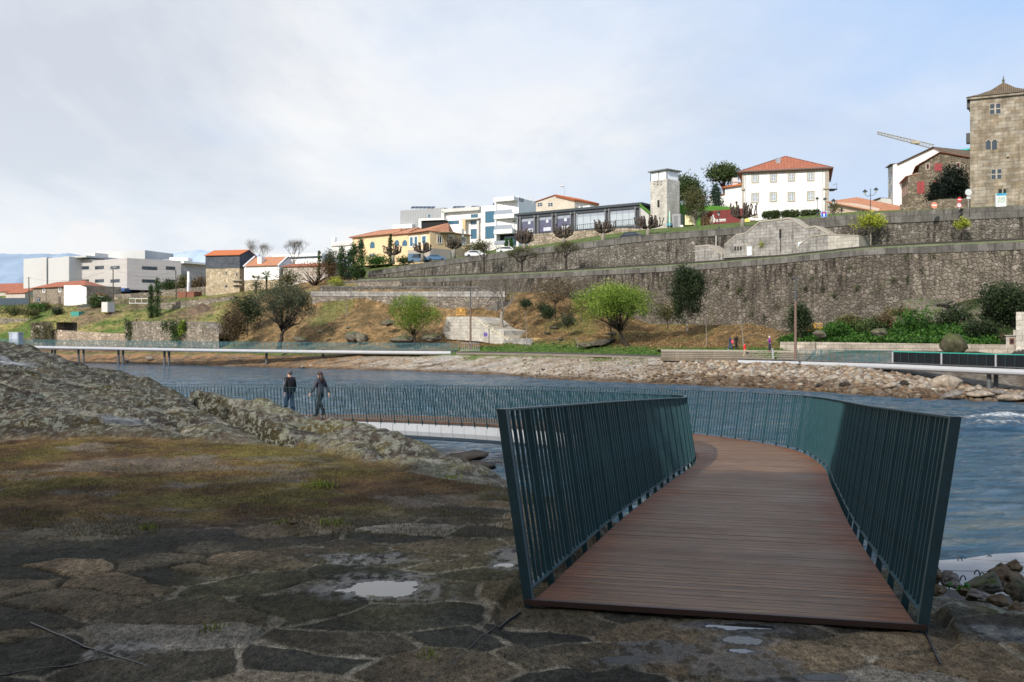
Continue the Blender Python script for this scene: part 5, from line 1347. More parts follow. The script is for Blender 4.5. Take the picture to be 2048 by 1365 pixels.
# dark leaning screens
m_screen = mat('dark_screen', (.012, .016, .02), .3, .2, .5); m_green = mat('sea_green_edge', (.03, .30, .24), .5, .1)
bxs = [1786, 1883.5, 1992, 2110, 2240]
for a, b in zip(bxs, bxs[1:]):
    Ya, Yb = [float(np.interp(x, [1786, 1900, 2048, 2300], [95, 90, 84, 76]))-1.35 for x in (a, b)]
    yt = lambda x: float(np.interp(x, [1786, 2048, 2300], [705, 712, 716])); yb = lambda x: float(np.interp(x, [1786, 2048, 2300], [725.5, 736, 745]))
    A0, B0, B1, A1 = P(a, yb(a), Ya+.12), P(b, yb(b), Yb+.12), P(b, yt(b), Yb-.1), P(a, yt(a), Ya-.1)
    mb = MB(); k = Vector((.03, .05, 0)); mb.hexa([A0, B0, B0+k, A0+k, A1, B1, B1+k, A1+k]); s_ = mb.build('screen_panel', m_screen, rb_)
    mb = MB(); h_ = Vector((0, 0, .09)); mb.hexa([A1-k, B1-k, B1+k*2, A1+k*2, A1+h_-k, B1+h_-k, B1+h_+k*2, A1+h_+k*2]); mb.build('top_trim', m_green, s_)
    mb = MB(); mb.tube([A0-k*2, A1-k*2], .09, 4); mb.build('end_bracket', m_white, s_)
    for q in np.linspace(0, 1, 7)[1:-1]: mb = MB(); mb.tube([A0.lerp(B0, q)-k, A1.lerp(B1, q)-k], .03, 4); mb.build('rib', mat('screen_rib', (.03, .06, .07), .4), s_)
mb = MB(); a, b, c, d = P(1545, 719, 107), P(1547.5, 719, 107), P(1546.5, 698, 106.8), P(1543.5, 698, 106.8)
k = Vector((0, .15, 0)); mb.hexa([a, b, b+k, a+k, d, c, c+k, d+k]); mb.build('end_post', m_white, rb_)
# ================================================================== BUILDINGS
# --- white mansion
f = Fac(1484, 188, 1658, 183.7); zb, ze, zr = f.z(1570, 446), f.z(1570, 340.5), 35.6
t = thing('mansion', 'large white two storey mansion with red hipped roof on the hill', 'house', f.pt(1570, 446))
body(t, f, 15, zb-3, ze, m_plaster)
hip_roof(t, f.foot(15), ze+.1, zr, .75, inset=7.6, mtl=m_tile2)
mb = MB(); f.box(mb, -.7, f.L+.7, ze-.12, ze+.04, -.2, .78); mb.build('gutter', mat('gutter', (.10, .10, .10), .5), t)
mb = MB(); 
for i in range(60): f.box(mb, i*f.L/60+.03, i*f.L/60+.16, ze-.62, ze-.42, 0, .08)
f.box(mb, 0, f.L, ze-.40, ze-.14, 0, .14); mb.build('cornice', m_stonetrim, t)
for x0, x1, wy0, wy1 in [(1479.5, 1487.5, 348, 445), (1649.5, 1657.5, 340, 445)]:
    mb = MB(); f.pbox(mb, x0 if x0 > 1484 else 1484.2, wy0, x1, wy1, -.05, .10); mb.build('corner_pilaster', m_stonetrim, t)
for x0, x1 in [(1478, 1489), (1647, 1659.5)]:
    mb = MB(); f.pbox(mb, max(x0, 1482), 376.5 if x0 > 1600 else 378.5, x1, 379.5 if x0 > 1600 else 381.5, -.1, .3); mb.build('ledge', m_stonetrim, t)
for x in (1490, 1645.5):
    mb = MB(); u = f.u(x); mb.tube([f.w(u, .15, ze-.1), f.w(u, .15, zb)], .05, 6); mb.build('downpipe', mat('pipe_grey', (.25, .25, .25), .5), t)
for i, (x, ya, yb) in enumerate([(1505, 350.5, 365), (1541.5, 349, 363.5), (1577.5, 348, 361.5), (1616, 346.5, 361)]):
    window(t, f, x, ya, x+10.5, yb, m_stonetrim, .22, 1, 2 if i == 0 else 1, mat('sky_glass', (.32, .36, .40), .15), m_framew)
for x, ya, yb in [(1505, 389, 404.5), (1541.5, 387.5, 402.5), (1577.5, 387, 402), (1616, 385.5, 400.5)]:
    window(t, f, x, ya, x+10.5, yb, m_stonetrim, .24, 1, 1, mat('sky_glass', (.32, .36, .40), .15), m_framew)
window(t, f, 1507, 431.5, 1514, 434.5, m_stonetrim, .22, 0, 0, m_dark, m_framew)
mb = MB(); f.pbox(mb, 1497, 441.5, 1511, 452, 0, .08); mb.build('door', mat('dark_red_door', (.16, .03, .025), .6), t)
c = f.w(f.L*.42, -4, 34.0); mb = MB(); mb.box((c.x-.5, c.y-.4, 33.4), (c.x+.3, c.y+.3, 34.75)); mb.build('roof_vent', mat('vent_grey', (.3, .32, .34), .5), t)
# small balcony bits on the right side
q = f.w(f.L+.5, -2, f.z(1650, 378)); mb = MB(); mb.box((q.x-.6, q.y-1.2, q.z-.1), (q.x+.7, q.y+1.2, q.z+.05)); mb.tube([q+Vector((.6, -1.1, 0)), q+Vector((.6, -1.1, 1))], .03, 4); mb.tube([q+Vector((.6, -1.1, 1)), q+Vector((.6, 1.1, 1))], .03, 4); mb.build('balcony', m_black, t)
# --- annex left of the mansion
f = Fac(1450, 197, 1484, 194); t = thing('annex_house', 'white annex with orange roof and chimney beside the mansion', 'house', f.pt(1466, 440))
body(t, f, 10, f.z(1466, 446), f.z(1466, 374), m_plaster)
hip_roof(t, f.foot(10), f.z(1466, 373), f.z(1484, 364)+.9, .5, inset=3, mtl=m_tileb)
mb = MB(); q = f.w(.9, -2, f.z(1452, 368)); mb.box((q.x-.5, q.y-.5, q.z-1), (q.x+.5, q.y+.5, q.z+1.2)); mb.box((q.x-.65, q.y-.65, q.z+.35), (q.x+.65, q.y+.65, q.z+.55)); mb.build('chimney', m_plaster2, t)
f = Fac(1418, 225, 1456, 220); t = thing('distant_house', 'far white house with orange roof behind the dark conifer', 'house', f.pt(1437, 440))
gable_house(t, f, 9, f.z(1437, 450), f.z(1437, 391), f.z(1437, 384.5), m_plaster, m_tileb, ridge_front=True)
# --- orange roofed long shed right of mansion
f = Fac(1659, 178, 1772, 163); t = thing('long_shed', 'long low building with sloping orange roof right of the mansion', 'building', f.pt(1700, 430))
mb = MB(); f.poly(mb, [(1659, 440), (1659, 404), (1690, 407), (1740, 417), (1772, 428), (1772, 440)], -10, 0); mb.build('wall', mat('sand_plaster', (.55, .43, .33), .9, .1), t)
mb = MB(); a, b = f.pt(1656, 404.5, .5), f.pt(1775, 427, .5); c, d = f.w(f.u(1775), -6, f.z(1775, 417.5)), f.w(f.u(1656), -6, f.z(1656, 392.5)); roof_slab(mb, a, b, c, d); mb.build('roof', m_tile, t)
f = Fac(1722, 190, 1790, 182); t = thing('grey_shed', 'drab grey gabled house behind the long orange roof', 'house', f.pt(1750, 425))
mb = MB(); f.poly(mb, [(1722, 430), (1722, 411), (1762, 397), (1790, 402), (1790, 430)], -8, 0); mb.build('wall', m_plaster2, t)
mb = MB(); roof_slab(mb, f.pt(1720, 411, .3), f.w(f.u(1720), -8, f.z(1720, 411)), f.w(f.u(1762), -8, f.z(1762, 396)), f.pt(1762, 396, .3)); mb.build('roof', m_tilem, t)
# --- white tall house and stone house, right
f = Fac(1786, 178, 1845, 172); t = thing('townhouse', 'tall white house with brown tiled gable roof behind the stone house', 'house', f.pt(1800, 425))
mb = MB(); f.poly(mb, [(1786, 440), (1786, 331), (1869, 297), (1925, 320), (1925, 440)], -9, 0); mb.build('wall', m_plaster, t)
mb = MB(); roof_slab(mb, f.w(f.u(1796), -16, f.z(1796, 326)), f.w(f.u(1796), .4, f.z(1796, 329)), f.pt(1869, 294.5, .4), f.w(f.u(1869), -16, f.z(1869, 294))); roof_slab(mb, f.pt(1926, 318, .4), f.w(f.u(1926), -9, f.z(1926, 318)), f.w(f.u(1869), -9, f.z(1869, 294.5)), f.pt(1869, 294.5, .4))
mb.build('roof', m_tilem, t)
f2 = Fac(1776, 196, 1786.2, 178.2); mb = MB(); mb.prism(f2.foot(3), f2.z(1786, 440), [f2.z(1776, 337), f2.z(1786, 331.5), f2.z(1786, 331.5), f2.z(1776, 337)]); mb.build('side_wall', m_plaster2, t)  # left side of the white house, its shade put in as grey plaster
mb = MB(); roof_slab(mb, f2.w(-.5, .5, f2.z(1776, 335)), f2.w(f2.L+.3, .5, f2.z(1786, 329.5)), f2.w(f2.L+.3, -3, f2.z(1786, 327)), f2.w(-.5, -3, f2.z(1776, 333))); mb.build('eave', m_tilem, t)
for y in (350, 376, 402): window(t, f2, 1779, y, 1783, y+13, None, .1, 0, 1, m_glass, m_black)
mb = MB(); q = f.w(f.u(1898), -6, f.z(1898, 300)); mb.tube([q-Vector((0, 0, 2)), q+Vector((0, 0, .6))], .55, 8); mb.tube([q+Vector((0, 0, .6)), q+Vector((0, 0, .9))], .8, 8); mb.build('chimney', m_plaster2, t)
t0 = f.w(f.u(1892), -8, f.z(1892, 304)); mb = MB(); mb.tube([t0-Vector((0, 0, 1)), t0+Vector((0, 0, 4.2))], .05, 4)
for dz, l in ((4.1, .8), (3.6, .5), (2.9, .7), (2.6, .4)): mb.tube([t0+Vector((-l, 0, dz)), t0+Vector((l, 0, dz-.1))], .035, 4)
mb.build('aerial', m_black, label='tall thin television aerial above the stone house roofs', cat='aerial')
f = Fac(1816, 166, 1941, 163); t = thing('stone_house', 'dark rubble stone gabled house with red shutters beside the tower', 'house', f.pt(1870, 425))
mb = MB(); f.poly(mb, [(1816, 440), (1816, 352), (1838, 345), (1838, 328), (1880, 306), (1941, 318), (1941, 440)], -10, 0)
m_rub3 = mat_rubble('dark_house_rubble', (.20, .16, .115), (.33, .27, .20), (.24, .20, .15), .38, .35, 1.5); mb.build('wall', m_rub3, t)
f2 = Fac(1795.5, 183, 1816.2, 166.2); mb = MB(); mb.prism(f2.foot(6), f2.z(1816, 445), [f2.z(1795.5, 373), f2.z(1816, 354), f2.z(1816, 354)+2, f2.z(1795.5, 373)+2]); mb.build('side_wall', m_rub3, t)
mb = MB(); roof_slab(mb, f2.w(-.3, .4, f2.z(1795.5, 374)), f2.w(f2.L+.3, .4, f2.z(1816, 353.5)), f2.w(f2.L+.3, -5, f2.z(1816, 348)), f2.w(-.3, -5, f2.z(1795.5, 370)))
roof_slab(mb, f.w(f.u(1830), -10, f.z(1830, 333)), f.pt(1830, 334, .35), f.pt(1880, 304.5, .35), f.w(f.u(1880), -10, f.z(1880, 304.5))); roof_slab(mb, f.pt(1943, 316, .35), f.w(f.u(1943), -10, f.z(1943, 316)), f.w(f.u(1880), -10, f.z(1880, 304.5)), f.pt(1880, 304.5, .35))
mb.build('roof', m_tile2, t)
m_shut = mat('red_shutter', (.26, .03, .03), .6, .15)
for x0, x1, y0, y1, nv in [(1869, 1884, 328, 343, 1), (1834, 1849, 364, 388, 1), (1868, 1876, 362, 372, 0)]:
    window(t, f, x0, y0, x1, y1, None, .2, nv, 3, m_dark, m_shut, bar=.12)
    mb = MB(); c = (x0+x1)/2
    for k in (0, 1):
        u0 = f.u(x0)+(f.u(x1)-f.u(x0))*(.0+.56*k); f.box(mb, u0, u0+(f.u(x1)-f.u(x0))*.42, f.z(c, y1), f.z(c, y0), .05, .10)
    mb.build('shutter', m_shut, t)
for x0, x1, y0, y1 in [(1853, 1858, 329, 339), (1914, 1919, 327, 336)]: window(t, f, x0, y0, x1, y1, m_stonetrim, .15, 0, 0, m_dark, m_shut)
for i in range(5): window(t, f2, 1798+i*3.7, 381-i*2.5, 1800+i*3.7, 399-i*2.3, None, .1, 0, 0, m_shut, m_stonetrim)
f = Fac(1895, 200, 1945, 196); t = thing('modern_block', 'white flat block with turquoise roof edge glimpsed by the tower', 'building', f.pt(1920, 330)); body(t, f, 8, f.z(1920, 340), f.z(1920, 306), m_plaster)
mb = MB(); f.box(mb, -.5, f.L+.5, f.z(1920, 304), f.z(1920, 301), -8, .6); mb.build('roof', mat('turquoise', (.06, .42, .40), .5), t)
for x in (1905, 1916, 1927): window(t, f, x, 311, x+7, 316, None, .1, 1, 0, m_glass, m_framew)
# --- crane
t = thing('tower_crane', 'grey lattice crane jib slanting above the rooftops', 'crane', P(1860, 300, 240))
a, b = P(1754, 268.5, 240), P(1868, 299, 240); mb = MB(); k = Vector((0, 0, 1.0)); n_ = 18
mb.tube([a, b], .13, 4); mb.tube([a+k*.5, b+k], .13, 4)
for i in range(n_):
    p, q = a.lerp(b, i/n_), a.lerp(b, (i+1)/n_); mb.tube([p, q+k*(.5+.5*(i+1)/n_)], .07, 3); mb.tube([p+k*(.5+.5*i/n_), q], .07, 3)
mb.build('jib', mat('crane_grey', (.34, .31, .27), .6), t)
mb = MB(); q = a.lerp(b, .68); mb.box((q.x-1.0, q.y-.4, q.z+.1), (q.x+.8, q.y+.4, q.z+.75)); mb.build('trolley', mat('crane_yellow', (.42, .36, .25), .6), t)
mb = MB(); mb.tube([b, b-Vector((0, 0, 14))], .5, 4); mb.build('mast', mat('crane_grey', (.34, .31, .27)), t)
# --- medieval tower right
f = Fac(1940, 150, 2074, 146); t = thing('stone_tower', 'tall square medieval granite tower with pyramid tiled roof at right', 'tower', f.pt(2000, 415)); D = f.L
zt = f.z(1940, 196); m_tow = mat_ashlar('tower_stone', (.235, .185, .125), (.34, .30, .24), (.17, .14, .105), 1.1, .5, .35, vary=1.4)
body(t, f, D, f.z(2000, 430), zt, m_tow)
ft = f.foot(D+1.2, -.5, f.L+.5, .5); cx, cy = sum(p[0] for p in ft)/4, sum(p[1] for p in ft)/4
mb = MB(); ap = Vector((cx, cy, zt+2.9)); rings = [(1, 0), (.66, .65), (.33, 1.5), (.0, 2.9)]
for (k0, h0), (k1, h1) in zip(rings, rings[1:]):
    for i in range(4):
        p, q = ft[i], ft[(i+1) % 4]; g = lambda c_, k, h: Vector((cx+(c_[0]-cx)*k, cy+(c_[1]-cy)*k, zt+h)); L = math.hypot(q[0]-p[0], q[1]-p[1])
        mb.quad(g(p, k0, h0), g(q, k0, h0), g(q, k1, h1), g(p, k1, h1), [(L/2*(1-k0), h0*2), (L/2*(1+k0), h0*2), (L/2*(1+k1), h1*2), (L/2*(1-k1), h1*2)])
rf = mb.build('roof', m_tilem, t)
mb = MB(); mb.tube([ap, ap+Vector((0, 0, 1.0))], [.16, .03], 6); mb.ball(ap+Vector((0, 0, .25)), .22); mb.build('finial', mat('verdigris', (.10, .12, .06), .8), rf)
mb = MB(); f.box(mb, -.35, f.L+.35, zt-.35, zt-.02, -.3, .35); f.box(mb, -.4, 0, zt-.35, zt-.02, -D, .35); mb.build('cornice', m_tow, t)
for x0, x1, y0, y1, nh in [(1979, 2002, 208, 229.5, 1), (1982, 2004, 339, 360, 1)]: window(t, f, x0, y0, x1, y1, None, .18, 1, nh, m_glass, m_stonetrim, bar=.22)
for x0, x1 in [(1972, 1981.5), (1984, 1994)]: window(t, f, x0, 281, x1, 300, None, .15, 0, 0, m_glass, None, arch=True)
mb = MB()
for x0, x1 in [(1970.5, 1983), (1983, 1995.5)]:
    c = (f.u(x0)+f.u(x1))/2; r_ = (f.u(x1)-f.u(x0))/2-.08; zc = f.z(1983, 284.5)
    mb.tube([f.w(c+r_*math.cos(a), .04, zc+r_*math.sin(a)) for a in np.linspace(0, math.pi, 9)], .10, 5)
f.pbox(mb, 1982, 282, 1983.6, 301, 0, .08); mb.build('arched_surround', m_stonetrim, t)
mb = MB(); f.pbox(mb, 1997, 379, 2012, 388, 0, .02); mb.build('opening', m_dark, t)
mb = MB(); f.pbox(mb, 2004.3, 379, 2006.5, 388, .02, .12); f.pbox(mb, 2013, 311, 2018, 315, 0, .35); mb.build('stone_block', m_stonetrim, t)
mb = MB(); f.pbox(mb, 2040, 338, 2074, 425, 0, .9); mb.build('buttress', m_tow, t)
for q_ in ((-.55, 285, 266), (-.45, 215, 196.5)): mb = MB(); f.box(mb, q_[0], 0, f.z(1940, q_[1]), f.z(1940, q_[2]), -1.8, -.3); mb.build('shutter', m_black, t)
# front garden wall left of tower and cars strip
longwall('stone_wall', 'mossy rubble garden wall in front of the stone house', [(1800, 152, 410, 428), (1850, 149, 405, 426), (1880, 147.5, 399, 426), (1940, 145.5, 398, 426)], m_rub3)
# --- concrete lift tower
f = Fac(1301, 187, 1334, 184); t = thing('lift_tower', 'slender concrete lift tower with white glazed top beside the green roof', 'tower', f.pt(1318, 455)); D = f.L*.9
m_lift = mat_ashlar('lift_concrete', (.47, .44, .39), (.53, .50, .45), (.40, .37, .33), 1.1, .6, .12)
mb = MB(); mb.prism(f.foot(D), f.z(1318, 460), f.z(1318, 361)); mb.prism(f.foot(D), f.z(1318, 344.5), f.z(1318, 343)); mb.build('shaft', m_lift, t)
mb = MB(); mb.prism(f.foot(D-.2, .15, f.L-.15, -.1), f.z(1318, 361), f.z(1318, 344.5)); mb.build('light_box', mat('opal_panel', (.85, .86, .87), .4, .03), t)
mb = MB(); 
for u in (.0, f.L/2-.04, f.L-.14): f.box(mb, u, u+.10, f.z(1318, 361), f.z(1318, 344), -.05, .03)
f.box(mb, f.L-.02, f.L+.03, f.z(1318, 361), f.z(1318, 344), -D, -D+.14)
mb.build('mullion', m_black, t)
mb = MB(); f.box(mb, -.35, f.L+.35, f.z(1318, 343.2), f.z(1318, 341.2), -D-.3, .4); mb.build('roof', mat('roof_grey', (.16, .165, .165), .6), t)
mb = MB()
for x in (1308.5, 1315.5, 1322.5):
    f.pbox(mb, x-1, 362.5, x+1.2, 365, -.02, .03); f.pbox(mb, x-1, 368.5, x+1.2, 370.5, -.02, .02)
f.pbox(mb, 1315, 401, 1319, 415.5, -.02, .03); mb.build('opening', m_dark, t)
# --- glass pavilion
f = Fac(1036, 212, 1283, 195); t = thing('glass_pavilion', 'long low glass walled pavilion with dark roof edge on the hill', 'building', f.pt(1160, 465))
z0, zt = 22.7, f.z(1160, 420.5)
body(t, f, 8, z0-1.5, zt-.2, mat('interior', (.05, .055, .065), .8), u0=.1, u1=f.L-.1)
mb = MB(); f.box(mb, -.4, f.L+.4, zt-.15, zt+.32, -8, .7); mb.build('roof', mat('zinc_dark', (.045, .055, .065), .5), t)
mb = MB(); f.box(mb, 0, f.L, zt-.75, zt-.2, -.1, .35); mb.build('fascia', mat('zinc_mid', (.055, .06, .07), .5), t)
for x in (1037, 1042, 1070.5, 1078, 1106, 1114, 1143, 1151, 1212, 1219.5, 1272, 1281.5):
    mb = MB(); u = f.u(x); f.box(mb, u-.12, u+.12, z0-.5, zt-.2, .05, .4); mb.build('column', mat('mullion_grey', (.18, .18, .19), .4, .1), t)
for i, (x0, x1, gl) in enumerate([(1044, 1069, 0), (1079.5, 1105, 0), (1115.5, 1142, 0), (1152.5, 1211, 1), (1221, 1271, 1)]):
    u0, u1 = f.u(x0), f.u(x1); mb = MB(); f.box(mb, u0, u1, z0, zt-.8, .02, .06)
    g = mb.build('glazing', [m_glassp, mat('lilac_blind', (.10, .10, .16), .4), mat('pale_blind', (.42, .46, .50), .35)][2 if gl else 1], t)
    mb = MB(); f.box(mb, u0, u1, (z0+zt)/2+.5, zt-.85, .062, .075); mb.build('blind', m_glassp, g)
    mb = MB(); nn_ = 2 if not gl else 4
    for k in range(1, nn_): m = u0+(u1-u0)*k/nn_; f.box(mb, m-.03, m+.03, z0, zt-.8, .06, .1)
    mb.build('sash_bar', mat('mullion_grey', (.2, .2, .21)), g)
    if not gl:
        mb = MB(); m = u0+(u1-u0)*.6; f.box(mb, m-.3, m+.3, z0+1.9, z0+2.5, .062, .07); f.box(mb, m-.9, m+.9, z0+.2, z0+.9, .062, .07); mb.build('table', mat('white_cloth', (.6, .62, .68)), g)
mb = MB()
for a, b in zip(range(1160, 1290, 4), range(1164, 1294, 4)):
    p = f.pt(a, float(np.interp(a, [1160, 1290], [466, 453])), 3.2); mb.tube([p, p+Vector((0, 0, 1.15))], .035, 3)
for h_ in (.1, 1.1): mb.tube([f.pt(1158, 466.2, 3.2)+Vector((0, 0, h_)), f.pt(1292, 452.6, 3.2)+Vector((0, 0, h_))], .04, 4)
mb.build('green_railing', mat('dark_green_metal', (.03, .09, .06), .5), label='dark green metal railing in front of the glass pavilion', cat='railing')
# green roof strip + glass balustrade + green wall
m_turf = mat('green_turf', (.07, .19, .025), .95, .3, 1.2, bump=.4)
mb = MB(); q = [f.w(f.u(1182)-0, -9, f.z(1182, 418)), f.w(f.u(1262), -9, f.z(1262, 409)), f.w(f.u(1300), -9, f.z(1300, 408)), f.w(f.u(1300), -14, f.z(1300, 400)+.9), f.w(f.u(1182), -14, f.z(1182, 406))]
mb.add([q[0]-Vector((0, 0, 2)), q[2]-Vector((0, 0, 2)), q[3], q[4]], [(0, 1, 2, 3)]); mb.build('turf_roof', m_turf, label='sloping green turf roof rising behind the glass pavilion', cat='roof')
f3 = Fac(1334, 196, 1500, 190); mb = MB(); f3.poly(mb, [(1338, 465), (1338, 409), (1400, 411), (1470, 415), (1484, 420), (1484, 450)], -3, 0); mb.build('green_wall', m_turf, label='bright green planted wall behind the brown leaved tree', cat='wall')
f4 = Fac(1281, 194, 1302, 190); mb = MB(); q = [f4.pt(1281, 407, .2), f4.pt(1302, 424, .2), f4.pt(1302, 431, .2), f4.pt(1281, 413, .2)]; mb.add(q+[v+Vector((0, 4, 0)) for v in q], [(0, 3, 2, 1), (4, 5, 6, 7), (0, 1, 5, 4), (3, 7, 6, 2)]); mb.build('turf_ramp', m_turf, label='narrow turf covered ramp edge descending to the lift tower', cat='ramp')
mb = MB(); mb.add([f4.pt(1281, 412, .0), f4.pt(1303, 430, .0), f4.pt(1303, 458, 0), f4.pt(1281, 458, 0)], [(0, 3, 2, 1)]); mb.build('ramp_wall', m_plaster2, label='grey wedge shaped wall below the turf ramp', cat='wall')
gb = thing('glass_balustrade', 'glass balustrade with slim posts on the turf roof', 'balustrade', f.pt(1240, 408, -14))
mb = MB(); mb.tube([f.w(f.u(1180), -14, f.z(1180, 406.5)), f.w(f.u(1303), -14, f.z(1303, 403.5))], .22, 4); mb.build('kerb', m_conc, gb)
for x in (1180, 1206, 1228, 1246, 1267, 1287):
    p = f.w(f.u(x), -14, f.z(x, 407-(x-1180)*.02)); mb = MB(); mb.tube([p, p+Vector((0, 0, 1.35))], .05, 4); mb.build('post', m_black, gb)
tg = NT('clear_glass'); tg.b.inputs['Transmission Weight'].default_value = 1; tg.rough(.02); tg.base((.75, .88, .9)); tg.b.inputs['IOR'].default_value = 1.05
mb = MB(); a, b = f.w(f.u(1181), -13.9, f.z(1181, 407)), f.w(f.u(1300), -13.9, f.z(1300, 404)); mb.quad(a, b, b+Vector((0, 0, 1.2)), a+Vector((0, 0, 1.2))); mb.build('pane', tg.m, gb)
# --- dark red tourism sign wall
f = Fac(1401, 184, 1484, 179); t = thing('sign_wall', 'dark red hoarding with white logo and lettering reading turismo', 'sign', f.pt(1440, 452))
mb = MB(); f.pbox(mb, 1401, 421, 1484, 450.5, -.3, 0); mb.build('panel', mat('wine_red', (.16, .022, .02), .6, .3, 1.2), t)
mb = MB(); rr = random.Random(8)
for i in range(150):
    x = 1401+rr.random()**1.3*24; y = rr.uniform(426, 450)
    if x > 1402+(y-423)*.95+4: continue
    f.poly(mb, [(x-1.2, y), (x, y-1.3), (x+1.2, y), (x, y+1.3)], 0, .02+rr.random()*.03)
mb.build('mosaic', mat('gold_mosaic', (.62, .42, .20), .6, .35, 8), t)
m_wp = mat('white_paint', (.80, .78, .75), .6, .04)
mb = MB()
for pts in ([(1422, 437), (1424, 440), (1422.5, 447), (1424.5, 440)], ):
    pass
def stroke(pts, r_=.11): mb.tube([f.pt(x, y, .06) for x, y in pts], r_, 5)
stroke([(1421, 436), (1423, 435), (1424, 438), (1423, 443), (1421.5, 448)]); stroke([(1424, 438), (1425.5, 436), (1427, 440), (1426.5, 444)]); stroke([(1426, 430.5), (1427.2, 434), (1426.3, 439), (1428, 446.5)]); stroke([(1426.5, 439), (1429, 437), (1430, 441), (1429, 445)])
mb.build('logo', m_wp, t)
def text(body_, fc, x0, x1, ybase, o, mtl, parent, name='lettering', bold=.02, size=None):
    cu = bpy.data.curves.new(name, 'FONT'); cu.body = body_; cu.size = 1; cu.extrude = .01; cu.offset = bold
    ob = bpy.data.objects.new('tmp', cu); COL.objects.link(ob); bpy.context.view_layer.update()
    me = bpy.data.meshes.new_from_object(ob.evaluated_get(bpy.context.evaluated_depsgraph_get())); bpy.data.objects.remove(ob); bpy.data.curves.remove(cu)
    xs = [v.co.x for v in me.vertices]; W_ = max(xs)-min(xs); k = (fc.u(x1)-fc.u(x0))/W_; u0 = fc.u(x0); zb_ = fc.z((x0+x1)/2, ybase); off = wloc(parent); mn = min(xs)
    sy = k if size is None else size
    for v in me.vertices:
        q = fc.w(u0+(v.co.x-mn)*k, o+v.co.z, zb_+v.co.y*sy); v.co = q-off
    me.materials.append(mtl); ob = bpy.data.objects.new(name, me); COL.objects.link(ob); ob.parent = parent; return ob
text('turismo', f, 1431.5, 1452, 442.5, .05, m_wp, t, bold=.03)
mb = MB(); f.pbox(mb, 1432, 443.3, 1452, 444, 0, .04); mb.build('underline', m_wp, t)
# doorway, poster and kiosk bits at the green wall
f = Fac(1342, 184, 1392, 182); t = thing('entrance_kiosk', 'small concrete doorway with grey door beside the lift tower', 'doorway', f.pt(1354, 456))
mb = MB(); f.pbox(mb, 1344, 429, 1361, 456, -2, 0); mb.build('wall', m_conc, t); mb = MB(); f.pbox(mb, 1347.5, 432.5, 1355.5, 456, 0, .04); mb.build('door', mat('grey_door', (.16, .17, .18), .5), t)
mb = MB(); f.pbox(mb, 1370, 430.5, 1389, 450.5, -.1, 0); t = mb.build('poster_board', mat('cream_board', (.72, .62, .38), .7, .12, 2), label='cream and yellow poster board against the green wall', cat='poster')
t = thing('feather_flag', 'narrow green and yellow feather flag beside the lift tower', 'flag', f.pt(1341, 456, 1)); mb = MB(); mb.quad(f.pt(1340.5, 447, 1), f.pt(1344, 447, 1), f.pt(1343, 424, 1), f.pt(1341, 426, 1)); mb.build('cloth', mat('flag_green', (.25, .60, .40), .7, .5, 1), t); mb = MB(); mb.tube([f.pt(1342.5, 457, 1), f.pt(1342.5, 423, 1)], .04, 4); mb.build('pole', m_framew, t)
mb = MB(); f.pbox(mb, 1336, 448, 1345, 453, -.8, .8); mb.build('planter_box', mat('teal_box', (.03, .25, .33), .5), label='low teal box at the base of the feather flag', cat='box')
mb = MB(); f.pbox(mb, 1362, 451.5, 1367, 455, -.4, .4); mb.build('white_block', m_plaster, label='small white block on the lawn by the doorway', cat='block')
f = Fac(1487, 183, 1500, 182.5); mb = MB(); c = f.pt(1491, 444); mb.disc(c+Vector((.2, -.1, 0)), .62, f.n.to_3d(), .1); mb.disc(c+Vector((-.3, -.2, -.3)), .42, f.n.to_3d(), .1); mb.build('yellow_sculpture', mat('yellow_paint', (.80, .62, .15), .6), label='rounded yellow cut-out standing right of the pollarded tree', cat='cut-out')
# --- red gable small house on hill
f = Fac(1088, 232, 1149, 226); t = thing('gabled_house', 'cream gabled house with orange roof edge above the glass pavilion', 'house', f.pt(1110, 420))
mb = MB(); f.poly(mb, [(1072, 425), (1072, 404), (1112, 391), (1149, 400), (1149, 425)], -9, 0); mb.build('wall', mat('worn_plaster', (.55, .48, .39), .9, .25, .6), t)
mb = MB(); roof_slab(mb, f.w(f.u(1070), -9, f.z(1070, 404)), f.pt(1070, 404.5, .3), f.pt(1112, 390, .3), f.w(f.u(1112), -9, f.z(1112, 390))); roof_slab(mb, f.pt(1150.5, 399.5, .3), f.w(f.u(1150.5), -9, f.z(1150, 399.5)), f.w(f.u(1112), -9, f.z(1112, 390)), f.pt(1112, 390, .3), .5); mb.build('roof', m_tileb, t)
for x in (1075, 1096): window(t, f, x, 406, x+10, 414, None, .1, 1, 1, m_glass, m_framew)
f = Fac(1157, 226, 1180, 224); t = thing('plant_room', 'small white rooftop box with grey ventilation unit', 'building', f.pt(1168, 420)); body(t, f, 5, f.z(1168, 425), f.z(1168, 413), m_plaster); mb = MB(); f.pbox(mb, 1161, 413, 1166, 420, 0, .2); mb.build('vent', mat('vent_grey', (.3, .3, .3)), t)
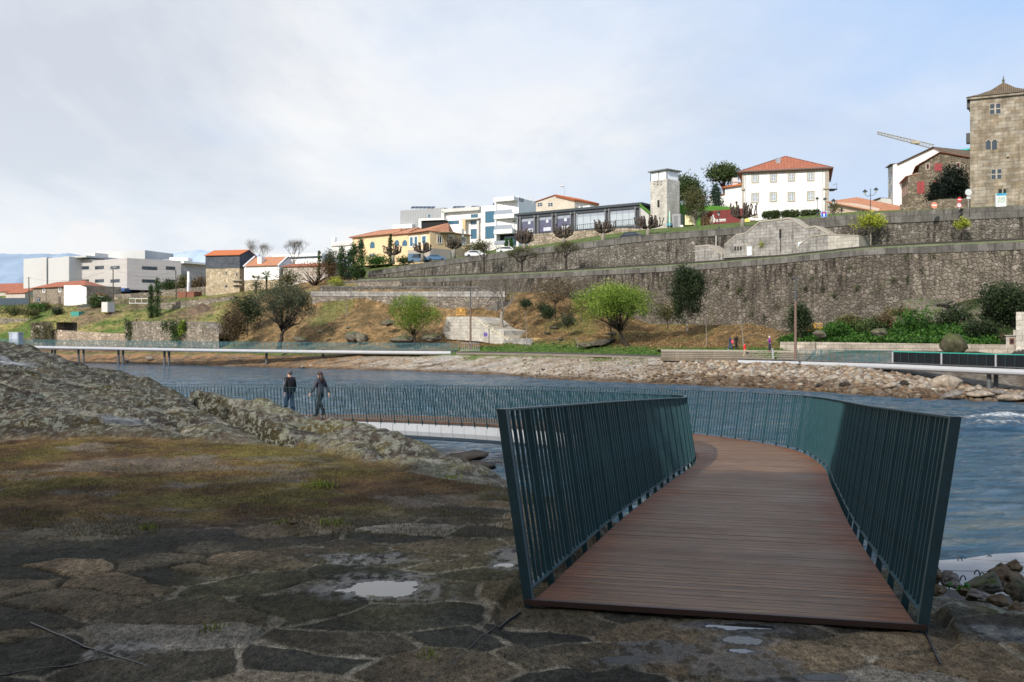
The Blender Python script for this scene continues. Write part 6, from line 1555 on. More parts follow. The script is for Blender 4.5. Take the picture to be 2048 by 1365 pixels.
# --- white modern flats
m_metal = mat('grey_cladding', (.33, .34, .345), .6, .08, .4)
t = thing('apartment_block', 'white modern flats with blue windows, grey clad wing and balconies', 'building', P(930, 500, 262))
f = Fac(801, 268, 888, 262); body(t, f, 14, f.z(845, 470), f.z(845, 419), m_metal, 'clad_wing')
mb = MB(); 
for i in range(26): u = f.L*i/26; f.box(mb, u, u+.05, f.z(845, 465), f.z(845, 419), 0, .05)
mb.build('seam', mat('seam', (.25, .26, .265), .6), t)
window(t, f, 855.5, 429, 861, 437, None, .1, 0, 0, m_glassb, m_framew)
mb = MB(); f.pbox(mb, 792, 451, 830, 459, -3, 1.5); mb.build('terrace_wall', m_plaster, t)
f = Fac(839, 258, 890, 256); mb = MB(); f.pbox(mb, 839, 438, 890, 442, -4, .6); f.pbox(mb, 839, 442, 844, 470, -4, .6); mb.build('portal', m_plaster, t); mb = MB(); f.pbox(mb, 844, 442, 890, 470, -4, 0); mb.build('recess', m_dark, t)
f = Fac(887, 258, 975, 252); body(t, f, 16, f.z(930, 515), f.z(930, 418.5), m_plaster)
mb = MB(); f.pbox(mb, 887, 417.5, 963, 424.5, -2, 1.1); f.pbox(mb, 887, 424.5, 892.5, 500, -2, 1.1); mb.build('frame_surround', m_plaster2, t)
window(t, f, 892.5, 442.5, 918, 449.5, None, .1, 1, 0, m_glassb, m_black)
for y0, y1 in ((429.5, 437), (442, 450), (459, 478.5)): window(t, f, 941.5, y0, 956, y1, None, .1, 0, 0, m_glassb, m_black)
mb = MB(); f.pbox(mb, 926, 438, 962, 441, -1, 1.4); mb.build('canopy', m_plaster2, t); mb = MB(); f.pbox(mb, 931, 441, 937, 464, 1, 1.6); mb.build('buff_pier', mat('buff', (.58, .42, .25), .8), t)
mb = MB(); f.pbox(mb, 956.5, 441, 961, 480, 0, .8); mb.build('grey_panel', m_plaster2, t)
f = Fac(962, 252, 998, 249); body(t, f, 14, f.z(980, 515), f.z(980, 412), m_plaster, 'wall')
for y0, y1 in ((423, 446), (453, 478)): window(t, f, 970.5, y0, 995, y1, None, .1, 0, 0, m_glassb, m_black)
f = Fac(997, 247, 1037, 244); body(t, f, 14, f.z(1017, 520), f.z(1017, 398), m_plaster, 'wall', u0=2.2)
mb = MB(); f.box(mb, 0, f.L, f.z(1017, 405), f.z(1017, 397.5), -2.6, 2.2); mb.build('parapet', m_plaster, t)
for i, (ys, ye) in enumerate(((405.5, 431), (439.5, 461), (469.5, 492))):
    mb = MB(); f.box(mb, 0, f.L-(.5 if i else 0), f.z(1017, ye+8.5), f.z(1017, ye), -2.6, 2.2); mb.build('balcony', m_plaster, t)
    mb = MB(); f.box(mb, .2, f.L-.6, f.z(1017, ye), f.z(1017, ys), 0.02, .04); rc_ = mb.build('balcony_door', m_dark, t); mb = MB(); f.box(mb, 1.6, f.L-.9, f.z(1017, ye), f.z(1017, ys+4.5), .045, .07); mb.build('pane', m_glassb, rc_)
    mb = MB(); f.box(mb, .1, .6, f.z(1017, ye), f.z(1017, ys-.5), .2, 2.0); mb.build('pier', m_plaster, t)
    mb = MB(); f.box(mb, .1, f.L-.6, f.z(1017, ye)+.05, f.z(1017, ye)+1.05, 2.1, 2.13); mb.build('balcony_glass', m_glassp, t)
    mb = MB(); mb.tube([f.w(2.8, 1.2, f.z(1017, ye)+.75), f.w(4.4, 1.2, f.z(1017, ye)+.75)], .3, 8); mb.build('balcony_table', mat('table_grey', (.25, .25, .25)), t)
f2 = Fac(1037.2, 244, 1056, 253); body(t, f2, 6, f2.z(1045, 470), f2.z(1045, 398.5), m_plaster, 'wall')
for k, (x0, y0, n_, yy) in enumerate([(821, 418, 6, 258), (905, 417.5, 3, 260), (941, 417, 2, 258), (985, 411, 2, 254)]):
    for i in range(n_):
        a = P(x0+i*8, y0, yy); mb = MB(); mb.hexa([a, a+Vector((.85, 0, 0)), a+Vector((1.25, 1, .62)), a+Vector((.3, 1, .62)), a+Vector((0, 0, .08)), a+Vector((.85, 0, .08)), a+Vector((1.25, 1, .70)), a+Vector((.3, 1, .70))]); mb.build('solar_panel', mat('solar', (.03, .045, .08), .3), t)
for x in (1057, 1062, 1066): 
    p = P(x, 410, 250); mb = MB(); mb.tube([p, p+Vector((0, 0, 2.2))], .07, 4); mb.build('vent_pipe', m_plaster2, t)
# --- yellow villa
t = thing('villa', 'long yellow villa with orange tiled roofs and arched windows', 'house', P(820, 515, 225))
f = Fac(705, 236, 800, 226); body(t, f, 9, f.z(760, 530), f.z(705, 475), m_yel)
hip_roof(t, f.foot(9), f.z(705, 475), f.z(750, 460)+.3, .6, inset=4, mtl=m_tile)
for x0, x1 in ((717, 727), (740, 749.5)): window(t, f, x0, 484, x1, 497.5, None, .1, 0, 1, m_glassb, None, arch=True)
window(t, f, 739, 509, 750, 514, m_stonetrim, .15, 1, 0, m_glass, m_framew)
f = Fac(786, 224, 816, 221); body(t, f, 9, f.z(800, 530), f.z(800, 468), m_yel)
hip_roof(t, f.foot(9), f.z(800, 468), f.z(800, 454), .5, inset=1, mtl=m_tile)
for x0, x1 in ((789, 798.5), (804.5, 814.5)): window(t, f, x0, 481, x1, 493, None, .1, 0, 1, m_glassb, None, arch=True)
f = Fac(816, 220, 860, 214.5); f2 = Fac(860, 214.5, 940, 223)
mb = MB(); mb.prism([tuple(f.a), tuple(f.b), tuple(f2.b), (f2.b.x-4, f2.b.y+9), (f.a.x+4, f.a.y+9)], f.z(840, 535), f.z(860, 463.5)); mb.build('wall', m_yel, t)
zr = f.z(872, 447)+.6; ze = f.z(860, 462.5)
mb = MB(); A, B, C_ = f.w(-.6, .6, ze), f.w(f.L, .8, ze), f2.w(f2.L*.42, .6, ze); Dp = f2.w(f2.L+.5, .5, ze); ap = f.w(f.L*.8, -6.5, zr+.3); ap2 = f2.w(f2.L*.66, -5, zr-1.0); lf = f.w(-.6, -9, ze)
roof_slab(mb, A, B, ap, ap); roof_slab(mb, B, C_, ap, ap); roof_slab(mb, lf, A, ap, ap); roof_slab(mb, C_, Dp, ap2, ap2); roof_slab(mb, Dp, f2.w(f2.L+.5, -9, ze), ap2, ap2); roof_slab(mb, C_-Vector((0, 0, .02)), C_+Vector((1, 9, 0)), ap, ap); roof_slab(mb, C_+Vector((0, .2, 0)), ap2, ap, ap)
mb.build('roof', m_tile, t)
for x0, x1, y0, y1 in ((820, 826, 475, 494), (829, 835, 474, 493), (844, 852, 473, 488)): window(t, f, x0, y0, x1, y1, m_framew, .2, 0, 0, m_glassb, m_framew)
for x0, x1, y0, y1 in ((875, 883, 473, 487), (898, 905, 473, 487), (924, 931, 476, 490)): window(t, f2, x0, y0, x1, y1, m_framew, .15, 1, 0, m_glass, m_framew)
m_low = mat('villa_base', (.40, .35, .30), .9, .2, 1)
for g, xs in ((f, ((806.5, 812), (817, 824), (827, 834))), (f2, ((869, 876), (879, 885), (893, 904)))):
    mb = MB(); c = 840 if g is f else 885; g.box(mb, 0, g.L*(1 if g is f else .5), g.z(c, 525), g.z(c, 499), 0, .12); mb.build('base_wall', m_low, t)
    for x0, x1 in xs:
        if g is f and x0 < 816: continue
        window(t, g, x0, 505, x1, 519, m_framew, .25, 0, 0, m_glassb, m_framew)
mb = MB(); mb.box(tuple(f2.w(f2.L*.1, 1.6, f2.z(880, 468))-Vector((0, .05, 0))), tuple(f2.w(f2.L*.5, 1.6, f2.z(880, 468))+Vector((0, .1, .12))))
for u in (.1, .3, .5): a = f2.w(f2.L*u, 1.6, f2.z(880, 468)); mb.tube([a, a-Vector((0, 0, 2.6))], .07, 4)
mb.build('pergola', mat('pergola', (.25, .2, .15), .8), t)
for s_ in ((920, 932, 464, 480),): mb = MB(); f2.pbox(mb, 921, 459, 925, 475, -.2, .5); mb.build('chimney', m_plaster2, t)
# --- slate clad stone house
f = Fac(412, 250, 479, 248); t = thing('stone_house', 'tall narrow stone house with slate clad top and bright orange roof', 'house', f.pt(445, 594)); zs = f.z(445, 537.5)
body(t, f, 9, f.z(445, 600), zs, m_rub2)
mb = MB(); mb.prism(f.foot(9.1, -.1, f.L+.1, .1), zs, f.z(445, 511)); 
for u in (-.1, f.L+.1): mb.add([f.w(u, .1, f.z(445, 511)), f.w(u, -9.1, f.z(445, 511)), f.w(u, -4.5, f.z(445, 503)+.6)], [(0, 1, 2)], [[(0, 0), (9, 0), (4.5, 2)]])
mb.build('slate_cladding', mat_ashlar('slate', (.075, .085, .10), (.11, .12, .14), (.05, .055, .065), .5, .22, 0, .01), t)
mb = MB(); a, b = f.w(-.3, .5, f.z(445, 511)-.05), f.w(f.L+.3, .5, f.z(445, 511)-.05); c, d = f.w(f.L+.3, -4.5, f.z(445, 502.5)+.6), f.w(-.3, -4.5, f.z(445, 502.5)+.6); roof_slab(mb, a, b, c, d); roof_slab(mb, f.w(f.L+.3, -9.5, a.z), f.w(-.3, -9.5, a.z), d, c); mb.build('roof', m_tileb, t)
window(t, f, 470, 521, 475, 527, None, .1, 0, 0, m_glass, m_shut)
for x0, y0, x1, y1 in [(451, 544.5, 454, 550), (472, 547, 475.5, 553), (450, 571.5, 455, 576), (472.5, 571, 476, 576.5)]: window(t, f, x0, y0, x1, y1, m_stonetrim, .12, 0, 0, m_dark, m_stonetrim)
mb = MB(); f.pbox(mb, 466, 561, 487, 562.5, 0, .8); f.pbox(mb, 466, 570, 487, 571.5, 0, .8); mb.build('ledge', m_stonetrim, t)
# --- white house beside it
f = Fac(489, 246, 558, 243); t = thing('white_house', 'white and stone cottage with orange tiled roof beside the slate clad house', 'house', f.pt(520, 592))
zm = f.z(520, 561); body(t, f, 9, f.z(520, 600), zm, m_rub2); mb = MB(); mb.prism(f.foot(9.05, -.05, f.L+.05, .05), zm, f.z(520, 532))
for u in (-.05, f.L+.05): mb.add([f.w(u, .05, f.z(520, 532)), f.w(u, -9, f.z(520, 532)), f.w(u, -4.5, f.z(520, 515))], [(0, 1, 2)], [[(0, 0), (9, 0), (4.5, 2)]])
mb.build('upper_wall', m_plaster, t)
mb = MB(); a, b = f.w(.4, .5, f.z(520, 532.5)), f.w(f.L-.2, .5, f.z(520, 532.5)); c, d = f.w(f.L-.2, -4.5, f.z(520, 515)+.4), f.w(.4, -4.5, f.z(520, 515)+.4); roof_slab(mb, a, b, c, d); roof_slab(mb, f.w(f.L-.2, -9.5, a.z), f.w(.4, -9.5, a.z), d, c); mb.build('roof', m_tile, t)
for u in (0, f.L): mb = MB(); q, r__ = f.w(u, .5, f.z(520, 532)-.1), f.w(u, -4.5, f.z(520, 514)+.5); mb.tube([q, r__], .22, 4); mb.build('gable_coping', m_plaster, t)
mb = MB(); f.box(mb, f.u(512), f.u(520), f.z(516, 531), f.z(516, 514), -2.2, -.6); mb.build('chimney', m_plaster, t)
for x0, y0, x1, y1 in [(504, 541, 510, 548), (523, 538, 527, 541), (547.5, 539, 555, 549)]: window(t, f, x0, y0, x1, y1, m_framew, .15, 0, 1, m_glass, mat('brown_frame', (.15, .07, .05)))
# --- long roof house behind the tree
f = Fac(566, 240, 655, 236); t = thing('farmhouse', 'low pale farmhouse with brown tiled roof behind the climbing tree', 'house', f.pt(600, 585)); gable_house(t, f, 8, f.z(600, 600), f.z(600, 533.5), f.z(600, 526), mat('pale_wall', (.48, .42, .36), .9, .2, .8), m_tile2, ridge_front=True)
# --- white strip buildings far
f = Fac(544, 330, 643, 322); t = thing('distant_building', 'low white building on the skyline behind the bare trees', 'building', f.pt(590, 525)); body(t, f, 12, f.z(590, 540), f.z(544, 511.5), m_plaster)
mb = MB(); f.box(mb, 0, f.L, f.z(590, 519), f.z(590, 514.5), -.5, .05); mb.build('window_band', m_glass, t)
f = Fac(664, 262, 706, 258); t = thing('distant_building', 'small white building with grey balcony left of the yellow villa', 'building', f.pt(685, 500)); body(t, f, 9, f.z(685, 515), f.z(685, 484), m_plaster)
mb = MB(); f.pbox(mb, 664, 487.5, 706, 492.5, 0, .4); mb.build('balcony', m_plaster2, t); mb = MB(); f.box(mb, -.2, .9, f.z(664, 484), f.z(664, 476), -1, 0); mb.build('chimney', m_plaster, t)
# --- hospital
t = thing('white_complex', 'wide white modern institutional building with dark ribbon windows at left', 'building', P(200, 585, 300))
m_hosp = mat_ashlar('pale_panel', (.46, .43, .41), (.49, .46, .44), (.40, .37, .36), 6, 1.2, .0, .03, .15); m_hosp2 = mat('pale_panel_light', (.50, .50, .49), .9, .06, .1)
f = Fac(47, 318, 93, 311); body(t, f, 30, f.z(70, 579), f.z(70, 517), m_hosp2, 'wall')
f = Fac(96.5, 310, 138, 304); body(t, f, 30, f.z(117, 579), f.z(117, 515.5), m_hosp2, 'wall')
f = Fac(92.5, 312.5, 97, 311.5); body(t, f, 20, f.z(95, 579), f.z(95, 516.5), m_glass, 'glass_slot')
f = Fac(138.5, 310, 182, 306); body(t, f, 20, f.z(160, 582), f.z(160, 519.5), m_hosp, 'wall')
mb = MB(); f.pbox(mb, 138, 514, 184, 517.5, -16, 2.2); mb.build('roof_slab', m_hosp2, t)
for y in (533, 559.5): window(t, f, 139, y, 158, y+7, None, .1, 0, 0, m_glass, m_black); window(t, f, 159, y+.5, 178, y+7, None, .1, 0, 0, m_glass, m_black)
f = Fac(182, 306, 254, 296); f2 = Fac(254, 296, 362, 306)
body(t, f, 30, f.z(220, 580), f.z(254, 517), m_hosp, 'wall'); body(t, f2, 30, f.z(254, 580), f.z(254, 517), m_hosp, 'wall')
for x0, x1 in ((190, 208), (221, 239.5)):
    for y in (533, 559.5): window(t, f, x0, y, x1, y+6.5, None, .1, 0, 0, m_glass, m_black)
for x0, x1 in ((284, 314), (331.5, 350)):
    for y in (534, 560): window(t, f2, x0, y, x1, y+6.5, None, .1, 1, 0, m_glass, m_black)
f = Fac(192, 320, 290, 314); body(t, f, 14, f.z(240, 530), f.z(240, 503), m_hosp2, 'penthouse')
f = Fac(170, 316, 190, 314); body(t, f, 6, f.z(180, 525), f.z(180, 507), m_plaster2, 'plant_room')
f = Fac(190, 308, 362, 310); mb = MB(); f.pbox(mb, 200, 512.5, 360, 517, -12, -11.8); mb.build('balustrade', m_glassp, t)
mb = MB(); f.box(mb, f.u(325), f.u(363), f.z(340, 518), f.z(340, 511.5), -14, -8); mb.build('roof_block', m_plaster, t)
f = Fac(362, 312, 411, 320); body(t, f, 20, f.z(385, 580), f.z(362, 529), m_hosp2, 'wall'); mb = MB(); f.pbox(mb, 361, 525.5, 412, 529.5, -10, 1.6); mb.build('roof_slab', m_plaster, t)
for x0, x1 in ((363, 375), (376, 388), (390, 405)): window(t, f, x0, 543, x1, 549.5, None, .1, 0, 0, m_glass, m_black)
f = Fac(52, 314, 270, 300); mb = MB(); f.pbox(mb, 52, 578, 270, 592, -16, -6); mb.build('undercroft', m_dark, t)
mb = MB()
for x in (63, 93, 271): f.pbox(mb, x, 576, x+4, 592, -3, -2)
mb.build('column', m_plaster2, t)
# parked cars under it
def car(label, c, hd, colr, L=4.2, group='cars parked under the white complex', van=False, name='parked_car'):
    t = thing(name, label, 'van' if van else 'car', c, group); M_ = Matrix.Translation(c)@Matrix.Rotation(hd, 4, 'Z')
    h = 1.9 if van else 1.45
    prof = [(-L/2, .35), (-L/2, .85), (-L*.44, .95), (-L*.30, h-.05), (-L*.12, h), (L*.12, h-.02), (L*.27, .98), (L*.46, .82), (L/2, .6), (L/2, .35)] if not van else [(-L/2, .35), (-L/2, h-.1), (-L*.44, h), (L*.15, h), (L*.32, 1.1), (L*.48, .9), (L/2, .35)]
    mb = MB(); n = len(prof); A = [M_@Vector((x, -.85, z)) for x, z in prof]; B = [M_@Vector((x, .85, z)) for x, z in prof]
    mb.add(A+B, [tuple(range(n)), tuple(reversed(range(n, 2*n)))]+[(i, n+i, n+(i+1) % n, (i+1) % n) for i in range(n)]); mb.build('body', mat('car_'+str(colr), colr, .3, .05), t)
    for s_ in (-1, 1):
        mb = MB(); mb.add([M_@Vector((x, s_*.86, z)) for x, z in [(-L*.36, 1.0), (-L*.27, h-.12), (L*.08, h-.12), (L*.2, 1.0)]], [(0, 1, 2, 3)]); mb.build('window', m_glass, t)
        for x in (-L*.32, L*.32): mb = MB(); mb.tube([M_@Vector((x, s_*.7, .33)), M_@Vector((x, s_*.88, .33))], .33, 10); mb.build('wheel', m_black, t)
    return t
for px, colr, lab in [(218, (.5, .52, .55), 'silver parked car nearest the lean-to, under the white building'), (229, (.02, .05, .14), 'dark blue parked car between the silver and grey ones'), (240, (.2, .22, .26), 'grey parked car in the middle under the white building'), (251, (.03, .08, .22), 'blue parked car at the right end under the white building')]:
    car(lab, P(px, 587, 296), R(80), colr)
gnd = lambda px, Y: Vector((PX(px, Y), Y, fz(px, Y)))
car('blue grey van parked in front of the yellow villa', P(838, 527, 211), R(10), (.12, .20, .30), 4.6, 'vehicles by the terrace wall', True, 'parked_van')
car('small blue car parked beside the van at the villa', P(872, 524, 209), R(8), (.08, .16, .28), 4.0, 'vehicles by the terrace wall')
car('white car top showing above the wall right of the villa', P(951, 516.5, 203), R(5), (.75, .75, .76), 4.4, 'vehicles by the terrace wall')
car('white car parked by the balcony flats and thin cypresses', P(1015, 509, 203), R(8), (.75, .75, .76), 4.4, 'vehicles by the terrace wall')
car('dark car roof showing above the wall below the glass pavilion', P(1268, 482.5, 171), R(-33), (.02, .025, .035), 4.6, 'vehicles by the terrace wall')
# --- long stone farmhouse
f = Fac(66, 270, 173, 256); f2 = Fac(173, 256, 218, 268); t = thing('stone_farmhouse', 'long low stone house with white end wall and weathered tile roof', 'house', f.pt(120, 612)); ze = f.z(173, 571.5)
body(t, f, 10, f.z(120, 618), ze, m_rub1); mb = MB(); mb.prism(f2.foot(6), f2.z(173, 612), ze); mb.build('end_wall', m_plaster, t)
c = [f.w(-.5, .5, ze), f.w(f.L+.3, .7, ze), f2.w(f2.L+.6, .4, ze)]; c.append(c[0]+(c[2]-c[1])); m0, m1 = (c[0]+c[3])/2, (c[1]+c[2])/2; e = (m1-m0).normalized(); zr = f.z(173, 560); r0, r1 = m0+e*6, m1-e*6; r0.z = r1.z = zr+.35
mb = MB(); roof_slab(mb, c[0], c[1], r1, r0); roof_slab(mb, c[1], c[2], r1, r1); roof_slab(mb, c[2], c[3], r0, r1); roof_slab(mb, c[3], c[0], r0, r0); mb.build('roof', m_tile2, t)
for x0, x1, y0, y1 in [(86, 90, 578, 585), (118, 122, 577, 584), (137, 140, 576, 583), (155, 159.5, 575, 583), (74, 80, 597, 604)]: window(t, f, x0, y0, x1, y1, m_framew if x0 != 74 else m_black, .18, 1, 0, m_glass, m_framew)
for x0, x1 in ((117.5, 122), (153, 158)): mb = MB(); f.pbox(mb, x0, 594, x1, 609, -.02, .05); mb.build('door', mat('weathered_door', (.10, .07, .055), .8), t)
window(t, f2, 193, 575, 199, 583, m_stonetrim, .12, 1, 0, m_glass, m_framew)
mb = MB(); q = [f2.w(f2.u(182), 3.2, f2.z(190, 592)), f2.w(f2.L+1, 3.2, f2.z(190, 592)), f2.w(f2.L+1, 0, f2.z(190, 586)), f2.w(f2.u(182), 0, f2.z(190, 586))]; roof_slab(mb, *q); mb.build('lean_to_roof', m_tileb, t); mb = MB(); f2.box(mb, f2.u(184), f2.L+.6, f2.z(190, 606), f2.z(190, 592.3), 0, 2.8); mb.build('lean_to', m_plaster, t)
# far left red roofs, fence
f = Fac(-60, 330, 46, 322); t = thing('red_roofed_houses', 'far left old house with a broad faded red roof', 'house', f.pt(0, 600)); gable_house(t, f, 16, f.z(0, 605), f.z(0, 584), f.z(0, 565), mat('pale_wall', (.48, .42, .36)), m_tile2, ridge_front=True)
f = Fac(12, 300, 50, 296); t = thing('red_roofed_house', 'lower red roofed outbuilding left of the white complex', 'house', f.pt(30, 600)); gable_house(t, f, 8, f.z(30, 603), f.z(30, 587), f.z(30, 577), mat('pale_wall', (.48, .42, .36)), m_tile2, ridge_front=True)
f = Fac(-40, 270, 60, 268); mb = MB(); f.pbox(mb, -40, 597, 60, 611, -.1, 0); mb.build('mesh_fence', mat('dark_mesh', (.05, .07, .09), .8, .2), label='dark mesh fence before the red roofed houses', cat='fence')
mb = MB(); f = Fac(139, 240, 160, 238); f.pbox(mb, 141.5, 624, 157.5, 638.5, -2.2, 0); t = mb.build('garden_shed', mat('teal_sheet', (.05, .26, .22), .6, .15, 2), label='small teal sheet metal shed in the garden', cat='shed')
mb = MB(); f.pbox(mb, 203, 605, 215, 625, -2, 0); mb.build('white_hut', m_plaster2, label='little white hut half hidden by an ivy mound', cat='hut')
f = Fac(152, 250, 180, 248); mb = MB(); q = [f.pt(152, 615, 0), f.pt(178, 615, 0), f.pt(175, 608, -2), f.pt(160, 609, -2)]; roof_slab(mb, *q); mb.build('dark_canopy', mat('tar_roof', (.03, .03, .035), .7), label='low dark canopy roof in the rubble garden', cat='canopy')
f = Fac(350, 250, 388, 248); mb = MB(); f.pbox(mb, 355, 584, 388, 598, -3, 0); mb.build('brick_hut', mat('brick', (.20, .08, .05), .9, .4, 3), label='rusty brick shed under the white column', cat='shed')
mb = MB(); c = P(377.5, 584, 250); mb.tube([c, P(377, 544, 250)], [.45, .3], 8); mb.build('white_column', m_plaster, label='slim white column rising from the brick shed', cat='column')
# ================================================================== VEGETATION
LM = {}
def leafmat(k):
    if k in LM: return LM[k]
    c = {'dark': ((.022, .038, .014), (.06, .085, .03)), 'black': ((.006, .012, .008), (.018, .03, .018)), 'mid': ((.045, .075, .022), (.11, .14, .04)), 'grey': ((.06, .072, .038), (.13, .14, .075)),
         'bright': ((.11, .18, .02), (.28, .36, .05)), 'lime': ((.20, .30, .03), (.42, .50, .08)), 'brown': ((.085, .06, .03), (.19, .135, .06)), 'olive': ((.08, .085, .03), (.20, .17, .06)), 'rust': ((.13, .06, .025), (.26, .13, .05)),
         'cyp': ((.03, .065, .02), (.09, .15, .045)), 'yell': ((.26, .30, .03), (.50, .50, .06)), 'blue': ((.03, .055, .04), (.08, .12, .08)), 'lush': ((.03, .09, .012), (.09, .20, .03)), 'twig': ((.13, .105, .08), (.24, .20, .15))}[k]
    LM[k] = mat_leaf('leaf_'+k, *c); return LM[k]
def leafcloud(name, centers, rad, per, size, mtl, parent=None, seed=0, shade=None, flat=1.0, droop=0, **kw):
    r = np.random.default_rng(seed); C = np.asarray(centers, float); n = len(C)
    rad = np.full(n, rad) if np.isscalar(rad) else np.asarray(rad)
    off = r.normal(0, .5, (n, per, 3)); off[:, :, 2] *= flat
    pts = (C[:, None, :]+off*rad[:, None, None]).reshape(-1, 3); m = len(pts)
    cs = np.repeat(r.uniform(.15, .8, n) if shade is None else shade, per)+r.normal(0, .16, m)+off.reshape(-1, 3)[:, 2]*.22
    a = r.normal(size=(m, 3)); a[:, 2] -= droop; a /= np.linalg.norm(a, axis=1)[:, None]; b = r.normal(size=(m, 3)); b -= (a*b).sum(1)[:, None]*a; b /= np.linalg.norm(b, axis=1)[:, None]
    s = size*r.uniform(.55, 1.35, m)[:, None]
    V = np.stack([pts-a*s, pts+b*s*.55, pts+a*s, pts-b*s*.55], 1).reshape(-1, 3)
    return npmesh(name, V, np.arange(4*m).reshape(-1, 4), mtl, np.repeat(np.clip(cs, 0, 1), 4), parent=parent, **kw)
m_bark = mat_rock('bark', (.05, .04, .03), (.10, .08, .06), (.17, .145, .115), 3); m_barkd = mat_rock('dark_bark', (.02, .016, .013), (.045, .035, .028), (.09, .07, .055), 3); m_barkp = mat_rock('pale_bark', (.15, .125, .10), (.27, .24, .20), (.38, .34, .28), 3)
def envelope(c, rx, ry, rz, n, seed, shell=.45, lobes=6, kind='round'):
    r = np.random.default_rng(seed); out = []
    L = r.normal(size=(lobes, 3)); L /= np.linalg.norm(L, axis=1)[:, None]; lw = r.uniform(.45, 1.2, lobes)
    while len(out) < n:
        d = r.normal(size=3); d /= np.linalg.norm(d); k = r.uniform(0, 1)**shell
        lob = max(lw[i]*max(0, d@L[i])**2.2 for i in range(lobes)); k *= (.66+.40*lob)
        p = np.array([d[0]*rx, d[1]*ry, d[2]*rz])*k
        if kind == 'cone':
            h = r.uniform(0, 1); w_ = (1-h)**.8*min(1, .35+h*4); a = r.uniform(0, 6.28); q = r.uniform(0, 1)**.5; p = np.array([math.cos(a)*rx*w_*q, math.sin(a)*ry*w_*q, (h*2-1)*rz])
        if kind == 'column':
            h = r.uniform(0, 1); w_ = math.sin(math.pi*min(1, .16+h*.84))**.55; a = r.uniform(0, 6.28); q = r.uniform(0, 1)**.5; p = np.array([math.cos(a)*rx*w_*q, math.sin(a)*ry*w_*q, (h*2-1)*rz])
        if kind == 'dome' and p[2] < -.35*rz*(.5+r.random()): continue
        out.append(p)
    return np.array(out)+np.array(c)
def tree(name, label, px, Y, yb, yt, hw, ycb, leaf, n=260, per=14, size=.16, kind='round', seed=1, bark=None, cat='tree', group=None, lean=0, trunk=.18, rad=None, pxt=None, shell=.45, limbs=7, depthk=1., forks=None, droop=0):
    """px of the trunk base, base/top y, half width of the crown and its lower edge, all at distance Y"""
    s = Y/F; b = P(px, yb, Y); pt = px if pxt is None else pxt
    zt, zcb = ZY(yt, Y), ZY(ycb, Y); gk = 1.0 if kind in ('cone', 'column') else 1.22; rx = hw*s*gk; rz = (zt-zcb)/2*(gk+1)/2; c = Vector((PX(pt, Y), Y, (zt+zcb)/2))
    t = thing(name, label, cat, b, group)
    cc = envelope(c, rx, rx*depthk, rz, n, seed, shell, kind=kind)
    rr = random.Random(seed); mb = MB()
    fork = Vector((b.x+(c.x-b.x)*.75, Y, max(b.z+(zcb-b.z)*.9, b.z+.35*(c.z-b.z)))) if kind not in ('cone', 'column') else Vector((c.x, Y, c.z+rz*.6))
    k = 6; pts = [b+(fork-b)*(i/k)+Vector((rr.uniform(-.5, .5), rr.uniform(-.5, .5), 0))*trunk*.9*(0 < i < k) for i in range(k+1)]
    if lean:
        for i, p in enumerate(pts): f_ = i/k; p.x = b.x+(fork.x-b.x)*(f_**.55 if lean > 0 else f_**1.6)
    pts[0].z -= .3
    mb.tube(pts, [trunk*(1.25-.55*i/k) if i else trunk*1.5 for i in range(k+1)], 8)
    if kind not in ('cone', 'column'):
        idx = rr.sample(range(len(cc)), min(limbs*3, len(cc)))
        for j, i in enumerate(idx):
            e = Vector(cc[i]); st_ = pts[-1] if j % 3 else pts[-2]; m = st_.lerp(e, .5)+Vector((rr.uniform(-.1, .1)*rx, rr.uniform(-.1, .1)*rx, -.08*rz)); r_ = trunk*(.5 if j < limbs else .22)
            mb.tube([st_, st_.lerp(m, .6)+Vector((0, 0, .05*rz)), m, e], [r_, r_*.75, r_*.5, r_*.15], 5)
    mb.build('trunk', bark or m_bark, t, smooth=True)
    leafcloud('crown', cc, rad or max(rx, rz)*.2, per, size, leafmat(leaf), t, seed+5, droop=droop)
    return t
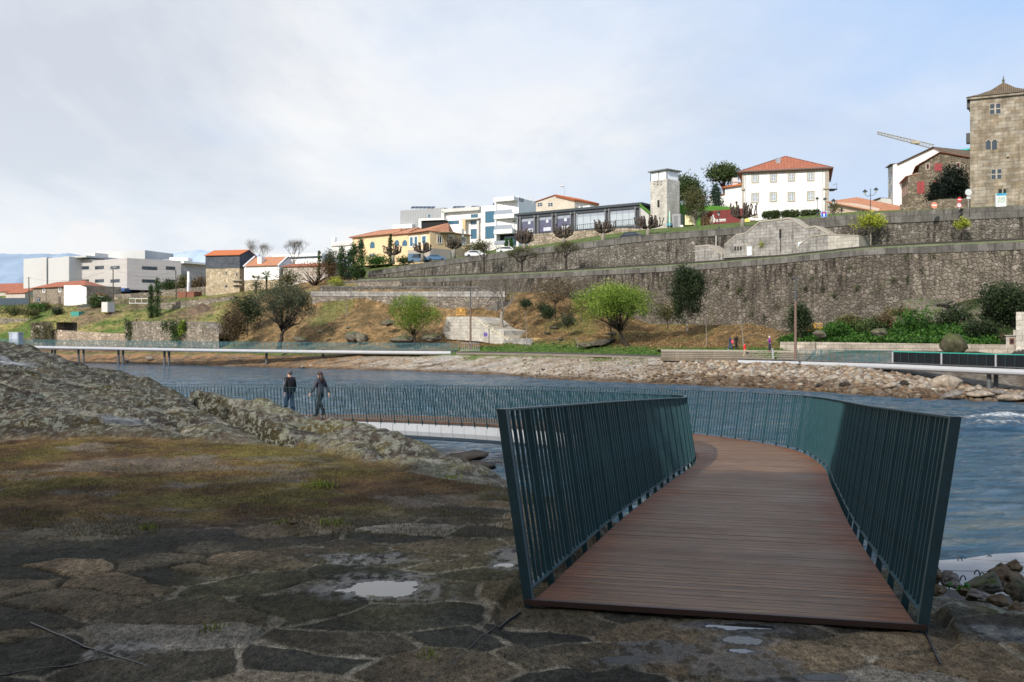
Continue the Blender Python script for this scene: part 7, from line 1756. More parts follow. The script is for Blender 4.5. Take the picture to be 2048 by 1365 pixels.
def bare(name, label, px, Y, yb, yt, hw, seed=1, lvl=5, trunk=.16, bark=None, group=None, up=.5, fork=.35, buds=None, cat='tree', spread=1., nb=3):
    s = Y/F; b = P(px, yb, Y); H = (yb-yt)*s; t = thing(name, label, cat, b, group); rr = random.Random(seed); mb = MB(); tips = []
    def grow(p, d, L, r_, l):
        k = 3; q = [p]
        for i in range(k):
            d = (d+Vector((rr.uniform(-1, 1), rr.uniform(-1, 1), rr.uniform(-.4, .9)*up))*.16).normalized(); q.append(q[-1]+d*L/k)
        mb.tube(q, [r_*(1-.45*i/k) for i in range(k+1)], 7 if r_ > .08 else (4 if r_ > .03 else 3), cap=False)
        if l <= 0: tips.append(q[-1]); return
        for i in range(nb+(l < 3)):
            a = rr.uniform(0, 6.28); sp = rr.uniform(.35, .8)*spread; ax = Vector((math.cos(a), math.sin(a), 0)); nd = (d*(1-.35*sp)+ax*sp+Vector((0, 0, .22*up))).normalized()
            st_ = q[-1] if i < 2 else q[-1-rr.randint(0, 1)]; grow(st_, nd, L*rr.uniform(.6, .82), r_*rr.uniform(.45, .6), l-1)
    k = 4; tp_ = [b+Vector((rr.uniform(-.3, .3)*trunk, rr.uniform(-.3, .3)*trunk, H*fork*i/k-(.3 if i == 0 else 0))) for i in range(k+1)]; mb.tube(tp_, [trunk*(1.3-.4*i/k) for i in range(k+1)], 8, cap=False)
    L0 = H*(1-fork)*.36
    for i in range(4):
        a = i*1.57+rr.uniform(-.5, .5); sp = rr.uniform(.3, .75)*spread; grow(tp_[-1], Vector((math.cos(a)*sp, math.sin(a)*sp, 1)).normalized(), L0, trunk*.6, lvl-1)
    # fit into the pictured extent
    V = np.array(mb.v); m = V[:, 2] > tp_[-1].z; zt = ZY(yt, Y); sc = (zt-tp_[-1].z)/max(.1, np.percentile(V[:, 2], 99.5)-tp_[-1].z); V[m, 2] = tp_[-1].z+(V[m, 2]-tp_[-1].z)*sc
    ex = np.percentile(np.abs(V[:, 0]-b.x), 99); kx = hw*s/ex; V[m, 0] = b.x+(V[m, 0]-b.x)*kx; V[m, 1] = b.y+(V[m, 1]-b.y)*kx; mb.v = [tuple(v) for v in V]
    mb.build('trunk', bark or m_bark, t, smooth=True)
    if buds:
        T = np.array([(b.x+(p.x-b.x)*kx, b.y+(p.y-b.y)*kx, tp_[-1].z+(p.z-tp_[-1].z)*sc) for p in tips]); leafcloud('crown', T, buds[2], buds[1], buds[3], leafmat(buds[0]), t, seed)
    return t
mat_pol = mat_rock('pollard_bark', (.045, .035, .028), (.085, .066, .052), (.14, .115, .09), 3)
def pollard(label, px, Y, yb, yk, yt, hw, seed):
    s = Y/F; b = P(px, yb, Y); t = thing('pollarded_tree', label, 'tree', b, 'pollarded plane trees along the upper terrace'); rr = random.Random(seed); mb = MB(); zk = ZY(yk, Y); H = ZY(yt, Y)-zk; rx = hw*s
    mb.tube([b-Vector((0, 0, .5)), Vector((b.x, Y, (b.z+zk)/2)), Vector((b.x, Y, zk))], [.42, .34, .36], 8); mb.build('trunk', m_barkp, t, smooth=True); mb = MB()
    for i in range(15):
        a = i*2.4+rr.uniform(-.3, .3); ro = rx*math.sqrt((i+.6)/15)*rr.uniform(.75, .95); o = Vector((b.x, Y, zk))
        e = o+Vector((math.cos(a)*ro, math.sin(a)*ro*.9, H*(.18+.16*(1-ro/rx)))); m = o.lerp(e, .5)+Vector((0, 0, -.04*H))
        mb.tube([o, m, e], [.22, .15, .11], 5)
        for j in range(3):
            q = e.lerp(m, .35*j) ; hh = H*rr.uniform(.38, .78)*(1.05-.35*ro/rx); k = Vector((math.cos(a)*.22*rr.random()*rx*.6, math.sin(a)*.2*rx*rr.random()*.6, hh)); w_ = Vector((rr.uniform(-.12, .12), rr.uniform(-.12, .12), 0))
            mb.tube([q, q+k*.5+w_, q+k], [.10, .085, .08], 5); mb.ball(q+k, (.13, .13, .17), 6, 4); mb.ball(q+k*.55+w_, .12, 5, 4)
    mb.build('limbs', mat_pol, t, smooth=True)
for i, (px, yb, yk, yt, hw, lab) in enumerate([(786, 525, 511, 486, 22, 'leftmost knobbly pollarded tree before the yellow villa'), (845, 520, 506, 482, 24, 'pollarded tree in the middle of the yellow villa front'), (908, 514, 498, 474, 23, 'pollarded tree at the right end of the yellow villa'),
        (1048, 511, 488, 455, 24, 'pollarded tree before the left end of the glass pavilion'), (1127, 500, 476, 447, 26, 'pollarded tree at the middle left of the glass pavilion'), (1206, 487, 467, 438, 28, 'pollarded tree at the middle right of the glass pavilion'),
        (1296, 474, 457, 428, 31, 'pollarded tree directly below the concrete lift tower'), (1485, 455, 437, 403, 33, 'pollarded tree between red hoarding and white mansion')]):
    pollard(lab, px, W2Y(px)+2.5, yb, yk, yt, hw, 50+i)
for px, yb, yt, hw, lab, sd_ in [(968, 553, 478, 32, 'budding bare tree on the terrace below the white flats', 1), (1044, 549, 496, 30, 'budding bare tree on the terrace, second from the left', 2), (1132, 541, 486, 26, 'budding bare tree on the terrace, rightmost of the three', 3)]:
    bare('budding_tree', lab, px, W1Y(px)+5, yb, yt, hw, 60+sd_, 5, .17, m_barkd, 'budding trees on the middle terrace', 0.3, .42, ('olive', 5, .5, .07), spread=1.4)
# yellow green small trees on upper right
tree('young_tree', 'small yellow green tree against the dark upper wall', 1742, 137.5, 489, 426, 33, 464, 'yell', 90, 22, .13, 'dome', 71, m_barkp, trunk=.09, rad=.55, limbs=5)
tree('young_tree', 'smallest yellow green sapling against the far right upper wall', 1926, 129, 487, 437, 14, 460, 'yell', 40, 18, .12, 'round', 72, m_bark, trunk=.05, rad=.35, limbs=4)
# far skyline trees
tree('cedar_tree', 'wide dark cedar with layered branches behind the lift tower', 1372, 206, 452, 341, 40, 430, 'mid', 340, 16, .22, 'dome', 73, m_barkd, trunk=.4, rad=1.1)
tree('leafy_tree', 'brownish green tree with bare lower twigs on the lawn', 1391, 181, 460, 374, 27, 438, 'olive', 300, 16, .13, 'round', 74, m_barkp, trunk=.18, rad=.6)
bare('leafy_tree', 'grey twigs fanning below the brownish green crown', 1390, 180.7, 459, 420, 27, 75, 5, .14, m_barkp, fork=.3)
tree('pine_tree', 'round topped dark green pine behind the mansion', 1448, 225, 440, 330, 30, 372, 'mid', 260, 16, .24, 'dome', 76, m_barkd, trunk=.45, rad=1.2)
tree('conifer', 'blue green conifer in front of the distant white house', 1432, 196, 445, 372, 17, 425, 'blue', 200, 16, .16, 'cone', 77, m_barkd, trunk=.2, rad=.7)
tree('evergreen_tree', 'big almost black evergreen between stone house and tower', 1904, 153, 427, 336, 31, 428, 'black', 520, 18, .16, 'dome', 78, m_barkd, trunk=.35, rad=.9)
tree('evergreen_shrub', 'black evergreen mass spreading left below the tall dark one', 1872, 151, 426, 372, 34, 430, 'black', 260, 16, .15, 'cone', 79, m_barkd, trunk=.2, rad=.8, cat='shrub')
for i, (x, hw, lab) in enumerate([(1542, 17, 'left clipped flat topped bush before the white mansion'), (1581, 17.5, 'middle clipped flat topped bush before the white mansion'), (1620, 19, 'right clipped flat topped bush before the white mansion')]):
    Y = 172; t = thing('topiary_bush', lab, 'bush', P(x, 445, Y), 'clipped bushes before the mansion'); r = np.random.default_rng(i); s = Y/F; n = 420
    c = np.stack([r.uniform(-1, 1, n)*hw*s*.95, r.uniform(-1, 1, n)*1.1, r.uniform(-1, 1, n)*.62], 1); ed_ = np.abs(c[:, 0])/(hw*s) > .85; c[ed_, 2] *= .6; c += np.array(P(x, 429.5+(1581-x)*.02, Y))
    mb = MB(); 
    for k in (-.5, .1, .6): b = P(x+k*8, 446, Y); mb.tube([b, b+Vector((k*.5, 0, .9)), P(x+k*16, 432, Y)], [.09, .08, .06], 5)
    mb.build('trunk', m_barkd, t); leafcloud('crown', c, .2, 12, .09, leafmat('mid'), t, i)
# shrubs by the mansion corner
tree('shrub', 'small rusty shrub at the right corner of the mansion', 1668, 171, 436, 402, 12, 432, 'olive', 50, 14, .12, 'round', 80, trunk=.05, cat='shrub', rad=.5)
# cypresses
for px, yb, yt, hw, lab, sd_ in [(302, 641, 573, 5, 'left and shorter of the two slim cypresses on the bank', 1), (314.5, 641, 558, 7.5, 'right and taller of the two slim cypresses on the bank', 2)]:
    tree('cypress', lab, px, 224, yb, yt, hw, yb-3, 'cyp', 150, 14, .15, 'column', 80+sd_, m_barkd, trunk=.12, rad=.45, group='twin cypresses')
for px, Y, yb, yt, hw, lab, lf_ in [(684, 222, 556, 497, 9, 'narrow cypress left of the yellow villa, second in its row', 'cyp'), (708, 219, 558, 489, 8, 'dark narrow cypress nearest the terrace wall end', 'cyp'), (722, 219, 556, 482, 7.5, 'tallest narrow cypress touching the yellow villa', 'cyp'),
        (698, 222, 562, 505, 9, 'blue green cypress low between its taller neighbours', 'blue'), (638, 228, 560, 503, 3, 'pencil thin cypress above the rust coloured creeper', 'cyp'), (781, 215, 525, 470, 4.5, 'slim cypress against the middle of the yellow villa', 'cyp'), (1013, 203, 512, 480, 3, 'thin young cypress, left of the pair by the flats', 'lush'), (1022, 203, 511, 477, 3, 'thin young cypress, right of the pair by the flats', 'lush')]:
    tree('cypress', lab, px, Y, yb, yt, hw, yb-4, lf_, 170 if hw > 5 else 70, 14, .16, 'column', int(px), m_barkd, trunk=.12, rad=.6 if hw > 5 else .3, group='cypresses around the villa')
tree('ivy_mound', 'grey green bushy tree left of the cypress row', 660, 226, 560, 500, 16, 556, 'grey', 200, 14, .18, 'round', 91, trunk=.2, rad=.8)
tree('hedge', 'green and yellow flowering hedge under the yellow villa', 752, 214, 532, 514, 32, 531, 'lush', 200, 14, .15, 'round', 92, trunk=.1, rad=.8, cat='hedge', depthk=.3)
tree('hedge', 'rounded green hedge right of the leftmost pollarded tree', 806, 212, 527, 517, 16, 527, 'mid', 80, 14, .15, 'round', 93, trunk=.1, rad=.7, cat='hedge', depthk=.3)
tree('shrub', 'loose green shrubs between villa and white flats', 955, 206, 515, 486, 22, 512, 'olive', 130, 12, .16, 'round', 94, trunk=.1, rad=.9, cat='shrub', depthk=.3)
tree('creeper_tree', 'rust coloured bare creeper tree arching over the farmhouse', 618, 222, 590, 521, 44, 568, 'rust', 170, 12, .12, 'dome', 95, m_barkd, trunk=.35, rad=1.2, pxt=636, limbs=10, shell=.3)
tree('shrub', 'olive brown bush in front of the white cottage', 578, 215, 598, 535, 22, 582, 'olive', 150, 14, .16, 'round', 96, trunk=.15, rad=.9)
tree('shrub', 'bright yellow flowering bush at the end of the terrace walls', 672, 207, 576, 555, 16, 574, 'yell', 70, 12, .13, 'round', 97, trunk=.08, rad=.7, cat='shrub')
def palm(label, px, Y, yb, yt, hw, seed):
    s = Y/F; b = P(px, yb, Y); t = thing('palm_tree', label, 'palm', b, 'palms before the white cottage'); top = Vector((b.x, Y, ZY(yt, Y)-hw*s*.5)); mb = MB(); mb.tube([b, b.lerp(top, .5), top], [.22, .2, .24], 7); mb.build('trunk', m_barkd, t); rr = random.Random(seed); mb = MB()
    for i in range(34):
        a = i*2.4; el = rr.uniform(-.5, 1.2); d = Vector((math.cos(a)*math.cos(el), math.sin(a)*math.cos(el), math.sin(el))); st_ = top+d*hw*s*.45; mb.tube([top, st_], .03, 3)
        for k in range(9):
            ph = (k-4)*.26; sd2 = d.cross(Vector((0, 0, 1))).normalized(); e = (d*math.cos(ph)+sd2*math.sin(ph)).normalized(); tip = st_+e*hw*s*.6+Vector((0, 0, -.12)); w_ = Vector((0, 0, 1)).cross(e).normalized()*.05; mb.add([st_, st_.lerp(tip, .5)+w_, tip, st_.lerp(tip, .5)-w_], [(0, 1, 2, 3)], None, (rr.uniform(.2, .9),)*3)
    mb.build('fronds', leafmat('olive' if seed % 2 else 'lush'), t)
palm('left lower fan palm before the white cottage', 512, 228, 592, 556, 18, 1); palm('right taller fan palm before the white cottage', 533, 227, 590, 546, 15, 2)
tree('wooded_belt', 'dark hedge bushes between white complex and slate clad house', 340, 285, 588, 564, 22, 586, 'mid', 130, 14, .25, 'round', 98, trunk=.15, rad=1.2, cat='hedge', depthk=.3)
tree('shrub', 'yellow green tree left of the white column', 366, 280, 590, 549, 10, 584, 'olive', 90, 14, .22, 'round', 99, trunk=.15, rad=1., cat='tree')
tree('shrub', 'brown scrub patch between column and slate clad house', 398, 275, 592, 556, 15, 588, 'brown', 130, 14, .22, 'round', 100, trunk=.1, rad=1.1, cat='shrub')
tree('ivy_mound', 'rounded dark ivy mound beside the little white hut', 199, 245, 622, 591, 17, 620, 'mid', 200, 14, .2, 'round', 101, trunk=.1, rad=.9, cat='shrub')
tree('shrub', 'yellow green bush in front of the long stone house', 90, 252, 617, 608, 13, 616, 'olive', 60, 12, .18, 'round', 102, trunk=.08, rad=.8, cat='shrub', depthk=.5)
for i, (px, Y, yb, yt, hw, lf_, lab) in enumerate([(25, 252, 630, 613, 26, 'mid', 'low scrub at the far left garden edge'), (62, 245, 634, 620, 20, 'olive', 'scrub patch in the middle of the left garden'), (116, 244, 629, 619, 9, 'dark', 'dark round bush near the teal shed'), (70, 250, 620, 612, 16, 'lush', 'small green bush below the stone farmhouse wall')]):
    tree('shrub', lab, px, Y, yb, yt, hw, yb, lf_, 90, 12, .18, 'round', 110+i, trunk=.06, rad=.8, cat='shrub', depthk=.6)
bare('poplar_tree', 'pale leafless poplar on the skyline, left one', 514, 300, 545, 482, 27, 120, 6, .22, m_barkp, 'leafless poplars on the skyline', 1.2, .25, ('twig', 3, .8, .05)); bare('poplar_tree', 'leafless poplar on the skyline, right and greyer one', 588, 300, 540, 481, 25, 121, 6, .22, m_bark, 'leafless poplars on the skyline', 1.2, .25, ('twig', 3, .8, .05))
# slope trees
tree('dark_tree', 'dark bronze leaved tree at the left foot of the brown slope', 468, 178, 692, 618, 27, 682, 'brown', 300, 18, .14, 'round', 130, m_bark, trunk=.12, rad=.8)
tree('dark_tree', 'second bronze and green tree just uphill on the left', 495, 186, 668, 590, 32, 652, 'dark', 320, 18, .15, 'round', 131, m_bark, trunk=.12, rad=.9)
tree('big_oak', 'large grey green spreading tree with dark forked trunk', 556, 169, 700, 562, 60, 655, 'grey', 330, 38, .12, 'dome', 132, m_barkd, trunk=.34, rad=.8, limbs=22, pxt=572, shell=.4)
tree('willow', 'bright spring green round tree on the left of the stairs', 832, 157, 695, 588, 47, 668, 'bright', 240, 50, .10, 'round', 133, m_barkd, trunk=.2, rad=.72, pxt=826, limbs=9, shell=.4)
tree('willow', 'largest bright green tree with leaning dark trunk', 1261, 133, 696, 566, 76, 658, 'bright', 330, 60, .10, 'dome', 134, m_barkd, trunk=.24, rad=.82, pxt=1231, limbs=18, lean=1, shell=.4)
tree('willow', 'paler yellowish willow top rising behind the large green tree', 1222, 140, 690, 566, 52, 625, 'lime', 300, 20, .09, 'dome', 135, m_barkd, trunk=.1, rad=.8, shell=.4)
bare('bare_tree', 'tall leafless tree with pale twin trunk by the staircase', 1004, 153, 662, 552, 42, 140, 6, .24, m_barkp, up=.6, fork=.34, buds=('twig', 4, .5, .04), spread=.9)
tree('brown_tree', 'brownish budding tree high on the leafy slope', 1110, 152, 634, 556, 50, 602, 'brown', 300, 13, .10, 'round', 141, m_bark, trunk=.12, rad=1., limbs=12, shell=.3)
bare('bare_tree', 'thin grey twiggy tree between brown tree and green willow', 1162, 150, 655, 552, 26, 142, 5, .08, m_bark, fork=.4, buds=('twig', 3, .5, .04))
tree('tall_evergreen', 'tall dark glossy evergreen against the stained wall', 1375, 132, 660, 515, 35, 640, 'dark', 330, 42, .12, 'round', 143, m_barkp, trunk=.11, rad=.62, limbs=14)
tree('rust_bush', 'brownish bush left of the tall dark evergreen', 1335, 134, 655, 605, 24, 642, 'olive', 130, 14, .11, 'round', 144, m_bark, trunk=.06, rad=.7, cat='shrub')
tree('olive_shrub', 'dark shrub behind the tall brown lamp pole', 1600, 112, 672, 604, 24, 668, 'dark', 280, 18, .10, 'round', 145, m_barkd, trunk=.08, rad=.6, cat='shrub')
tree('shrub', 'round dark shrub low on the leafy slope', 1098, 148, 640, 612, 15, 638, 'dark', 120, 16, .10, 'round', 146, trunk=.06, rad=.5, cat='shrub')
tree('shrub', 'small dark bush high on the slope right of the staircase', 1052, 150, 618, 598, 11, 617, 'dark', 80, 16, .10, 'round', 147, trunk=.05, rad=.45, cat='shrub')
tree('shrub', 'grey green bush in the middle of the leafy slope', 1136, 144, 657, 632, 15, 655, 'grey', 120, 16, .10, 'round', 148, trunk=.05, rad=.5, cat='shrub')
tree('shrub', 'dark bush with brown leaves below the big wall corner', 1085, 153, 630, 606, 12, 630, 'dark', 70, 14, .10, 'round', 149, trunk=.05, rad=.5, cat='shrub')
tree('dark_thicket', 'black green thicket on the rocky mound at far right', 2010, 107, 640, 566, 52, 640, 'dark', 520, 20, .12, 'round', 150, m_barkd, trunk=.1, rad=.8, cat='thicket')
# saplings
def sapling(label, px, Y, yb, yt, lean=0, leaf=None, w_=.035):
    b = P(px, yb, Y); e = P(px+lean, yt, Y); t = thing('sapling', label, 'sapling', b, 'young staked trees by the path'); mb = MB(); mb.tube([b, b.lerp(e, .5)+Vector((.05, 0, 0)), e], [w_*1.4, w_, w_*.5], 5)
    rr = random.Random(int(px))
    for i in range(8): k = rr.uniform(.6, .95); p = b.lerp(e, k); mb.tube([p, p+Vector((rr.uniform(-.5, .5), rr.uniform(-.3, .3), .5))], [.015, .006], 3)
    mb.build('trunk', m_barkp, t)
    if leaf: leafcloud('crown', [tuple(b.lerp(e, k)+Vector((rr.uniform(-.7, .7), rr.uniform(-.5, .5), 0))) for k in np.linspace(.5, 1, 16)], .6, 9, .06, leafmat(leaf), t, int(px))
sapling('pale thin staked sapling beside the yellowish steps', 1053, 143, 694, 625, -2, 'mid', .05); sapling('thin sapling with yellow green leaves left of the people', 1413, 118, 692, 634, -2, 'olive', .04)
sapling('tall pale bare sapling right behind the red clad person', 1487.5, 116.5, 700, 637, -7, None, .055); sapling('short pale stake beside the boardwalk', 1155, 133, 697, 681, 0, None, .045); sapling('slim pale sapling in front of the retaining wall at left', 693, 178, 640, 590, -2, 'brown', .06); sapling('little orange marker stake left of the steel barrier', 917, 148, 698, 685, 0, None, .03)
# planting bed and rock mound right
def veg(name, lab, n, fn, leaf, size, per=10, rad=.35, seed=1, **kw):
    r = np.random.default_rng(seed); c = []
    while len(c) < n:
        q = fn(r)
        if q is not None: c.append(q)
    return leafcloud(name, c, rad, per, size, leafmat(leaf), None, seed, flat=.8, label=lab, kind='stuff', **kw)
def bed(r):
    px = r.uniform(1562, 1990); lo = float(np.interp(px, [1562, 1640, 1990], [686, 686, 692])); hi = float(np.interp(px, [1562, 1630, 1700, 1800, 1990], [682, 662, 654, 650, 655]))
    f_ = r.random()**1.3; Yb = float(np.interp(px, [1562, 1640, 1760, 1880, 2048], [113.5, 109.7, 106.2, 102.9, 99])); Y = Yb+f_*5; y = lo-2+(hi-lo)*f_; return tuple(P(px, y, Y))
veg('planting_bed', 'lush green strap leaved planting behind the low riverside wall', 1500, bed, 'lush', .16, 12, .45, 3)
for px, Y, yb, yt, hw, lf_, lab, sd_ in [(1672, 110, 672, 648, 22, 'lush', 'bright green bush at the left end of the rock mound', 1), (1745, 110, 672, 640, 34, 'mid', 'mid green bush in the middle of the planting', 2), (1700, 113, 655, 635, 22, 'olive', 'olive green mossy bush above the planting', 3), (1830, 108, 668, 620, 40, 'lush', 'leafy green shrub climbing the right rock mound', 4), (1905, 108, 655, 622, 34, 'dark', 'dark green shrub left of the far right thicket', 5), (1800, 113, 640, 622, 30, 'olive', 'mossy green brush on top of the rock ridge', 6), (1960, 103, 672, 640, 34, 'dark', 'shadowy green brush beside the stone barbecue', 7), (1770, 110, 660, 636, 16, 'brown', 'brown dry brush on the mound', 8)]:
    tree('shrub', lab, px, Y, yb, yt, hw, yb, lf_, 150, 14, .12, 'round', 160+sd_, trunk=.05, rad=.6, cat='shrub', depthk=.7)
for px, py, Y, hw, hh, lab, sd_ in [(1640, 668, 109.3, 13, 9, 'small pale rock in the green planting', 1), (1715, 652, 113, 12, 10, 'grey rock showing between the bushes', 2), (1800, 655, 112, 48, 26, 'large slanting mossy outcrop in the planting', 3), (1870, 640, 113, 50, 30, 'big grey lichened outcrop under the tall wall', 4), (1945, 655, 108, 34, 24, 'grey boulder left of the stone barbecue', 5), (1760, 668, 108, 22, 12, 'rock at the front of the planting', 6), (1985, 625, 112, 50, 26, 'shaded outcrop beneath the dark thicket', 7), (1850, 612, 117, 60, 18, 'rock ledge at the base of the tall wall', 8)]:
    boulder('outcrop', lab, P(px, py, Y), (hw/F*Y, hw/F*Y*.7, hh/F*Y), m_rm, 200+sd_, 'rock', 'mossy rocks in the riverside planting', rough=.8)
boulder('boulder', 'large upright mossy boulder standing behind the dark screens', P(1905, 690, 98), (1.55, 1.3, 1.3), mat_rock('moss_boulder', (.03, .035, .015), (.07, .065, .035), (.14, .125, .10), moss=1.), 301, rot=.3, rough=.6)
boulder('boulder', 'biggest tan boulder on the rubble shore, right', P(1894, 766, 82), (1.3, 1.0, .72), m_rt, 302)
for px, py, Y, hw, hh, m, lab in [(1845, 774, 80, 13, 7, m_rt, 'tan rock just left of the biggest shore boulder'), (1808, 768, 83, 12, 8, m_rd, 'dark wet rock on the shore left of the big boulder'), (1780, 772, 81, 18, 7, m_rt, 'flat pale rock on the shore near orange litter'), (1715, 774, 83, 16, 8, m_rb, 'brown rock low on the shore'), (1690, 771, 84, 14, 9, m_rd, 'blackish rock low on the shore'), (1740, 778, 81, 15, 7, m_rb, 'rusty rock near the waterline'), (1905, 790, 73, 24, 6, m_rg, 'long grey rock at the waterline below the big boulder'), (1960, 790, 73, 34, 9, m_rt, 'wide tan rock at the waterline by the piers'), (2020, 797, 71, 36, 9, m_rt, 'flat tan rock at the right edge of the waterline'), (1998, 786, 75, 16, 8, m_rg, 'grey rock against the right pier'), (1940, 780, 77, 14, 7, m_rt, 'mid sized tan rock between boulder and piers'), (1755, 760, 88, 10, 5, m_rt, 'pale rock higher up the rubble shore'), (1640, 772, 86, 10, 5, m_rd, 'small dark rock on the rubble shore'), (1600, 770, 88, 9, 4, m_rt, 'squarish pale rock at mid rubble shore'),
        (622, 733, 158, 5, 5, m_rt, 'small white boulder on the left beach beyond the walkers'), (605, 734, 157, 4, 3, m_rt, 'little pale rock left of the white beach boulder'), (300, 718, 187, 9, 6, m_rt, 'tan rock on the beach under the left bridge'), (253, 722, 190, 5, 3, m_rg, 'small grey rock beside the bridge piers'), (690, 738, 153, 4, 3, m_rd, 'small black rock at the left beach waterline')]:
    boulder('shore_rock', lab, P(px, py, Y), (hw/F*Y, hw/F*Y*.8, hh/F*Y), m, int(px), 'rock', 'single rocks along the far shore', sub=2)
for px, py, Y, hw, hh, lab in [(600, 676, 167, 15, 9, 'mossy rock right of the big grey green tree'), (612, 684, 165, 10, 8, 'dark hollow rock low on the brown slope'), (705, 668, 166, 16, 20, 'tall grey rock half way along the brown slope'), (724, 672, 165, 14, 17, 'brown shadowed rock beside the tall grey one'), (777, 644, 165, 13, 9, 'lichened boulder left of the bright round tree'), (640, 662, 169, 7, 5, 'small rock high on the brown slope'), (697, 655, 168, 6, 4, 'little grey rock near the top of the slope'), (810, 676, 159, 26, 14, 'mossy outcrop left of the bright tree trunk'), (865, 672, 157, 22, 14, 'mossy outcrop right of the bright tree trunk'), (730, 685, 162, 8, 5, 'low green rock behind the bridge railing'),
        (1108, 655, 143, 9, 5, 'dark rock on the leafy slope below the round shrub'), (1095, 666, 141, 8, 4, 'flat dark rock low on the leafy slope'), (1200, 683, 137, 34, 9, 'long dark rock ledge left of the leaning trunk'), (1170, 688, 136, 20, 7, 'low brown rock at the left end of the ledge'), (1120, 678, 139, 8, 4, 'small brown rock near the path'), (1222, 666, 140, 10, 6, 'grey rock under the large green tree'), (965, 606, 170, 18, 14, 'dark wet rock face behind the upper stair flight'), (930, 608, 171, 14, 12, 'black hollow rock left of the upper stair flight')]:
    boulder('slope_rock', lab, P(px, py+hh*.35, Y), (hw/F*Y*1.1, hw/F*Y*.9, hh/F*Y*.75), m_rm if 'dark' not in lab and 'black' not in lab else m_rock_d if False else mat_rock('dark_slope_rock', (.03, .025, .02), (.08, .07, .055), (.15, .13, .11)) if px == 1108 else (m_rm if 'dark' not in lab and 'black' not in lab else bpy.data.materials['dark_slope_rock'] if 'dark_slope_rock' in bpy.data.materials else m_rd), int(px)+7, 'rock', 'rocks on the leafy slopes', rough=.75)
# rubble shore: thousands of stones nobody could count
def rubble():
    r = np.random.default_rng(11)
    bm = bmesh.new(); bmesh.ops.create_icosphere(bm, subdivisions=1, radius=1); bv = np.array([tuple(v.co) for v in bm.verts]); bf = np.array([[v.index for v in f.verts] for f in bm.faces]); bm.free()
    V = []; Fc = []; C = []; b = 0; n = 11000; k = 0
    while k < n:
        px = r.uniform(1040, 2140) if r.random() < .93 else r.uniform(250, 1100)
        f_ = r.uniform(.04, 1); s0 = float(np.interp(px, [250, 620, 860, 1100, 1300, 1500, 1600, 1800, 2048, 2400], [190, 156, 139, 112, 100, 91.5, 86, 75, 70, 61])); b0 = float(np.interp(px, [250, 620, 860, 1100, 1300, 1500, 1600, 1800, 2048, 2400], [196, 166, 151, 134, 122, 109, 104, 94, 86, 72]))
        Y = s0+(b0-s0)*f_; dn = float(np.interp(px, [250, 1000, 1300, 1500, 2200], [.2, .22, .6, 1, 1]))
        if r.random() > dn: continue
        if px < 1560 and f_ > .93: continue
        sz = .06+.26*r.random()**3.4*(1 if px > 1300 else .5)+(.06 if px > 1400 else 0); c = np.array([PX(px, Y), Y, fz(px, Y)+sz*.2])
        q = bv*(1+r.uniform(-.32, .32, (len(bv), 1)))*np.array([sz*r.uniform(.8, 1.5), sz*r.uniform(.8, 1.2), sz*r.uniform(.45, .9)]); a = r.uniform(0, 6.28); ca, sa = math.cos(a), math.sin(a); q = np.stack([q[:, 0]*ca-q[:, 1]*sa, q[:, 0]*sa+q[:, 1]*ca, q[:, 2]], 1)
        V.append(q+c); Fc.append(bf+b); b += len(bv)
        col = np.array([(.36, .28, .20), (.29, .21, .14), (.42, .37, .30), (.22, .15, .10), (.31, .27, .23)][r.integers(0, 5)])*r.uniform(.42, .95)
        if f_ < .3+.1*r.random(): col = col*np.array([.5, .45, .4])
        C.append(np.tile(col, (len(bv), 1))); k += 1
    npmesh('shore_rubble', np.concatenate(V), np.concatenate(Fc), mat_attr('rubble_stone', .9, 6, .25, .2, .3, .03), np.concatenate(C), kind='stuff', label='loose pale and rusty stones covering the far river shore')
rubble()
def litter(nm, lab, n, k0, k1, r0, r1, c1, c2, sz, seed):
    r = np.random.default_rng(seed); ks = sorted(G); px = r.uniform(k0, k1, n); rid = r.uniform(0, 1, n); C = []
    for p_, q in zip(px, rid):
        a = [np.interp(p_, ks, [G[k][int(rr_)][0]+(G[k][int(rr_)+1][0]-G[k][int(rr_)][0])*(rr_-int(rr_)) for k in ks]) for rr_ in (r0+(r1-r0)*q,)][0]; C.append((PX(p_, a), a, fz(p_, a)+sz*.3))
    leafcloud(nm, C, sz*3.5, 7, sz, mat_leaf(nm, c1, c2), None, seed, flat=.35, label=lab, kind='stuff')
litter('fallen_leaves', 'brown fallen leaves and dry grass covering the slopes', 5200, 450, 1550, 2.1, 4.9, (.25, .155, .065), (.42, .30, .14), .11, 21)
litter('bank_grass', 'short green grass along the riverside path', 2600, 950, 1560, 1.25, 2.3, (.07, .15, .03), (.17, .27, .06), .09, 22)
litter('hillside_grass', 'mixed grass and weeds on the left bank', 2600, -50, 470, 1.3, 6, (.10, .13, .04), (.26, .26, .09), .14, 23)
litter('rock_ferns', 'dark ferns and moss between the rocks under the wall', 1500, 1640, 2100, 2.6, 5.4, (.035, .06, .02), (.10, .15, .04), .15, 24)
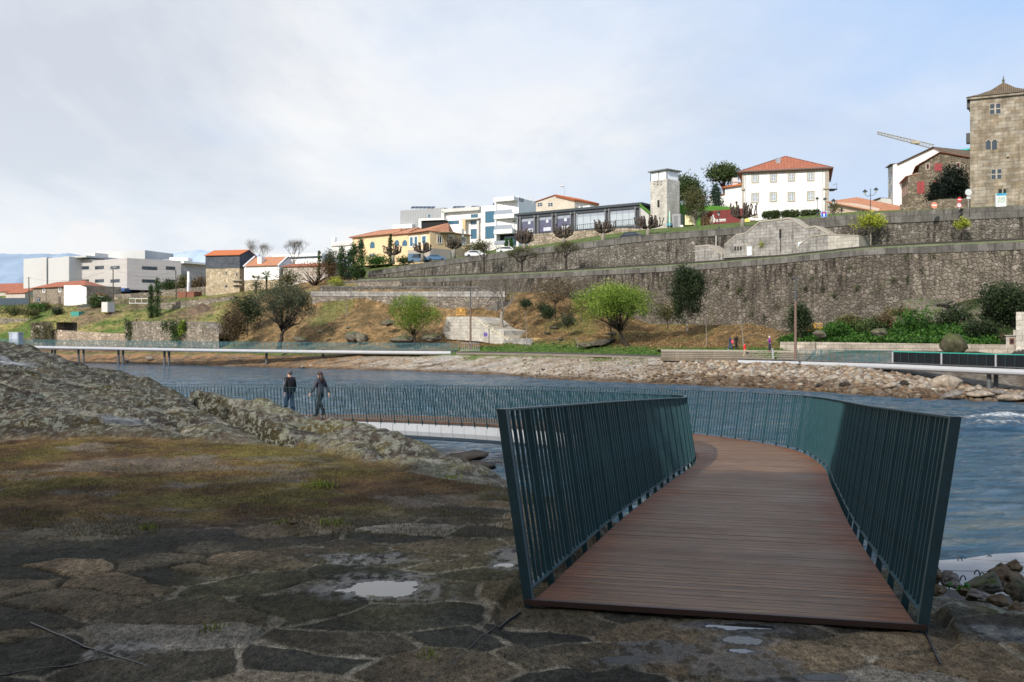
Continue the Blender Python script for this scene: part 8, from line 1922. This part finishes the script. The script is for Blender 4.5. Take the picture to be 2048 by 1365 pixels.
# plants rooted in the tall wall
rr = random.Random(4)
wp = [(1433, 562, 'upper left'), (1455, 571, ''), (1474, 582, ''), (1481, 583, ''), (1490, 600, ''), (1554, 612, ''), (1624, 558, ''), (1611, 578, ''), (1580, 552, ''), (1714, 577, ''), (1668, 590, ''), (1786, 561, ''), (1813, 560, ''), (1842, 542, ''), (1318, 575, ''), (1502, 629, ''), (1530, 636, ''), (1866, 514, ''), (1700, 535, ''), (1645, 580, '')]
wl_ = ['highest fern tuft on the left of the stained wall', 'fern tuft second from left on the stained wall', 'small weed just left of a pair on the wall', 'small weed right of its twin on the wall', 'bright hanging tuft in the left third of the wall', 'green tuft above the grey steps on the wall', 'upper green tuft above the tall lamp pole', 'yellowish weed beside the tall lamp pole top', 'tiny weed high on the wall left of the pole', 'green tuft in the middle of the wall, alone', 'brownish weed patch right of the lamp pole', 'weed near the paler wall stretch, left of two', 'weed near the paler wall stretch, right of two', 'fern tuft at the start of the paler wall', 'pale green weed beside the tall evergreen', 'lowest weed on the wall above the leafy bank', 'low weed on the wall just left of the steps', 'tuft at the very top of the paler wall', 'faint weed near the top centre of the wall', 'dark tuft directly right of the lamp pole']
for i, (px, py, _) in enumerate(wp):
    bt = .5*(py-W1T(px))/120; Y = W1Y(px)-max(0, px-1828)*.008-bt-.15; leafcloud('wall_plant', [tuple(P(px, py, Y)), tuple(P(px, py+3, Y)), tuple(P(px+1, py-3, Y))], .42, 26, .09, leafmat(['mid', 'dark', 'olive'][i % 3]), None, i, label=wl_[i], cat='weed', group='weeds rooted in the tall wall')
leafcloud('wall_plant', [tuple(fs.pt(1525, y, .2)) for y in (487, 490, 493)], .4, 30, .1, leafmat('yell'), None, 5, label='bright yellow green weed on the granite stair bastion', cat='weed')
# ivy on the left stone walls
for x0, x1, Y, y0, y1, lf_, lab, sd_ in [(63, 106, 212.6, 645, 684, 'olive', 'olive ivy covering the leftmost wall stub', 1), (250, 275, 200, 642, 680, 'mid', 'ivy curtain at the left end of the ruined wall', 2), (325, 375, 190, 641, 664, 'mid', 'ivy along the top of the ruined wall', 3), (340, 357, 190.4, 650, 684, 'lush', 'bright green ivy stripe down the ruined wall', 4), (358, 368, 189.5, 643, 670, 'lime', 'short pale green ivy strand on the ruined wall', 5)]:
    r = np.random.default_rng(sd_); n = int((x1-x0)*(y1-y0)*.14); leafcloud('ivy', [tuple(P(r.uniform(x0, x1), r.uniform(y0, y1), Y-.3)) for _ in range(n)], .5, 10, .14, leafmat(lf_), None, sd_, label=lab, cat='ivy')
mb = MB(); 
V = []
for i in range(9):
    for j in range(25): a = j/24*6.283; k = i/8; V.append((PX(403, 222)+math.cos(a)*(1-k)*4.6, 222+math.sin(a)*(1-k)*3, ZY(640, 222)+3.4*(1-(1-k)**1.3)+.25*math.sin(a*5+i)))
npmesh('earth_heap', V, [(i*25+j, i*25+j+1, (i+1)*25+j+1, (i+1)*25+j) for i in range(8) for j in range(24)], mat_rock('brown_earth', (.08, .05, .035), (.14, .095, .065), (.19, .14, .10), 1), label='brown earth heap on the grass above the ruined wall', cat='heap')
# ================================================================== STREET FURNITURE
m_rustpole = mat('rust_pole', (.16, .10, .075), .7, .15, 1); m_galv = mat('galvanised', (.38, .39, .40), .45, .1, 2); m_yelbar = mat('orange_barrier_paint', (.62, .34, .07), .6, .1)
def tlamp(label, px, Y, yb, yt, hw, r_=.09):
    t = thing('street_lamp', label, 'lamp post', P(px, yb, Y), 'tall riverside lamp posts'); b, e = P(px, yb, Y), P(px, yt, Y); m = b.lerp(e, .72)
    mb = MB(); mb.tube([b, m], [r_*1.2, r_], 8); mb.build('pole', m_rustpole, t); mb = MB(); mb.tube([m, e], [r_*.8, r_*.6], 6); k = Vector((hw/F*Y, 0, 0)); mb.box(tuple(e-k-Vector((0, .12, .05))), tuple(e+k+Vector((0, .12, .05)))); mb.build('lamp_arm', mat('lamp_dark', (.06, .07, .075), .5), t)
tlamp('tall rusty brown lamp post right of the purple clad person', 1591, 101.5, 720, 557, 10, .12); tlamp('tall brown lamp post in front of the granite staircase', 941, 147, 702, 583, 11, .13)
def lantern(label, px, Y, yb, yt, arms=2, sc=1.):
    t = thing('street_lamp', label, 'street lamp', P(px, yb, Y), 'ornate black lantern posts'); b, e = P(px, yb, Y), P(px, yt, Y); H = (e-b).length; mb = MB(); mb.tube([b, b.lerp(e, .15), b.lerp(e, .2), e], [.12, .10, .06, .045], 8)
    hd = [Vector((0, 0, 0))] if arms == 1 else [Vector((-.75*sc, 0, -.25)), Vector((.75*sc, 0, .05))]
    if arms > 1:
        for h_ in hd: mb.tube([e-Vector((0, 0, .9*sc)), e+h_*.6+Vector((0, 0, -.95*sc)), e+h_+Vector((0, 0, -.55*sc))], .035, 5)
    mb.build('pole', m_black, t)
    for h_ in hd:
        c = e+h_+Vector((0, 0, -.2*sc)); mb = MB(); mb.tube([c-Vector((0, 0, .4*sc)), c], [.10*sc, .20*sc], 6); ln = mb.build('lantern', mat('lantern_glass', (.45, .48, .45), .2), t); mb = MB(); mb.tube([c, c+Vector((0, 0, .10*sc)), c+Vector((0, 0, .32*sc))], [.38*sc, .24*sc, .03], 8); mb.build('cap', m_black, ln)
lantern('black double armed lantern right of the mansion', 1741, 150, 428, 378, 2, 1.1); lantern('black lantern post nearest the blue road sign, left', 1634.5, 158, 436, 396, 1); lantern('black lantern post between mansion corner and shrub', 1650, 158, 434, 397, 1); lantern('greenish lantern post right of the mansion corner', 1667, 157, 432, 400, 1, 1.2)
lantern('green lantern post in front of the red hoarding', 1437.5, 162, 459, 424, 1, 1.1); lantern('green lantern in front of the white balcony flats', 1028.5, 200, 505, 442, 1, 1.2); lantern('lantern post in front of the glass pavilion glazing', 1154, 195, 462, 425, 1)
t = thing('street_lamp', 'thin mast with pale disc head above the gabled house', 'street lamp', P(1127, 395, 240)); mb = MB(); mb.tube([P(1129, 400, 240), P(1129, 375, 240), P(1124, 373, 240)], .05, 4); mb.build('pole', m_galv, t); mb = MB(); c = P(1124, 373.5, 240); mb.ball(c, (.55, .4, .16)); mb.build('lamp_head', m_framew, t)
for px, Y, yb, yt, lab in [(58.5, 262, 612, 555, 'wooden electricity pole left of the long stone house'), (227, 240, 628, 537, 'wooden electricity pole in front of the white complex'), (352.5, 246, 600, 541, 'wooden electricity pole right of the twin cypresses')]:
    t = thing('utility_pole', lab, 'pole', P(px, yb, Y), 'wooden poles carrying cables'); mb = MB(); mb.tube([P(px, yb+3, Y), P(px-1, yt, Y)], [.17, .11], 6); mb.build('pole', m_bark, t); mb = MB(); c = P(px-1, yt+2, Y); mb.tube([c-Vector((.6, 0, 0)), c+Vector((.6, 0, 0))], .05, 4)
    if px == 227: c2 = P(230, 536, Y); mb.ball(c2, (.6, .3, .12))
    mb.build('crossarm', m_galv, t)
mb = MB(); pts = [P(57.5, 556, 262), P(226, 538, 240), P(351.5, 542, 246)]
for a, b in zip(pts, pts[1:]): mb.tube([a.lerp(b, k)-Vector((0, 0, 1.8*4*k*(1-k))) for k in np.linspace(0, 1, 11)], .02, 3)
mb.build('overhead_cable', m_black, label='thin sagging cable strung between the wooden poles', cat='cable')
# barriers
def barrier(label, px0, px1, Y, yb, yt, mtl, bars=10, sheet=False, r_=.03):
    t = thing('barrier', label, 'barrier', P((px0+px1)/2, yb, Y)); a, b = P(px0, yb, Y), P(px1, yb, Y); h_ = Vector((0, 0, (yb-yt)/F*Y)); lo = Vector((0, 0, .18)); mb = MB()
    for q in ([a, a+h_, b+h_, b], [a+lo, b+lo]): mb.tube(q, r_*1.2, 5)
    mb.build('frame', mtl, t); mb = MB()
    for k in np.linspace(0, 1, bars)[1:-1]: p = a.lerp(b, k); mb.tube([p+lo, p+h_], r_*.8, 4)
    if sheet: mb.tube([a+h_*.5, b+h_*.5], r_*.8, 4)
    mb.build('bars', mtl, t)
    if sheet: mb = MB(); c = (a+b)/2+h_*.75; mb.box(tuple(c-Vector((.18, .05, .25))), tuple(c+Vector((.18, .03, .2)))); mb.build('sign_plate', m_yelbar, t)
barrier('galvanised crowd control barrier beside the boardwalk', 922, 958, 146.5, 704, 687, m_galv, 11); barrier('orange metal barrier on top of the granite staircase block', 913, 930, 158, 633, 617, m_yelbar, 9, True, .045); barrier('orange metal barrier below the tall wall, beside the dark shrub', 1612, 1644, 114, 666, 648, m_yelbar, 9, True, .045); barrier('low white pipe fence beside the twin cypresses', 259, 295, 232, 609, 598, m_framew, 4, False, .06)
f = Fac(18, 200, 37, 199); t = thing('utility_cabinet', 'grey metal cabinet at the left end of the far bridge', 'cabinet', f.pt(28, 690)); mb = MB(); f.pbox(mb, 18, 667, 36.5, 690, -1.2, 0); mb.build('body', mat('cabinet_grey', (.33, .36, .42), .5), t); mb = MB(); f.pbox(mb, 25, 666, 35, 685, 0, .06); f.pbox(mb, 17, 665.5, 37.5, 667, -1.3, .1); mb.build('door', mat('cabinet_light', (.42, .45, .52), .5), t)
# road signs
def rsign(label, px, Y, yb, yc, r_, face, post=None, nm='road_sign'):
    t = thing(nm, label, 'road sign', P(px, yb, Y)); mb = MB(); mb.tube([P(px, yb, Y)+Vector((0, .06, 0)), P(px, yc-4, Y)+Vector((0, .06, 0))], .035, 6); mb.build('pole', m_galv, t); mb = MB(); c = P(px, yc, Y); mb.disc(c, r_, (0, -1, 0), .03, 24); mb.build('plate', face, t); return t, c
m_red = mat('sign_red', (.62, .02, .025), .4, .05); m_swhite = mat('sign_white', (.80, .80, .80), .4, .03); m_sblue = mat('sign_blue', (.01, .12, .55), .4, .03)
t, c = rsign('faded round red sign with white bar by the garden wall', 1868.5, 131.6, 424, 411.5, .42, mat('faded_red', (.70, .25, .15), .5)); mb = MB(); mb.box((c.x-.30, c.y-.03, c.z-.07), (c.x+.30, c.y-.018, c.z+.07)); mb.build('white_bar', m_swhite, t)
t, c = rsign('small red no entry sign above a round parking sign', 1919, 130, 420, 400, .30, m_red); mb = MB(); mb.box((c.x-.2, c.y-.03, c.z-.06), (c.x+.2, c.y-.018, c.z+.06)); mb.build('white_bar', m_swhite, t)
c2 = P(1918.5, 411.5, 130); mb = MB(); mb.disc(c2, .32, (0, -1, 0), .02, 20); pl_ = mb.build('lower_plate', m_swhite, t); mb = MB(); mb.tube([c2+Vector((math.cos(a)*.29, -.02, math.sin(a)*.29)) for a in np.linspace(0, 6.283, 21)], .035, 4); mb.build('red_ring', m_red, pl_); mb = MB(); mb.tube([c2+Vector((-.08, -.02, -.12)), c2+Vector((-.08, -.02, .05)), c2+Vector((.06, -.02, .12)), c2+Vector((.12, -.02, .02))], .03, 4); mb.build('arrow', m_black, pl_)
t, c = rsign('blank grey back of a round sign on a steel post by the tower', 1937, 129.5, 418, 385.5, .43, mat('sign_back', (.55, .57, .56), .5)); mb = MB(); q = P(1937, 396.5, 129.5); mb.box((q.x-.25, q.y-.02, q.z-.15), (q.x+.25, q.y+.02, q.z+.15)); mb.build('small_plate', mat('sign_back', (.55, .57, .56)), t)
t = thing('road_sign', 'blue square dead end sign with red topped white T', 'road sign', P(1648, 437, 150)); c = P(1648, 429.5, 150); mb = MB(); mb.tube([P(1648, 440, 150)+Vector((0, .06, 0)), P(1648, 424, 150)+Vector((0, .06, 0))], .04, 6); mb.build('pole', m_galv, t)
mb = MB(); mb.box((c.x-.45, c.y, c.z-.45), (c.x+.45, c.y+.03, c.z+.45)); pl_ = mb.build('plate', m_sblue, t); mb = MB(); mb.box((c.x-.09, c.y-.015, c.z-.36), (c.x+.09, c.y-.003, c.z+.14)); mb.build('white_stem', m_swhite, pl_); mb = MB(); mb.box((c.x-.27, c.y-.02, c.z+.14), (c.x+.27, c.y-.003, c.z+.31)); mb.build('red_bar', m_red, pl_)
mb = MB()
for u0, u1, z0, z1 in ((-.45, .45, .41, .45), (-.45, .45, -.45, -.41), (-.45, -.41, -.41, .41), (.41, .45, -.41, .41)): mb.box((c.x+u0, c.y-.01, c.z+z0), (c.x+u1, c.y-.002, c.z+z1))
mb.build('white_edge', m_swhite, pl_)
t = thing('back_of_sign', 'dark oval back of a sign before the long orange roofed shed', 'road sign', P(1683, 432, 152)); mb = MB(); mb.tube([P(1683, 434, 152), P(1683, 414, 152)], .035, 5); mb.build('pole', m_black, t); mb = MB(); mb.disc(P(1683.5, 421, 151.9), .33, (.7, -.7, 0), .03); mb.build('plate', m_black, t)
f = Fac(1991, 131.2, 2013, 130.8); t = thing('information_board', 'map information board with blue header at the foot of the tower', 'sign', f.pt(2002, 417)); mb = MB(); f.pbox(mb, 1992.5, 388.5, 2012.5, 417, -.08, 0); pn = mb.build('panel', m_swhite, t); mb = MB(); f.pbox(mb, 1993, 387.5, 2013, 392.5, 0, .02); mb.build('header', mat('header_blue', (.02, .26, .40), .5), pn)
mb = MB(); f.pbox(mb, 1990.5, 389, 1992.3, 418, -.1, .06); mb.build('post', m_galv, t); mb = MB(); f.pbox(mb, 1994, 394, 2011.5, 407, 0, .012); mb.build('map_print', mat('map_print', (.42, .48, .42), .6, .45, 6), pn)
mb = MB(); f.pbox(mb, 1993.5, 410, 1999, 411.3, 0, .012); f.pbox(mb, 2000, 410.7, 2011, 411.8, 0, .012); mb.build('caption_bar', mat('map_grey', (.2, .22, .22)), pn)
# barbecue, stone block
f = Fac(2012, 96, 2032, 95); t = thing('stone_barbecue', 'small granite barbecue with chimney and brick lined fire opening', 'barbecue', f.pt(2021, 690)); m_bq = m_ashp
mb = MB(); f.pbox(mb, 2012, 672, 2031, 692, -1, 0); f.pbox(mb, 2010.5, 671, 2032.5, 673, -1.1, .1); mb.build('body', m_bq, t); mb = MB(); f.pbox(mb, 2022, 661, 2027, 671, -.8, -.3); mb.build('chimney', m_bq, t); mb = MB(); f.pbox(mb, 2019, 677, 2029, 690, 0, .02); mb.build('brick_lining', mat('brick', (.2, .08, .05)), t); mb = MB(); f.pbox(mb, 2021, 679.5, 2027.5, 688, .02, .03); mb.build('fire_opening', m_dark, t)
f = Fac(2032, 93, 2140, 90); mb = MB(); mb.prism(f.foot(3), f.z(2040, 700), f.z(2032, 625)); mb.build('stone_kiosk', m_ashp, label='plain pale granite block wall at the right edge', cat='wall')
# ================================================================== PEOPLE
def skinmesh(joints, edges, root, sub=2):
    me = bpy.data.meshes.new('tmp'); me.from_pydata([j[0] for j in joints], edges, []); o = bpy.data.objects.new('tmp', me); COL.objects.link(o)
    m = o.modifiers.new('s', 'SKIN'); m.use_smooth_shade = True
    for i, j in enumerate(joints):
        rr_ = j[1]; me.skin_vertices[0].data[i].radius = (rr_, rr_) if isinstance(rr_, (int, float)) else rr_
        me.skin_vertices[0].data[i].use_root = (i == root)
    o.modifiers.new('d', 'SUBSURF').levels = sub; o.modifiers['d'].render_levels = sub
    bpy.context.view_layer.update(); r_ = bpy.data.meshes.new_from_object(o.evaluated_get(bpy.context.evaluated_depsgraph_get())); bpy.data.objects.remove(o); bpy.data.meshes.remove(me); return r_
def person(label, loc, H, yaw, pose, top, bottom, shoe, hair, hairlen, skin=(.55, .33, .23), group=None, coat=0, sub=2, arms=None, cap=False, jwide=1., toprad=1.):
    """local frame: +Y is the walking direction, +X the person's right"""
    k = H/1.75; t = thing('person', label, 'person', loc, group)
    hipz = .93*k; st = pose.get('stride', .25)*k; lean = pose.get('lean', .02)*k
    hip = Vector((0, 0, hipz)); chest = Vector((0, lean, 1.30*k)); neck = Vector((0, lean*1.2, 1.49*k)); head = Vector((0, lean*1.3+.02*k, 1.62*k)); crown_ = Vector((0, lean*1.3+.01*k, 1.71*k))
    L = {}
    for s_, nm in ((-1, 'l'), (1, 'r')):
        f_ = st*s_*pose.get('phase', 1); hj = Vector((s_*.09*k, 0, .90*k)); an = Vector((s_*.085*k, f_, .08*k+(max(0, -f_)*.25))); kn = (hj+an)/2+Vector((0, .05*k+max(0, -f_)*.12, .02*k)); L[nm] = (hj, kn, an, an+Vector((s_*.01*k, .15*k, -.045*k)))
    A = {}
    for s_, nm in ((-1, 'l'), (1, 'r')):
        sh = Vector((s_*.185*k, lean, 1.42*k)); sw = -s_*pose.get('phase', 1)*pose.get('swing', .16)*k; out = pose.get('out', .06)*k
        el = sh+Vector((s_*(.05*k+out*.6), sw*.4-.02*k, -.28*k)); wr = el+Vector((s_*out*.7, sw*.8+.05*k, -.24*k))
        if arms and nm in arms: el = sh+Vector(arms[nm][0])*k; wr = sh+Vector(arms[nm][1])*k
        A[nm] = (sh, el, wr)
    J = [(hip, .09*k), (chest, (.11*k, .08*k)), (neck, .055*k), (head, (.078*k, .095*k)), (crown_, .06*k)]; E = [(0, 1), (1, 2), (2, 3), (3, 4)]
    def chain(start, pts):
        prev = start
        for p, r_ in pts: J.append((p, r_)); E.append((prev, len(J)-1)); prev = len(J)-1
        return prev
    nose = chain(3, [(head+Vector((0, .085*k, -.005*k)), .022*k), (head+Vector((0, .112*k, -.015*k)), .012*k)])
    for s_ in (-1, 1): chain(3, [(head+Vector((s_*.085*k, 0, -.005*k)), .016*k)])
    for nm in 'lr': chain(0, [(L[nm][0], .07*k), (L[nm][1], .045*k), (L[nm][2], .03*k), (L[nm][3]-Vector((0, .05*k, 0)), .018*k)])
    for nm, s_ in (('l', -1), ('r', 1)):
        e = chain(1, [(A[nm][0], .055*k), (A[nm][1], .04*k), (A[nm][2], .026*k)]); d = (A[nm][2]-A[nm][1]).normalized(); palm_ = A[nm][2]+d*.06*k; pi_ = chain(e, [(palm_, (.022*k, .034*k))])
        sd2 = Vector((0, 1, 0))-d*d.y; sd2.normalize()
        for q, ln in ((-1.5, .065), (-.5, .08), (.5, .085), (1.5, .075)):
            b0 = palm_+sd2*q*.017*k+d*.02*k; chain(pi_, [(b0+d*ln*.5*k, .0085*k), (b0+d*ln*k+Vector((-s_*.015*k, 0, 0)), .0075*k)])
        chain(pi_, [(palm_+sd2*.035*k+d*.01*k, .010*k), (palm_+sd2*.045*k+d*.05*k, .009*k)])
    def place(me, nm, m_, parent=t, smooth=True):
        me.materials.clear(); me.materials.append(m_); me.transform(Matrix.Rotation(yaw, 4, 'Z')); me.name = nm; o = bpy.data.objects.new(nm, me); COL.objects.link(o); o.parent = parent; return o
    bd = place(skinmesh(J, E, 0, sub), 'body', mat('skin_'+str(skin), skin, .55, .06))
    # jacket
    low = .86-coat
    J2 = [(Vector((0, lean*.2, (low-.03)*k)), (.17*k*jwide, .135*k)), (Vector((0, lean*.3, (low+.12)*k)), (.175*k*jwide, .135*k)), (Vector((0, lean*.7, 1.16*k)), (.165*k*jwide, .125*k)), (Vector((0, lean, 1.36*k)), (.19*k*jwide, .125*k)), (Vector((0, lean*1.1, 1.475*k)), .075*k)]; E2 = [(0, 1), (1, 2), (2, 3), (3, 4)]
    for nm in 'lr':
        b0 = len(J2); J2 += [(A[nm][0], .085*k), (A[nm][1], .064*k), (A[nm][2]-(A[nm][2]-A[nm][1])*.04, .046*k)]; E2 += [(3, b0), (b0, b0+1), (b0+1, b0+2)]
    place(skinmesh(J2, E2, 0, sub), 'jacket', top)
    J3 = [(Vector((0, 0, 1.02*k)), (.15*k, .12*k)), (Vector((0, 0, .93*k)), (.165*k, .13*k))]; E3 = [(0, 1)]
    for nm in 'lr':
        b0 = len(J3); J3 += [(L[nm][0]-Vector((0, 0, .02*k)), .105*k), (L[nm][1], .078*k), (L[nm][2]+Vector((0, -.01, -.03*k)), .064*k)]; E3 += [(1, b0), (b0, b0+1), (b0+1, b0+2)]
    place(skinmesh(J3, E3, 0, sub), 'trousers', bottom)
    for nm in 'lr':
        a = L[nm][2]; place(skinmesh([(a+Vector((0, -.05*k, -.035*k)), .052*k), (a+Vector((0, .05*k, -.04*k)), .052*k), (a+Vector((0, .17*k, -.045*k)), .042*k)], [(0, 1), (1, 2)], 0, 1), 'shoe', shoe)
    mb = MB(); mb.ball(head+Vector((0, -.025*k, .045*k)), (.098*k, .115*k, .105*k), 14, 10)
    if hairlen: mb.tube([head+Vector((0, -.05*k, .03*k)), head+Vector((0, -.085*k, -.10*k)), head+Vector((0, -.12*k, -.18*k)), head+Vector((.01, -.13*k, -.20*k-hairlen*k))], [.085*k, .105*k, .095*k, .045*k], 10)
    me = mb.build('cap' if cap else 'hair', hair, t, smooth=True).data; me.transform(Matrix.Translation(loc)); me.transform(Matrix.Rotation(yaw, 4, 'Z'))
    if not cap and sub > 1:
        for s_ in (-1, 1):
            mb = MB(); c = head+Vector((s_*.032*k, .088*k, .012*k)); mb.ball(c, .011*k, 6, 4); me = mb.build('eye', mat('eye', (.02, .015, .012), .3), t); me.data.transform(Matrix.Translation(loc)); me.data.transform(Matrix.Rotation(yaw, 4, 'Z'))
    return t
cl = lambda n, c, v=.25, s=6: mat('cloth_'+n, c, .9, v, s)
def onpath(px_, off):
    best = min(np.arange(36, 52, .05), key=lambda s: abs(path(s, off)[0].x/path(s, off)[0].y*F+1024-px_)); p, hd = path(best, off); return p, hd
p, hd = onpath(579, -.15)
tm = person('man in black jacket and blue jeans walking left across the bridge', p, 1.78, R(52), dict(stride=.15, phase=-1, swing=.08, out=.06), cl('black', (.010, .010, .013)), cl('jeans', (.012, .03, .075)), cl('shoe_dark', (.02, .02, .02)), mat('grey_hair', (.075, .075, .08), .9, .5, 40), 0, (.62, .34, .24), jwide=1.2)
mb = MB(); 
RM = Matrix.Rotation(R(52), 3, 'Z')
for dy in (-.03, 0, .03): mb.tube([p+RM@Vector((-.245, dy, 1.44)), p+RM@Vector((-.30, dy-.01, 1.30)), p+RM@Vector((-.325, dy-.02, 1.16))], .004, 4)
mb.build('sleeve_stripes', mat('white_stripe', (.5, .5, .52)), tm)
p, hd = onpath(640, -.1)
person('woman with long dark hair, grey quilted jacket and black trousers walking left', p, 1.72, R(58), dict(stride=.27, phase=1, swing=.15, out=.07), mat('quilted_grey', (.045, .045, .062), .8, .7, 28), cl('blacktr', (.010, .011, .016)), cl('shoe_dark', (.02, .02, .02)), mat('dark_hair', (.028, .014, .009), .6, .4, 40), .12, (.62, .36, .26))
def fp(px, yb, Y): return P(px, yb, Y)
t1 = person('dark haired person in navy top and jeans holding a red bag', fp(1460, 701.5, 116.3), 1.62, R(-75), dict(stride=.22, phase=1, swing=.05), cl('navy', (.02, .03, .07)), cl('jeans2', (.02, .06, .15)), cl('white_shoe', (.75, .75, .75)), mat('brown_hair', (.05, .03, .02), .8, .3, 30), .06, sub=1, arms={'r': ((.05, .02, -.25), (-.02, .25, -.26)), 'l': ((-.05, .02, -.25), (.02, .25, -.26))})
c = fp(1465, 685, 116); mb = MB(); mb.ball(c, (.17, .14, .22), 8, 6); mb.ball(c+Vector((-.02, 0, .12)), (.12, .11, .12), 7, 5); mb.build('red_bag', cl('pinkred', (.60, .08, .12)), label='pinkish red bag held by the navy clad person', cat='bag')
person('person in long black coat with long dark hair standing beside', fp(1472.5, 701.5, 116.3), 1.75, R(20), dict(stride=.08, phase=1, swing=.0), cl('coatblack', (.008, .008, .010)), cl('blacktr', (.010, .011, .016)), cl('shoe_dark', (.02, .02, .02)), mat('dark_hair', (.028, .014, .009)), .12, sub=1, coat=.26, arms={'r': ((.06, .03, -.25), (-.03, .2, -.20)), 'l': ((-.06, .03, -.25), (.03, .2, -.20))})
person('person in bright red jacket, beige trousers and dark cap on the lower steps', fp(1489, 716, 111.4), 1.72, R(-95), dict(stride=.14, phase=-1, swing=.05), cl('red', (.62, .012, .02)), cl('beige', (.42, .33, .23)), cl('beigeshoe', (.30, .24, .18)), cl('cap', (.02, .018, .018)), 0, sub=1, cap=True)
person('white haired person in purple jacket and navy trousers looking down', fp(1540, 703.5, 111.2), 1.70, R(95), dict(stride=.08, phase=1, swing=.0, lean=.06), cl('purple', (.22, .03, .24), .5, 8), cl('navy2', (.012, .018, .045)), cl('shoe_tan', (.4, .2, .12)), mat('white_hair', (.62, .58, .50), .9, .2, 30), 0, sub=1, arms={'r': ((.06, .03, -.25), (-.05, .22, -.18)), 'l': ((-.06, .03, -.25), (.05, .22, -.18))})
# ================================================================== TREES BEHIND THE CAMERA (their shade lies over the foreground)
def shade_tree(lab, x, y, H, rw, seed):
    H *= 1.13
    b = Vector((x, y, -1.9)); t = thing('shade_tree', lab, 'tree', b, 'trees behind the viewer'); c = Vector((x, y, -1.9+H*.58)); cc = envelope(c, rw, rw, H*.42, 420, seed, .4, 8); mb = MB(); mb.tube([b, b+Vector((0, 0, H*.3)), b+Vector((0, 0, H*.75))], [.4, .3, .12], 8)
    rr = random.Random(seed)
    for i in rr.sample(range(len(cc)), 24): e = Vector(cc[i]); s_ = b+Vector((0, 0, H*rr.uniform(.2, .55))); mb.tube([s_, s_.lerp(e, .5)+Vector((0, 0, .3)), e], [.1, .06, .02], 4)
    mb.build('trunk', m_bark, t); leafcloud('crown', cc, 1.2, 22, .32, leafmat('mid'), t, seed)
SHADE = [(-13, -8.5, 14, 5), (-6, -7.5, 15.5, 5.2), (0, -9, 17, 5.2), (6, -8.5, 16, 4.6), (-20, -9, 14, 5), (-2.5, -13.5, 18, 5.5), (-10, -14, 17, 6), (-27, -9, 14, 5), (-18, -16, 16, 6)]
for i, (x, y, H, rw) in enumerate(SHADE): shade_tree(['leafy park tree behind the viewer, %s' % w_ for w_ in ('fourth from the left', 'sixth from the left', 'near the centre', 'rightmost of the row', 'third from the left', 'second row right', 'second row middle', 'leftmost of the row', 'second row left')][i], x, y, H, rw, 400+i)
